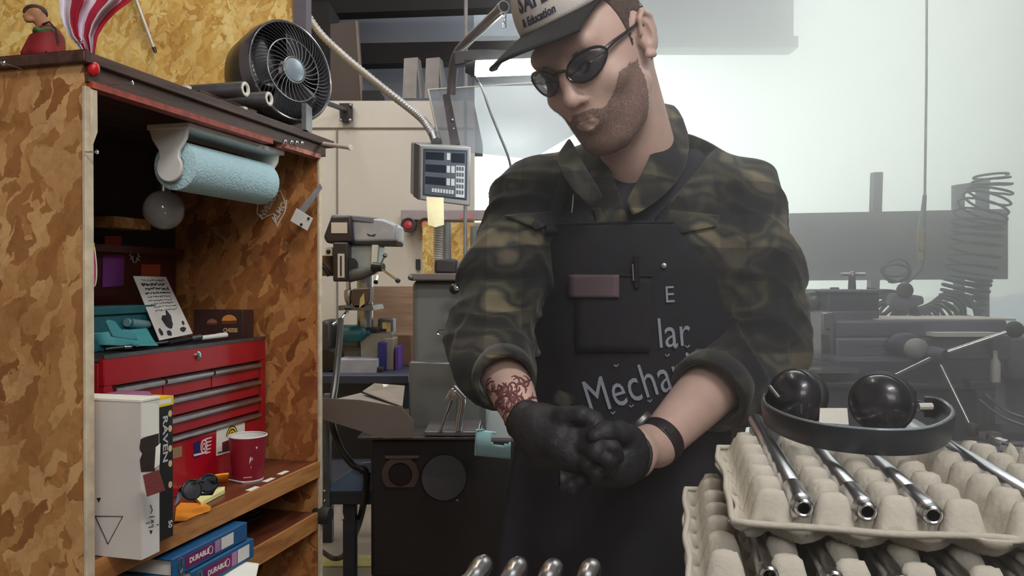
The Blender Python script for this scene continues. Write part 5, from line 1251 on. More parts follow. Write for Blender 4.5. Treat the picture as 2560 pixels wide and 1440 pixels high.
# ---- clear guard sheet
mpl = mat('clear_guard', srgb(150,158,172), .3, var=.06, vscale=6, alpha=.58, spec=.6)
mb = MB().poly3([P(1070,224,2.42), P(1345,206,2.42), P(1400,250,2.42), P(1442,332,2.42), P(1330,398,2.42), P(1100,372,2.42)], .004)
rt = thing('clear_guard', 'large clouded clear plastic guard sheet behind the readout display', 'guard', tuple(P(1100,372,2.42)))
obj('sheet', mb, mpl, rt, smooth=0)
obj('edge', MB().tube([P(1070,224,2.415), P(1096,345,2.415)], .003, 8), M_['white_pl'], rt)
obj('edge', MB().tube([P(1070,224,2.415), P(1345,206,2.415)], .002, 8), M_['white_pl'], rt)
# ---- thin steel post, curved pipe boom, hook, LED lamp, cord
tag(obj('thin_post', MB().tube([P(1165,-60,2.5), P(1163,640,2.5)], .0058, 12), mat('post_grey', srgb(150,150,154), .5, .2)), 'thin grey vertical post behind the readout display', 'post')
rt = thing('pipe_boom', 'bent grey pipe boom with open end above the bright work lamp', 'pipe', tuple(P(1130,240,2.2)))
obj('pipe', MB().tube(spline([P(1128,236,2.30), P(1131,190,2.28), P(1140,140,2.22), P(1168,104,2.12), P(1210,64,2.0), P(1258,18,1.88)], 8), .013, 16), mat('boom_grey', srgb(112,106,110), .45, .3), rt)
M = axisM(P(1259,17,1.874), P(1259,17,1.874)-P(1210,64,2.0)); obj('pipe_mouth', MB().lathe([(.0,.001),(.0105,.001)], M, 20), M_['black'], rt, smooth=0); obj('collar', MB().lathe([(.0125,-.012),(.0145,-.011),(.0145,.002),(.0115,.002)], M, 24, cap=False), M_['steel_d'], rt)
obj('tie_wire', MB().tube([P(1258,34,1.88), P(1150,128,2.16)], .0035, 8), M_['steel'], rt)
rt = thing('chain_hook', 'small bright wire hook hanging from the boom end', 'hook', tuple(P(1262,64,1.88)))
for k in range(3):
    c = P(1261+ (k%2)*1.5, 38+k*13, 1.88); obj('link', MB().tube([c + Vector(((.0022 if k % 2 else .004)*math.cos(a), (.004 if k % 2 else .0018)*math.cos(a), .0068*math.sin(a))) for a in [i*2*PI/16 for i in range(16)]], .0012, 6, closed=True), M_['chrome'], rt)
YL = 2.02; rt = thing('work_lamp', 'bright lit tube work lamp on a dark bracket behind the cap', 'lamp', tuple(P(1190,150,YL)))
la, lb = P(1186,172,YL), P(1352,166,YL)
obj('diffuser', MB().tube([la, la.lerp(lb,.03), la.lerp(lb,.97), lb], [.016,.0205,.0205,.016], 24), mat('lamp_glow', (1,1,1), .3, var=0, emis=(.93,1,.93), estr=5), rt, label='glowing tube')
obj('end_cap', MB().tube([la - Vector((.022,0,-.002)), la+Vector((.002,0,0))], [.012,.021], 20), M_['blackm'], rt)
obj('end_cap', MB().tube([lb, lb + Vector((.02,0,0))], [.021,.014], 20), M_['blackm'], rt)
obj('housing', MB().poly3([P(1134,128,YL+.02), P(1200,122,YL+.02), P(1350,128,YL+.02), P(1350,146,YL+.02), P(1190,154,YL+.02), P(1136,164,YL+.02)], .03), mat('housing_dark', srgb(58,58,62), .5), rt, bevel=.003)
obj('bracket', MB().poly3([P(1160,150,YL), P(1182,150,YL), P(1190,190,YL), P(1176,190,YL)], .012), M_['blackm'], rt)
tag(obj('lamp_cord', MB().tube(spline([P(1176,186,2.03), P(1190,196,2.04), P(1206,222,2.06), P(1226,280,2.1), P(1246,330,2.12), P(1274,404,2.14), P(1290,500,2.16)], 6), .0034, 8), M_['steel_d']), 'thin grey cord hanging from the work lamp behind the shoulder', 'cord')
ld_ = bpy.data.lights.new('work_lamp_light', 'AREA'); ld_.shape = 'RECTANGLE'; ld_.size = .16; ld_.size_y = .03; ld_.energy = 2.2; ld_.color = (.93,1,.95)
lo = bpy.data.objects.new('work_lamp_light', ld_); COL.objects.link(lo); lo.location = la.lerp(lb,.5) - Vector((0,.0,.03)); lo.rotation_euler = (0,0,0)
# ---- wall bar with round red lamps
YW = 4.5; rt = thing('signal_bar', 'grey bar on the pale wall with two round red lamps under it', 'lamp bar', tuple(P(1030,590,YW)))
obj('bar', pbox(1002,525,1215,550,YW,.08), mat('bar_grey', srgb(150,140,148), .5), rt, bevel=.004)
obj('red_mark', pbox(1150,534,1182,546,YW-.002,.003), mat('bar_red', srgb(190,120,130), .6), rt)
for x in (1022, 1064):
    M = axisM(P(x,563,YW), (0,-1,0)); o_ = obj('lamp_body', MB().lathe([(.038,-.06),(.042,0),(.042,.03),(.036,.034),(.036,.02),(0,.02)], M, 28), mat('lamp_ring', srgb(84,70,72), .5), rt)
    obj('red_lens', MB().lathe([(.025,.021),(.022,.030),(.0,.034)], M, 28), mat('red_lens', srgb(176,50,66), .3), o_)
tag(obj('wall_switch', pbox(1039,648,1050,674,4.57,.03), M_['blackm'], bevel=.002), 'small black switch on the pale wall right of the drill press', 'switch')
tag(obj('flakeboard_sheet', pbox(1056,556,1216,706+1.22/3.6*2000,3.6,.02), M_['osb_wall']), 'yellowish flakeboard sheet standing behind the machine column', 'board')
tag(obj('coiled_lead', MB().tube([P(1096,560+122*i/220, 2.47)+Vector((.013*math.cos(i*.6), .013*math.sin(i*.6), 0)) for i in range(221)], .0035, 6), M_['paper']), 'pale tightly coiled lead hanging below the cream note', 'cable')
# ---- central milling machine: column, top plate, handles, chip tray, base
YM = 2.42; m_mach = mat('machine_grey_green', srgb(112,114,112), .4, .1, var=.10, vscale=5); m_mach_d = mat('machine_dark', srgb(34,29,29), .5, .1, var=.2)
rt = thing('milling_machine', 'grey green milling machine column on a dark cast base', 'machine', base(1110, YM+.1))
obj('column', pbox(1030,700,1215,1096,YM,.34), m_mach, rt, bevel=.02, seg=4)
obj('cover_panel', pbox(1022,905,1142,1092,YM-.03,.05), mat('cover_grey', srgb(104,104,100), .35, .2, var=.1), rt, bevel=.006, label='plain sheet cover over the lower column')
obj('top_plate', pbox(1024,683,1222,702,YM-.04,.42), mat('plate_brown', srgb(122,112,108), .45, .3), rt, bevel=.005)
obj('plate_knob', MB().ball(P(1026,694,YM-.05), .008), M_['steel_d'], rt)
obj('motor_block', pbox(1086,647,1142,684,YM,.12), mat('block_dark', srgb(66,60,62), .5), rt, bevel=.008)
mb = MB(); cyl(mb, P(1117,686,YM+.06), P(1117,556,YM+.06), .014); obj('riser', mb, mat('riser_pale', srgb(160,160,158), .4, .3), rt)
obj('head_slide', pbox(1175,560,1330,690,YM+.05,.2), m_mach, rt, bevel=.01)
def crank(x0, y0, x1, y1, xk, yk, Y, rk=.016):
    h = obj('crank', MB().tube([P(x0,y0,Y), P(x1,y1,Y-.04)], [.008,.006], 12), M_['chrome'], rt); obj('crank_knob', MB().ball(P(xk,yk,Y-.02), rk), M_['black'], h); return h
crank(1168,712,1140,722,1136,722,YM-.06,.016)
crank(1170,828,1136,834,1142,858,YM-.06,.014)
obj('ring_handle', MB().tube([P(1108+17*math.cos(a), 832+6*math.sin(a), YM-.1) for a in [i*2*PI/20 for i in range(20)]], .003, 8, closed=True), M_['chrome'], rt)
h = obj('valve_fitting', MB().tube(spline([P(1120,1000,YM-.2), P(1132,978,YM-.2), P(1146,984,YM-.2), P(1156,1002,YM-.2), P(1150,1040,YM-.2), P(1146,1076,YM-.2)], 5), .009, 12), M_['chrome'], rt)
obj('valve_lever', MB().tube([P(1136,966,YM-.21), P(1164,996,YM-.23)], [.005,.003], 10), M_['chrome'], h)
obj('drain_rod', MB().tube([P(1130,1000,YM-.2), P(1100,1080,YM-.2)], .0045, 10), M_['chrome'], rt)
obj('base_casting', pbox(926,1096,1420,1446,YM-.14,.55).box((P(926,1,YM-.14).x, YM-.14, 0), (P(1420,1,YM-.14).x, YM+.41, P(1,1446,YM-.14).z+.01)), m_mach_d, rt, bevel=.01)
obj('base_lip', pbox(892,1093,1200,1100,YM-.20,.3), mat('lip', srgb(74,68,68), .4, .3), rt, bevel=.002)
obj('tray_edge', pbox(1060,1079,1196,1090,YM-.20,.30), mat('tray_edge', srgb(120,116,118), .35, .5), rt, bevel=.002)
Yf = YM-.145
mb = MB(); cc = P(1002,1184,Yf); R0 = 46/F*Yf; R1 = 30/F*Yf; n_ = 40
v0 = []
for i in range(n_):
    a = 2*PI*i/n_; k = min(1, (.80 if math.sin(a) < -.2 else 1)/max(abs(math.sin(a)), .01)) if math.sin(a) < -.7 else 1
    for r_, y_ in ((R0,0),(R0,-.012),(R1,-.012),(R1,0)): v0.append(Vector((cc.x+r_*math.cos(a), cc.y+y_, cc.z+max(r_*math.sin(a), -.036))))
mb.add(v0, [(i*4+k, i*4+k+1, ((i+1)%n_)*4+k+1, ((i+1)%n_)*4+k) for i in range(n_) for k in range(3)])
obj('cast_ring', mb, mat('ring_brown', srgb(78,62,56), .5), rt)
obj('ring_recess', MB().lathe([(R1*.98,0),(R1*.7,-.004),(0,-.004)], axisM(cc+Vector((0,-.003,0)), (0,-1,0)), 32), mat('recess_dark', srgb(28,18,17), .8), rt)
obj('small_shelf', pbox(962,1140,1048,1147,Yf-.02,.02), mat('ring_brown2', srgb(92,76,70), .5), rt, bevel=.002)
mb = MB(); cyl(mb, P(1110,1194,Yf), P(1110,1194,Yf-.03), .067, .062, 40); obj('round_cover', mb, mat('cover_black', srgb(38,34,36), .5), rt)
obj('screw', MB().ball(P(1143,1250,Yf-.012), .004), M_['steel'], rt)
# chip chute
rt = thing('chip_chute', 'folded grey sheet metal chute beside the machine column', 'chute', base(920, 2.26, .78))
mch2 = mat('chute_metal', srgb(124,114,108), .45, .3, var=.12, vscale=6); mch3 = mat('chute_light', srgb(158,150,146), .5, .2)
obj('front_wall', MB().poly3([P(806,996,2.22), P(900,1000,2.2), P(1002,1018,2.2), P(1034,1052,2.2), P(1034,1094,2.2), P(960,1096,2.2), P(806,1048,2.22)], .004), mch2, rt)
obj('rear_wall', MB().poly3([P(828,1000,2.25), P(902,982,2.45), P(1008,1018,2.3)], .003), mch3, rt)
obj('lid', MB().poly3([P(906,978,2.40), P(936,958,2.50), P(1012,964,2.42), P(1006,1016,2.28)], .003), mat('lid_pale', srgb(150,140,130), .45, .2), rt)
obj('lid_label', MB().poly3([P(956,960,2.46), P(976,962,2.46), P(974,972,2.44), P(966,976,2.43), P(960,970,2.44)], .001), M_['paper'], rt)
# teal face mask hanging off the tray
mb = MB().grid(lambda u, v: P(1190+ (88*u) - 2*v, 1073+ 12*u*(1-v) + (66+8*u)*v, 2.20 - .012*math.sin(PI*v)), 16, 12)
def inmask(px, py): return not ((px-1252)**2/26**2 + (py-1096)**2/17**2 < 1) and not ((px-1290)**2/16**2 + (py-1122)**2/11**2 < 1)
mb.f = [f for f in mb.f if inmask(*proj(sum((mb.v[i] for i in f), Vector())/4))]
rt = thing('face_mask', 'pale blue face mask hanging over the machine tray edge', 'mask', tuple(P(1190,1140,2.20)))
mm_ = mat('mask_blue', srgb(160,206,214), .85, var=.05, bump=.2, bscale=300)
obj('mask_sheet', mb, mm_, rt, solid=.002, smooth=180)
obj('folded_edge', MB().tube([P(1188,1138,2.195), P(1189,1110,2.19), P(1191,1076,2.195), P(1210,1074,2.2)], .0025, 8), mm_, rt)
# ---- bench at the back left, drill press
YB = 3.3; bz = P(900,938,YB-.2).z
rt = thing('steel_bench', 'low dark blue steel bench under the drill press', 'bench', base(880, YB))
mbl = mat('bench_blue', srgb(64,70,92), .5, .2)
obj('bench_top', MB().box((P(700,1,YB-.2).x, YB-.2, bz-.035), (P(1020,1,YB-.2).x, YB+.5, bz)), mbl, rt, bevel=.004)
for x in (P(705,1,YB-.2).x, P(1006,1,YB-.2).x):
    for y in (YB-.18, YB+.44): obj('leg', MB().box((x, y, 0), (x+.045, y+.045, bz-.03)), mbl, rt)
obj('lower_panel', MB().box((P(700,1,YB).x, YB+.35, .45), (P(1020,1,YB).x, YB+.37, bz-.03)), mat('bench_back', srgb(96,100,118), .6), rt)
obj('bench_shelf', MB().box((P(700,1,YB-.2).x+.02, YB-.15, .40), (P(1020,1,YB-.2).x-.02, YB+.4, .43)), mbl, rt)
rt = thing('drill_press', 'bench drill press with silver and black head beside the cubby edge', 'drill press', base(905, YB+.05, bz))
m_sil = mat('press_silver', srgb(176,182,196), .35, .2); m_pd = mat('press_dark', srgb(46,40,44), .45); m_pw = mat('press_pale', srgb(170,182,184), .4)
obj('head_cover', MB().poly3([P(876,538,YB-.05), P(960,546,YB-.05), P(992,560,YB-.05), P(992,604,YB-.05), P(880,606,YB-.05)], .22), m_sil, rt, bevel=.012, seg=3)
obj('cover_top', MB().poly3([P(830,536,YB-.06), P(878,537,YB-.06), P(962,546,YB-.04), P(994,562,YB-.04), P(994,568,YB-.04), P(880,552,YB-.06), P(824,550,YB-.06)], .24), mat('press_top', srgb(104,104,116), .4), rt, bevel=.006)
obj('motor_cover', MB().poly3([P(828,540,YB-.08), P(878,538,YB-.08), P(884,606,YB-.08), P(816,608,YB-.08), P(808,592,YB-.08), P(820,560,YB-.08)], .24), m_pd, rt, bevel=.010, seg=3)
obj('rating_label', pbox(828,556,868,583,YB-.083,.002), M_['card'], rt, smooth=0)
obj('cover_logo', MB().poly3([P(916,583,YB-.053), P(928,588,YB-.053), P(940,584,YB-.053), P(936,591,YB-.053), P(922,590,YB-.053)], .001), M_['ink'], rt, smooth=0)
obj('lower_edge', MB().poly3([P(880,604,YB-.055), P(992,604,YB-.055), P(990,612,YB-.055), P(880,610,YB-.055)], .2), M_['blackm'], rt)
obj('head_body', MB().poly3([P(868,610,YB-.03), P(948,610,YB-.03), P(944,664,YB-.03), P(920,680,YB-.03), P(890,680,YB-.03), P(868,664,YB-.03)], .16), m_pw, rt, bevel=.012, seg=3)
obj('body_rib', MB().poly3([P(930,612,YB-.06), P(944,612,YB-.06), P(938,662,YB-.06), P(928,662,YB-.06)], .03), M_['white_pl'], rt)
obj('switch_box', pbox(832,606,870,704,YB-.10,.12), m_pd, rt, bevel=.006)
obj('depth_scale', pbox(844,634,861,694,YB-.104,.003), M_['card'], rt, smooth=0)
obj('scale_marks', pbox(850,640,854,690,YB-.106,.002), M_['ink'], rt, smooth=0)
mb = MB(); cyl(mb, P(878,662,YB-.08), P(878,662,YB+.02), .028); obj('spring_housing', mb, M_['black'], rt)
obj('quill_clamp', MB().tube([P(874,690,YB-.06), P(905,684,YB-.08), P(940,672,YB-.10)], [.026,.024,.018], 16), mat('clamp_grey', srgb(92,96,98), .45), rt)
hb = obj('feed_hub', MB().tube([P(934,668,YB-.12), P(958,668,YB-.14)], [.020,.016], 18), M_['black'], rt)
for a, b in (((956,674),(992,700)), ((952,662),(962,640)), ((944,690),(940,704))):
    hd_ = obj('feed_handle', MB().tube([P(*a,YB-.15), P(*b,YB-.17)], .0045, 10), M_['chrome'], hb); obj('handle_knob', MB().tube([P(*b,YB-.17), P(b[0]+(b[0]-a[0])*.15, b[1]+(b[1]-a[1])*.15, YB-.175)], .009, 12), M_['black'], hd_)
mb = MB(); cyl(mb, P(872,700,YB-.03), P(872,740,YB-.03), .012, .010); obj('quill', mb, M_['chrome'], rt)
obj('chuck', MB().lathe([(.008,-.06),(.016,-.045),(.020,-.02),(.018,0),(.010,.004)], Matrix.Translation(P(872,726,YB-.03)), 20), M_['steel'], rt)
mb = MB(); cyl(mb, (P(912,1,YB+.10).x, YB+.10, bz), P(912,610,YB+.10), .034); obj('column', mb, M_['steel'], rt)
obj('foot_plate', MB().box((P(850,1,YB).x, YB-.1, bz), (P(965,1,YB).x, YB+.22, bz+.02)), m_pd, rt, bevel=.004)
obj('switch_plate', pbox(812,618,831,640,YB-.06,.02), M_['card'], rt, bevel=.002); obj('switch', MB().ball(P(821,629,YB-.065), .009), M_['black'], rt)
obj('side_knob', MB().tube([P(800,660,YB-.06), P(814,672,YB-.06), P(824,688,YB-.05)], [.012,.010,.012], 12), M_['black'], rt)
obj('motor', MB().tube([P(812,690,YB+.05), P(812,640,YB+.05)], .05, 20), mat('motor_brown', srgb(112,92,84), .5), rt)
tb_ = obj('table', MB().poly3([P(846,764,YB-.12), P(930,764,YB-.12), P(934,776,YB-.12), P(846,776,YB-.12)], .26), M_['steel_d'], rt)
rt = thing('press_vise', 'brown and steel machine vise standing on the drill press table', 'vise', tuple(P(895,774,YB-.1)))
mvs = mat('vise_brown', srgb(88,72,66), .45, .3)
obj('fixed_jaw', MB().poly3([P(880,722,YB-.12), P(926,718,YB-.12), P(924,752,YB-.12), P(912,772,YB-.12), P(884,772,YB-.12), P(876,750,YB-.12)], .10), mvs, rt, bevel=.006)
obj('jaw_plate', MB().poly3([P(900,746,YB-.124), P(910,732,YB-.124), P(912,758,YB-.124), P(898,770,YB-.124)], .01), M_['chrome'], rt)
obj('vise_screw', MB().tube([P(868,780,YB-.14), P(850,800,YB-.2), P(832,812,YB-.22)], [.008,.006,.005], 12), M_['chrome'], rt)
obj('vise_handle', MB().tube([P(862,770,YB-.16), P(878,772,YB-.16)], .006, 10), M_['black'], rt)
# clutter on the bench
def simple(name, mb, m, lb, cat, group=None, **k): return tag(obj(name, mb, m, **k), lb, cat, group)
def onb(x0, y0, x1, Y, dep):      # box standing on the bench top
    a = P(x0, y0, Y); b = P(x1, 700, Y); return MB().box((a.x, Y, bz), (b.x, Y+dep, a.z))
simple('backing_board', onb(925, 716, 1036, YB+.42, .02), wood_mat('panel_tan', srgb(150,122,104), srgb(172,146,128), .6), 'tan wooden panel standing behind the drill press', 'panel')
simple('cardboard_box', onb(968, 838, 1028, YB+.15, .14), mat('cardboard', srgb(132,100,78), .8), 'brown cardboard carton on the bench against the machine column', 'box', bevel=.003)
simple('motor_cylinder', MB().tube([(P(812,1,YB-.1).x, YB-.1, bz+.045), (P(812,1,YB-.1).x+.0, YB+.05, bz+.045)], .045, 24), M_['black'], 'round black motor lying at the left end of the bench', 'motor')
simple('machine_body', onb(800, 800, 832, YB, .15), mat('grind_dark', srgb(62,60,66), .5), 'dark grinder body behind the round black motor', 'grinder', bevel=.02)
mb = MB(); a = P(944,856,YB-.05); simple('blue_bin', onb(944, 856, 964, YB-.05, .12), mat('bin_blue', srgb(40,44,120), .5), 'deep blue plastic bin standing on the bench', 'bin', bevel=.004)
simple('purple_binder', onb(988, 868, 996, YB-.02, .14), mat('purple', srgb(96,62,168), .5), 'narrow purple binder upright on the bench', 'binder')
simple('clear_box', onb(960, 846, 984, YB-.02, .12), mat('box_clear', srgb(150,142,132), .4), 'grey translucent box between the blue bin and purple binder', 'box', bevel=.003)
simple('paper_stack', onb(840, 900, 940, YB-.12, .2), mat('papers', srgb(176,180,196), .8), 'stack of pale papers on the bench beside the blue bin', 'papers')
simple('parts_tray', onb(846, 868, 930, YB+.05, .15), mat('parts_tray', srgb(108,108,96), .6), 'olive grey parts tray behind the papers on the bench', 'tray', bevel=.004)
simple('teal_bottle', MB().lathe([(.03,0),(.032,.01),(.032,.07),(.02,.09),(.01,.095),(.01,.11)], axisM(P(858,838,YB-.02), (1,0,.1)), 20), M_['teal_d'], 'teal bottle lying on the clutter under the drill press table', 'bottle')
simple('clutter_block', onb(850, 812, 905, YB+.1, .1), mat('pale_stuff', srgb(160,186,196), .6), 'pale blue box behind the teal bottle', 'box', bevel=.003)
simple('clutter_block', onb(902, 820, 946, YB+.02, .12), M_['blackm'], 'black tool case under the drill press column', 'case', bevel=.006)
simple('steel_block', onb(944, 796, 982, YB+.12, .1), mat('dull_metal', srgb(92,92,88), .5, .3), 'dull grey metal block behind the clear box', 'block', bevel=.008)
rt = thing('height_gauge', 'small bright steel gauge standing before the dull metal block', 'gauge', tuple(P(962,850,YB+.0)))
obj('gauge_body', MB().poly3([P(956,806,YB+.05), P(974,806,YB+.05), P(974,832,YB+.05), P(966,832,YB+.05), P(966,822,YB+.05), P(956,822,YB+.05)], .02), M_['chrome'], rt)
obj('gauge_base', MB().box((P(950,1,YB+.05).x, YB+.0, bz), (P(980,1,YB+.05).x, YB+.1, P(1,830,YB+.05).z)), M_['steel_d'], rt)
simple('scale_bar', onb(902, 834, 980, YB-.01, .02), mat('bar_pale', srgb(146,144,140), .4, .4), 'pale steel bar across the clutter on the bench', 'bar')
# blue frame cart under the bench, caster, cable
YC = 2.52; rt = thing('shop_cart', 'blue grey steel cart with sloped side and black caster', 'cart', base(860, YC))
mcb = mat('cart_blue', srgb(110,140,180), .5); mcd = mat('cart_dark', srgb(52,54,66), .5)
obj('side_plate', MB().poly3([P(820,1214,YC), P(905,1158,YC), P(930,1156,YC), P(930,1228,YC), P(820,1228,YC)], .01), mcb, rt)
obj('shelf', MB().box((P(700,1,YC).x, YC, P(1,1262,YC).z), (P(935,1,YC).x, YC+.5, P(1,1228,YC).z)), mcd, rt, bevel=.004)
obj('upright', MB().box((P(808,1,YC).x, YC-.01, P(1,1262,YC).z), (P(824,1,YC).x, YC+.02, P(1,985,YC).z)), mat('upright_grey', srgb(92,98,108), .5, .2), rt)
for y in (1228, 1252): obj('rivet', MB().ball(P(812,y,YC-.012), .005), M_['chrome'], rt)
obj('upright', MB().box((P(922,1,YC).x, YC+.02, P(1,1262,YC).z), (P(938,1,YC).x, YC+.05, P(1,1120,YC).z)), mcd, rt)
obj('back_sheet', MB().box((P(700,1,YC).x, YC+.47, P(1,1262,YC).z), (P(935,1,YC).x, YC+.48, P(1,1060,YC).z)), M_['dark'], rt)
for (x, y) in ((864, YC+.06), (700, YC+.06), (700, YC+.44), (905, YC+.44)):
    xx_ = P(x,1,YC).x; w_ = obj('caster_fork', MB().box((xx_-.02, y-.022, .06), (xx_+.02, y+.022, P(1,1262,YC).z)), mcd, rt, bevel=.004)
    obj('wheel', MB().lathe([(.0,-.016),(.058,-.016),(.062,-.01),(.062,.01),(.058,.016),(0,.016)], axisM((xx_, y, .062), (1,0,0)), 28), M_['rubber'], w_)
    if x == 864: obj('brake_tab', MB().poly3([P(836,1268,YC-.03), P(852,1266,YC-.03), P(860,1296,YC-.05), P(852,1302,YC-.05)], .004), M_['card'], w_)
cab_ = spline([P(852,800,2.9), P(848,860,2.75), P(838,960,2.55), P(828,1040,2.45), P(846,1110,2.45), P(880,1160,2.45), P(914,1180,2.45), P(912,1240,2.48), P(893,1320,2.7), P(862,1385,3.2), P(835,1396,3.3), P(806,1380,3.4)], 6)
simple('black_hose', MB().tube(cab_, .011, 10), M_['black'], 'black rubber hose looping down past the cart to the floor', 'hose')
simple('blue_hose', MB().tube(spline([P(800,640,2.3)*0+P(812,990,2.52), P(850,1110,2.48), P(900,1178,2.48), P(932,1182,2.50)], 6), .004, 8), M_['blackm'], 'thin dark line running from the cart upright behind the hose', 'cable')
obj('corner_bumper', MB().lathe([(.0,-.02),(.018,-.02),(.021,-.012),(.021,.012),(.018,.02),(0,.02)], axisM(cw(806,1288,d=-.005), (1,-.2,0)), 28), M_['rubber'], cubby)
struct(obj('trim_4', MB().box((-2.5, 3.42, .0), (P(1010,1400,3.4).x, 3.56, .004)), mat('floor_tape', srgb(200,190,120), .7)))
# ================================================================== right: lathe, rack, air hoses, car, foreground trays
YT = 2.05
def tz(y, Y=YT): return P(0, y, Y).z
m_l = mat('lathe_paint', srgb(104,102,122), .45, .1, var=.15, vscale=8); m_l2 = mat('lathe_dark', srgb(70,66,86), .5, .1, var=.2, vscale=8); m_way = mat('lathe_ways', srgb(150,148,156), .25, .8, var=.1)
rt = thing('lathe', 'dark grey metal lathe with drill chuck and three spoke handle', 'lathe', base(2280, YT+.15))
obj('bed', pbox(2090,845,2516,925,YT,.30), m_l, rt, bevel=.006)
obj('bed_ways', pbox(2084,800,2520,846,YT+.02,.26), m_l, rt, bevel=.008)
obj('ways_top', pbox(2190,797,2540,802,YT+.03,.2), M_['paper'], rt)
for y in (862, 888): obj('bed_groove', pbox(2150,y,2510,y+3,YT-.002,.004), m_way, rt)
obj('end_plate', pbox(2054,780,2086,905,YT+.01,.25), m_way, rt, bevel=.004)
for y in (822,850,876): obj('screw', MB().ball(P(2072,y,YT+.006), .005), M_['black'], rt)
obj('end_gear_cover', MB().poly3([P(2058,838,YT), P(2072,838,YT), P(2078,884,YT), P(2060,884,YT)], .02), M_['blackm'], rt)
obj('apron_casting', pbox(2088,892,2480,975,YT-.04,.2), m_l2, rt, bevel=.012)
obj('side_casting', pbox(1925,905,2100,1100,YT+.0,.3), m_l2, rt, bevel=.006)
obj('lead_screw', MB().tube([P(1930,957,YT-.05), P(2484,966,YT-.05)], .010, 16), mat('leadscrew', srgb(120,116,126), .3, .8), rt)
obj('rod_bracket', pbox(2424,952,2482,976,YT-.075,.05), m_l2, rt, bevel=.004)
obj('lower_body', pbox(1990,975,2446,1110,YT-.02,.4), m_l2, rt, bevel=.01)
zb_ = tz(1110, YT-.02); obj('cabinet_base', MB().box((P(1990,1,YT-.02).x, YT-.02, 0), (P(2446,1,YT-.02).x, YT+.38, zb_+.01)), m_l2, rt, bevel=.01)
obj('chip_pan', MB().box((P(1880,1,YT).x, YT-.1, tz(912,YT+.1)), (P(2110,1,YT).x, YT+.38, tz(904,YT+.1))), m_way, rt)
# tailstock with chuck
ts = obj('tailstock', pbox(2070,728,2200,802,YT+.06,.16), m_l2, rt, bevel=.008)
obj('tailstock_cap', pbox(2066,724,2206,732,YT+.05,.18), m_l, ts, bevel=.003)
obj('tailstock_base', pbox(2060,778,2196,806,YT+.05,.18), m_l, ts, bevel=.004)
cz_ = P(2040,752,YT+.14)
obj('chuck', MB().lathe([(.004,-.052),(.016,-.046),(.026,-.028),(.030,-.010),(.030,.012),(.033,.014),(.033,.034),(.027,.038),(.020,.045)], axisM(cz_, (1,0,0)), 28), mat('chuck_black', srgb(62,62,70), .3, .6), ts)
for a in (.4, 1.6, 2.6): obj('chuck_hole', MB().tube([cz_ + Vector((.004, -.028*math.cos(a)-.0015, .028*math.sin(a)-.01)), cz_ + Vector((-.012, -.026*math.cos(a)-.001, .026*math.sin(a)-.01))], .004, 8), M_['chrome'], ts)
obj('drill_bit', MB().tube([P(1978,752,YT+.14), P(2012,752,YT+.14)], .005, 12), M_['steel_d'], ts)
obj('quill_post', MB().tube([P(2130,732,YT+.12), P(2130,690,YT+.12)], [.011,.009], 14), m_l2, ts)
h_ = obj('clamp_handle', MB().tube([P(2102,686,YT+.12), P(2162,686,YT+.12)], .005, 10), m_way, ts)
obj('handle_boss', MB().ball(P(2130,688,YT+.12), .011), m_way, h_)
for x in (2086, 2178): obj('cap_screw', MB().lathe([(.012,0),(.012,.008),(0,.009)], Matrix.Translation(P(x,726,YT+.12)), 14), m_l, ts)
obj('cast_bump', MB().ball(P(2262,862,YT-.01), .035, sc=(1.4,.8,.9)), m_l2, rt)
obj('oval_knob', MB().ball(P(2290,872,YT-.04), .03, sc=(1,.8,.9)), mat('oval_grey', srgb(150,156,156), .4), rt)
hubc = P(2340,890,YT-.07); hb = obj('handle_hub', MB().tube([P(2322,886,YT+.02), hubc, hubc+Vector((.012,-.02,0))], [.024,.024,.017], 20), m_l2, rt)
for (x, y, rk, Yb) in ((2536,824,.021,YT-.10), (2430,1074,.018,YT-.14), (2200,958,.018,YT-.12)):
    tip = P(x, y, Yb); sp_o = obj('spoke', MB().tube([hubc, tip], [.0058,.0050], 12), M_['chrome'], hb); obj('ball_knob', MB().ball(tip, rk), M_['black'], sp_o)
# saddle and right parts
obj('saddle', pbox(2480,838,2530,900,YT-.02,.22), m_l, rt, bevel=.006); obj('saddle_top', pbox(2340,832,2500,842,YT-.03,.05), M_['paper'], rt); obj('saddle_slide', pbox(2344,886,2476,896,YT-.045,.04), m_way, rt)
obj('head_casting', pbox(2524,842,2700,950,YT,.3), m_l, rt, bevel=.01)
obj('coolant_post', pbox(2488,890,2512,1060,YT+.05,.04), mat('post_pale', srgb(150,150,170), .5, .2), rt)
obj('grey_cover', pbox(2500,915,2700,1090,YT+.10,.25), mat('cover_lilac', srgb(120,120,144), .5), rt, bevel=.01)
obj('head_base', MB().box((P(2446,1,YT).x, YT+.02, 0), (P(2700,1,YT).x, YT+.38, tz(1085,YT+.1))), m_l2, rt)
rt = thing('coolant_bottle', 'small white plastic bottle hanging beside the lathe handle', 'bottle', tuple(P(2486,960,YT-.02)))
obj('bottle_body', MB().lathe([(.0,0),(.011,.001),(.012,.01),(.012,.05),(.006,.062),(.005,.07)], Matrix.Translation(P(2488,956,YT-.03)), 18), M_['white_pl'], rt)
obj('cap', MB().lathe([(.006,.07),(.006,.08),(.0,.081)], Matrix.Translation(P(2488,956,YT-.03)), 14), M_['white_pl'], rt)
# wires on the right
for k, (a, b, c) in enumerate((((2450,1000),(2505,1042),(2570,1068)), ((2464,985),(2520,1030),(2590,1052)))):
    simple('control_cable', MB().tube(spline([P(*a,1.9), P(*b,1.85), P(*c,1.8)], 8), .0035, 8), M_['steel_d'], ('upper' if k else 'lower') + ' of two thin cables sloping across the lathe at the right edge', 'cable')
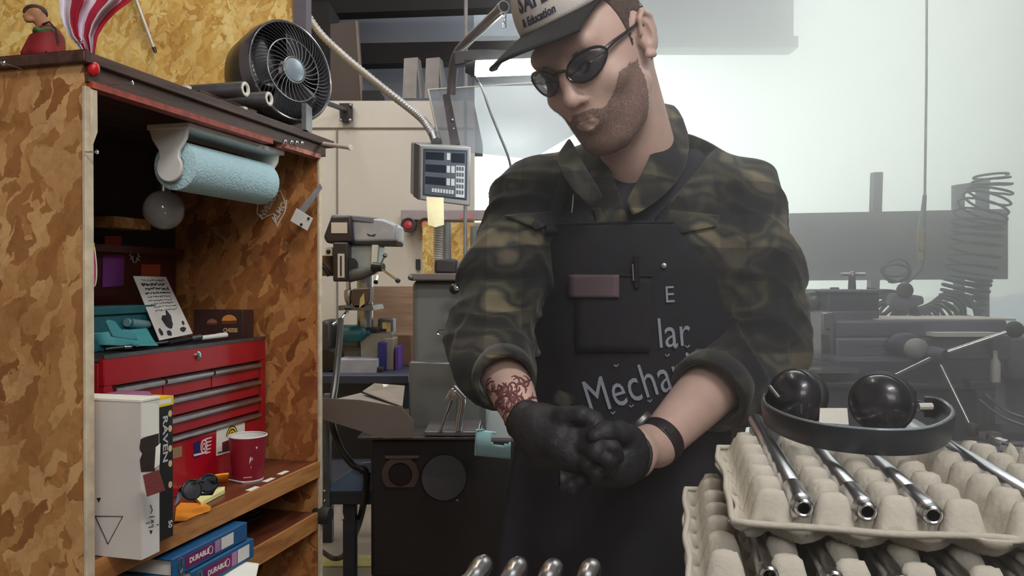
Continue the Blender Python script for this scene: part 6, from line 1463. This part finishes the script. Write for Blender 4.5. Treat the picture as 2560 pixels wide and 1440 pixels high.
# small parts behind the tray
rr = random.Random(9); simple('cutting_tool', MB().tube([P(2462,1094,1.5), P(2520,1112,1.45)], .009, 8).cbox(P(2476,1088,1.48), (.03,.02,.012)), M_['chrome'], 'bright cutting tool bit lying behind the right egg tray', 'tool')
simple('cutting_tool', MB().tube([P(2500,1124,1.42), P(2570,1130,1.40)], .008, 8).cbox(P(2530,1118,1.42), (.025,.02,.014)), M_['steel_d'], 'dark cutting tool holder behind the right egg tray', 'tool')
a = P(2440,1118,1.5); simple('tool_shelf', MB().box((a.x, 1.35, a.z-.03), (a.x+.4, 1.62, a.z-.012)), m_l2, 'dark narrow tool shelf behind the right egg tray', 'shelf')
simple('shelf_pillar', MB().box((a.x+.15, 1.45, 0), (a.x+.25, 1.55, a.z-.03)), m_l2, 'dark pillar carrying the tool shelf', 'pillar')
simple('yellow_scrap', MB().poly3([P(2530,1140,1.40), P(2575,1138,1.38), P(2580,1154,1.36), P(2536,1152,1.38)], .002), mat('cream_scrap', srgb(226,226,196), .8), 'cream paper scrap at the right edge behind the tray', 'paper')
# ---- rack board in front of the bright bay
YR = 3.3
rt = thing('rack_board', 'wide weathered steel board on thin posts in the bright bay', 'board', base(2250, YR))
obj('board', MB().poly3([P(1930,534,YR), P(2250,528,YR), P(2520,522,YR), P(2520,698,YR), P(1930,702,YR)], .03), wood_mat('board_rust', srgb(124,128,150), srgb(160,150,156), .6, axis=(.6,3,3), scale=3), rt)
for (x0, x1, y0, sl) in ((2396,2412,462,0), (2452,2474,470,0), (2186,2208,430,-12)):
    obj('post', MB().poly3([P(x0,y0,YR+.05), P(x1,y0,YR+.05), P(x1+sl,830,YR+.05), P(x0+sl,830,YR+.05)], .04), mat('rack_post', srgb(110,114,130), .5), rt)
    xx_ = P((x0+x1)/2+sl, 830, YR+.05); obj('leg', MB().box((xx_.x-.015, YR+.05, 0), (xx_.x+.015, YR+.09, xx_.z+.01)), mat('rack_leg', srgb(90,94,106), .5), rt)
obj('top_bracket', MB().poly3([P(2388,462,YR+.04), P(2476,450,YR+.04), P(2476,462,YR+.04), P(2412,486,YR+.04), P(2400,560,YR+.04), P(2388,560,YR+.04)], .03), mat('rack_post2', srgb(120,124,140), .5), rt)
# hoses
def helix(path, R, turns, r, ax2=None, n=18, tilt=0):
    p = spline(path, 12); m = len(p); N = turns*n; out = []
    for i in range(N+1):
        t = i/N*(m-1); k = min(int(t), m-2); c = p[k].lerp(p[k+1], t-k); d = (p[k+1]-p[k]).normalized()
        e1 = d.cross(Vector((0,1,0))).normalized(); e2 = d.cross(e1); a = 2*PI*i/n; RR = R(i/N) if callable(R) else R
        out.append(c + e1*RR*math.cos(a) + e2*RR*math.sin(a) + d*tilt*math.sin(a))
    return MB().tube(out, r, 8)
mh = mat('hose_blue', srgb(66,82,116), .4); mh2 = mat('hose_grey', srgb(70,76,86), .4)
rt = thing('air_hose', 'long coiled blue air hose hanging at the right of the bright bay', 'hose', tuple(P(2430,720,2.7)))
obj('upper_coil', helix([P(2478,436,2.7), P(2476,480,2.7), P(2450,540,2.7), P(2440,600,2.7), P(2425,680,2.7)], lambda t: .050+.030*min(1,t*2.2), 13, .0042), mh2, rt)
obj('lower_coil', helix([P(2420,690,2.7), P(2412,730,2.7), P(2400,770,2.7), P(2385,782,2.68)], .070, 9, .0058, tilt=.01), mh, rt)
obj('arching_coil', helix([P(2375,770,2.6), P(2340,795,2.55), P(2290,808,2.5), P(2240,790,2.45), P(2205,755,2.42), P(2200,730,2.42)], .048, 17, .0055), mh2, rt)
rt = thing('air_line', 'thin grey air line with brass coupling hanging above the lathe', 'hose', tuple(P(2300,700,2.5)))
obj('upper_line', MB().tube([P(2312,488,2.5), P(2308,530,2.5), P(2303,576,2.5)], [.006,.008,.010], 12), mat('line_pale', srgb(150,160,168), .4), rt)
obj('ceiling_line', MB().tube([P(2312,488,2.5), P(2316,200,2.5), (P(2316,200,2.5).x, 2.5, 4.0)], .004, 8), mat('line_faint', srgb(190,198,200), .5), rt)
obj('coupling', MB().lathe([(.006,.0),(.010,.004),(.010,.03),(.013,.034),(.014,.055),(.012,.075),(.014,.08),(.012,.1),(.006,.104)], Matrix.Translation(P(2304,655,2.5)), 20), mat('brass_pale', srgb(190,180,150), .3, .7), rt)
obj('loop', MB().tube(spline([P(2304,652,2.5), P(2300,672,2.5), P(2280,694,2.5), P(2262,712,2.5), P(2252,730,2.5)], 6), .006, 10), mat('line_grey', srgb(120,126,140), .4), rt)
obj('loop_coil', MB().tube([P(2240+(34+4*math.sin(i*.3))*math.cos(i*.38)+6*math.sin(i*.1), 678+(22+9*math.sin(i*.13))*math.sin(i*.38), 2.5+.02*math.sin(i*.2)) for i in range(56)], .0040, 8), mh2, rt)
rt = thing('air_gun', 'grey air blow gun resting over the lathe bed', 'air gun', tuple(P(2262,800,2.30)))
obj('gun_head', MB().ball(P(2262,726,2.28), .023), M_['black'], rt); obj('gun_body', MB().tube([P(2222,748,2.3), P(2262,756,2.3), P(2304,750,2.3)], [.018,.026,.012], 16), m_l, rt)
obj('gun_handle', MB().tube([P(2276,756,2.3), P(2290,790,2.28), P(2306,850,2.10), P(2318,880,2.02)], [.012,.010,.009,.008], 10), M_['blackm'], rt)
# car outside
YA = 15; gz0 = -.4
rt = thing('car', 'blue white parked car in the bright yard outside', 'car', (P(2600,800,YA).x, YA, gz0))
mcar = mat('car_paint', srgb(140,160,200), .25, coat=.6, var=.02); x0 = P(2436,800,YA).x
bodyp = [(0,.35),(.08,.62),(.9,.82),(1.35,1.28),(1.9,1.42),(3.1,1.40),(3.7,.98),(4.2,.92),(4.3,.5),(4.2,.25),(.1,.25)]
Mx = Matrix.Translation((x0, YA, gz0)) @ Matrix(((1,0,0,0),(0,0,1,0),(0,1,0,0),(0,0,0,1)))
obj('body', MB().prism(bodyp, 0, 1.75, Mx), mcar, rt, bevel=.08, seg=3)
wm_ = mat('car_glass', srgb(60,80,110), .1, var=0)
obj('side_window', MB().prism([(1.05,.86),(1.42,1.24),(1.95,1.34),(2.9,1.33),(3.35,.98)], -.012, .0, Mx), wm_, rt)
for x in (.85, 3.45): obj('wheel', MB().lathe([(0,-.1),(.30,-.1),(.32,-.06),(.32,.1),(0,.1)], axisM((x0+x, YA+.06, gz0+.32), (0,1,0)), 28), M_['rubber'], rt)
obj('headlamp', MB().ball((x0+.10, YA+.15, gz0+.62), .10, sc=(.6,1,.6)), M_['chrome'], rt)

# ================================================================== foreground
vx_ = .2055; VD = Vector((vx_, math.sqrt(1-vx_**2), 0)); RD = Vector((VD.y, -VD.x, 0))
PT = .0455; AMP = .021
TO = Pz(1838, 1300, 1.036); TO.z = 0
def TM(off_r=0, off_v=0, z=0, rot=0):
    M = Matrix((RD, VD, Vector((0,0,1)))).transposed().to_4x4(); M.translation = TO + RD*off_r + VD*off_v + Vector((0,0,z)); return M @ Matrix.Rotation(rot, 4, 'Z')
NX, NY = 6, 6; TWx = NX*PT + .032; TWy = NY*PT + .016
tn = nz3(51, .0016, 60)
def tray_mb(seed=0):
    res = 14; nx = NX*res; ny = NY*res; f = nz3(51+seed, .0005, 70); e = nz3(61+seed, .006, 28)
    def fn(u, v):
        x = u*TWx; y = v*TWy; gx = x-.028; gy = y-.012
        cxp = math.cos(2*PI*gx/PT); cyp = math.cos(2*PI*gy/PT); h = (cxp+cyp)/2
        h = max(-1, min(1, (h-.28)*2.3)); h = h*(1.5-.5*h*h) if abs(h) < 1 else h
        ed = min(x, TWx-x, y, TWy-y); w = max(0, min(1, ed/.012)); 
        z = AMP*h*w*.95
        if ed < .004: z -= .003
        rx = float(e(x, 0, 0))*(1-w); ry = float(e(0, y, 0))*(1-w)
        return Vector((x + float(e(0, y*2, 3))*(1-w)*.6*(1 if x > TWx/2 else 1), y + float(e(x*2, 0, 5))*(1-w)*.5, z + float(f(x, y, 0))))
    return MB().grid(fn, nx, ny)
def tray(lb, M, seed):
    rt_ = thing('egg_tray', lb, 'tray', M=M, group='stacked pulp egg trays')
    mb = tray_mb(seed); mb.v = [M @ v for v in mb.v]; obj('pulp_sheet', mb, M_['pulp'], rt_, smooth=180, solid=.0026)
    edge = [(0,0),(TWx,0),(TWx,TWy),(0,TWy)]; pts = []
    for i in range(4):
        a = Vector((*edge[i], 0)); b = Vector((*edge[(i+1)%4], 0))
        for k in range(24):
            p = a.lerp(b, k/24); pts.append(M @ (p + Vector((float(tn(p.x,p.y,seed))*1.0, float(tn(p.y,p.x,seed+2))*1.0, -.002+float(tn(p.x*1.3,p.y,4))*.5))))
    obj('rim', MB().tube(pts, .0028, 6, closed=True), M_['pulp'], rt_, smooth=180); return rt_
ZU = 1.036; ZL = .993
tray('upper right egg tray of grey pulp holding polished steel tubes', TM(0,0,ZU), 1)
tray('upper egg tray beyond the frame edge carrying the far right tube', TM(TWx+.008,.004,ZU-.0005), 2)
LOf = (-.036, -.022)
tray('lower left egg tray under the stack, its torn edge sticking out', TM(LOf[0],LOf[1],ZL), 3)
tray('lower egg tray beyond the frame edge under the stack', TM(LOf[0]+TWx+.008,LOf[1],ZL), 4)
# cart under the trays
ct_top = ZL - AMP - .004
rt = thing('tool_cart', 'dark low cart carrying the stacked egg trays', 'cart', M=TM(0,0,0))
mdk = mat('cart_black', srgb(30,30,34), .6)
def cbx(lo, hi): return MB().box(lo, hi, TM(0,0,0))
obj('top', cbx((-.02,-.01,ct_top-.02), (.62,TWy-.02,ct_top)), mdk, rt)
for x in (-.01,.58):
    for y in (0,.22): obj('leg', cbx((x,y,0), (x+.03,y+.03,ct_top-.02)), mdk, rt)
# steel tubes
m_pol = mat('polished_steel', (.80,.80,.84), .22, 1, var=.06, vscale=60); m_bore = M_['black']
def steel_tube(lb, M, Lt, r, grp, groove=True, m=None, proto=None):
    rt_ = thing('steel_barrel', lb, 'steel tube', M=M, group=grp)
    pr = [(r*.50,.0),(r*.62,-.0005),(r*.80,.001),(r*.84,.004),(r*.84,.008),(r*.98,.011),(r,.014)]
    if groove: pr += [(r,.060),(r*.95,.061),(r*.95,.0625),(r,.0635)]
    pr += [(r,Lt-.002),(r*.9,Lt)]
    obj('barrel', MB().lathe(pr, M, 40, cap=False), m or m_pol, rt_); obj('bore', MB().lathe([(0,.02),(r*.50,.02),(r*.50,.0)], M, 24, cap=False), m_bore, rt_)
    obj('threaded_end', MB().lathe([(r*.845,.0012)] + [(r*(.86 if i % 2 else .83), .0015+i*.0009) for i in range(8)] + [(r*.845,.009)], M, 32, cap=False), M_['steel'], rt_)
    obj('end_plug', MB().lathe([(r*.9,Lt),(0,Lt)], M, 24), M_['steel_d'], rt_); return rt_
RT = .0088
names = ['leftmost of the polished steel tubes on the upper egg tray', 'second polished steel tube from the left on the upper egg tray', 'third polished steel tube from the left, under the earmuff band', None, 'bright polished steel tube at the far right, past the earmuffs']
def axM(M): return M @ Matrix.Rotation(-PI/2, 4, 'X')      # local z -> tray +v
for i, nm in enumerate(names):
    if nm is None: continue
    x = .028 + PT*(i+.5); M = axM(TM(x, .002 if i < 4 else .0, ZU+.0025+RT)); steel_tube(nm, M, .40, RT, 'polished steel tubes on the upper tray')
names = ['leftmost dark steel tube end under the upper tray', 'second dark steel tube end from the left under the upper tray', 'third dark steel tube end from the left under the upper tray', 'fourth dark steel tube end from the left under the upper tray', 'rightmost dark steel tube end under the upper tray']
for i, nm in enumerate(names):
    x = LOf[0] + .028 + PT*(i+.5) ; M = axM(TM(x+.008, -.020+LOf[1]*.2, ZL+.002+.0082)); steel_tube(nm, M, .25, .0082, 'steel tubes on the lower tray', groove=False)
# earmuffs
rt = thing('earmuffs', 'black ear defenders with wide headband lying on the steel tubes', 'earmuffs', tuple(Pz(2150,1100,1.062)))
m_em = mat('earmuff_black', srgb(34,34,42), .28, coat=.35, var=.04); m_band = mat('band_black', srgb(34,38,46), .4, var=.04)
zb0 = 1.0625
bp_ = [(1912,1010),(1910,1028),(1926,1046),(1975,1070),(2050,1091),(2140,1103),(2230,1108),(2310,1103),(2358,1086),(2380,1062),(2370,1038),(2340,1022),(2312,1018)]
top = [Pz(x, y, zb0+.0125) for x, y in bp_]
top = spline(top, 6); n_ = len(top)
mb = MB(); ts_ = []
for i, q in enumerate(top):
    t = (top[min(i+1,n_-1)] - top[max(i-1,0)]).normalized(); nrm = Vector((t.y, -t.x, 0)); ts_.append(nrm)
sec = [(-.0016,-.011),(-.0024,-.008),(-.0024,.008),(-.0016,.011),(.0016,.0115),(.0024,.008),(.0024,-.008),(.0016,-.0115)]
for q, nrm in zip(top, ts_):
    for a, b in sec: mb.v.append(q + nrm*a + Vector((0,0,b)) + nrm*(b*.10))
k_ = len(sec); mb.f = [(i*k_+j, i*k_+(j+1)%k_, (i+1)*k_+(j+1)%k_, (i+1)*k_+j) for i in range(n_-1) for j in range(k_)] + [list(range(k_)), [ (n_-1)*k_+j for j in range(k_)][::-1]]
obj('headband', mb, m_band, rt, smooth=60)
mb = MB(); 
for i in range(0, n_-1):
    pass
obj('band_highlight', MB().tube([q + Vector((0,0,.0118)) for q in top], .0016, 6), mat('highlight_grey', srgb(150,160,168), .15, .2), rt, label='pale strip coloured as the highlight along the top of the band')  # rim highlight put into the colour of a pale strip
def earcup(c, ax, sc, nm):
    M = axisM(c, ax); cu = obj('ear_cup', MB().lathe([(.0,.020),(.012,.0195),(.023,.016),(.0305,.009),(.034,.0),(.0345,-.006),(.033,-.010)], M @ Matrix.Diagonal((1.0*sc,.98*sc,1.15*sc,1)), 40), m_em, rt, smooth=60)
    obj('cushion', MB().tube([M @ Vector((.026*sc*math.cos(a), .0255*sc*math.sin(a), -.016)) for a in [i*2*PI/32 for i in range(32)]], .0105, 12, closed=True), M_['rubber'], cu)
    obj('cup_ridge', MB().tube([M @ Vector((.0325*sc*math.cos(a), .0320*sc*math.sin(a), .003)) for a in [i*2*PI/40 for i in range(40)]], .0016, 6, closed=True), m_band, cu); return cu
c1_ = P(1982,988,.93); c2_ = P(2200,1006,.90)
earcup(c1_, Vector((-.75,-.55,.25)), .92, 'l'); earcup(c2_, Vector((-.55,-.80,.12)), .98, 'r')
obj('yoke', MB().tube([top[0], c1_ + Vector((-.03,-.012,.01)), c1_ + Vector((-.022,-.016,.0))], [.004,.0035,.003], 8), m_em, rt)
obj('yoke', MB().tube([top[-1], P(2290,1012,.915), c2_ + Vector((.034,.012,.0))], [.006,.006,.005], 8), m_em, rt)
obj('slider_tab', MB().cbox(P(2276,1000,.90), (.010,.010,.022)), m_em, rt, bevel=.002)
simple('white_tag', MB().poly3([P(2050,1020,.88), P(2118,1020,.88), P(2122,1062,.87), P(2048,1056,.87)], .001), M_['paper'], 'white card tag standing between the ear cups', 'tag')
simple('wire_pin', MB().tube([P(2296,1016,.90), P(2330,1016,.90)], .004, 8), M_['paper'], 'small white foam plug behind the right end of the headband', 'plug')
# near bench with four tubes lying towards the back
tag(obj('near_bench', MB().box((-.6, .28, .88), (.16, .70, .925)), mdk, bevel=.003), 'dark near bench below the frame carrying four steel tubes', 'bench')
simple('bench_post', MB().box((-.1, .4, 0), (0, .5, .88)), mdk, 'dark post holding up the near bench', 'post')
lbs = ['leftmost of the four round ended steel tubes at the bottom edge', 'second from the left of the four round ended steel tubes at the bottom edge', 'third from the left of the four round ended steel tubes at the bottom edge', 'rightmost of the four round ended steel tubes at the bottom edge']
rr_ = .0092
for i, (x, y) in enumerate(((1213,1378),(1300,1382),(1388,1386),(1482,1386))):
    tip = P(x, y, .685); tip.z -= rr_; d = (VD*-1 + Vector((-.12,0,-.16))).normalized(); M = axisM(tip, d)
    rt = thing('round_tube', lbs[i], 'steel tube', M=M, group='round ended tubes on the near bench')
    obj('rod', MB().lathe([(.0,-.003),(rr_*.45,-.002),(rr_*.8,.001),(rr_*.97,.006),(rr_,.010),(rr_,.0185),(rr_*.93,.0195),(rr_*.90,.034),(rr_*1.02,.038),(rr_*1.02,.24),(0,.24)], M, 36), mat('tube_grey', (.48,.47,.48), .3, 1, var=.1), rt)
    obj('flat', MB().cbox((0,0,.085), (rr_*2.0,rr_*1.25,.09), M), M_['steel_d'], rt, bevel=.002, label='darker flat ground on the shank')
# ================================================================== haze volume added as the veiling glare of the bay
HX = (-.15+4.15)/2
m = bpy.data.materials.new('glare_haze'); m.use_nodes = True; nt = m.node_tree; nt.nodes.remove(nt.nodes['Principled BSDF'])
vs_ = nd(nt, 'ShaderNodeVolumeScatter'); vs_.inputs['Color'].default_value = (.97,.97,1,1); vs_.inputs['Density'].default_value = HZ_D; vs_.inputs['Anisotropy'].default_value = HZ_G
tc_ = nd(nt, 'ShaderNodeTexCoord'); sx2 = nd(nt, 'ShaderNodeSeparateXYZ'); nt.links.new(tc_.outputs['Object'], sx2.inputs[0])
mr = nd(nt, 'ShaderNodeMapRange', interpolation_type='SMOOTHSTEP'); mr.inputs['From Min'].default_value = -.15-HX; mr.inputs['From Max'].default_value = .95-HX
mr.inputs['To Min'].default_value = 0; mr.inputs['To Max'].default_value = HZ_D; nt.links.new(sx2.outputs[0], mr.inputs['Value']); nt.links.new(mr.outputs[0], vs_.inputs['Density'])
nt.links.new(vs_.outputs[0], nt.nodes['Material Output'].inputs['Volume'])
hz_o = obj('haze', MB().box((-.15,-1.0,.02), (4.15,5.85,3.95)), m, smooth=0)
tag(hz_o, 'thin pale haze added as the veiling glare of the bay, denser to the right', 'haze', kind='stuff')
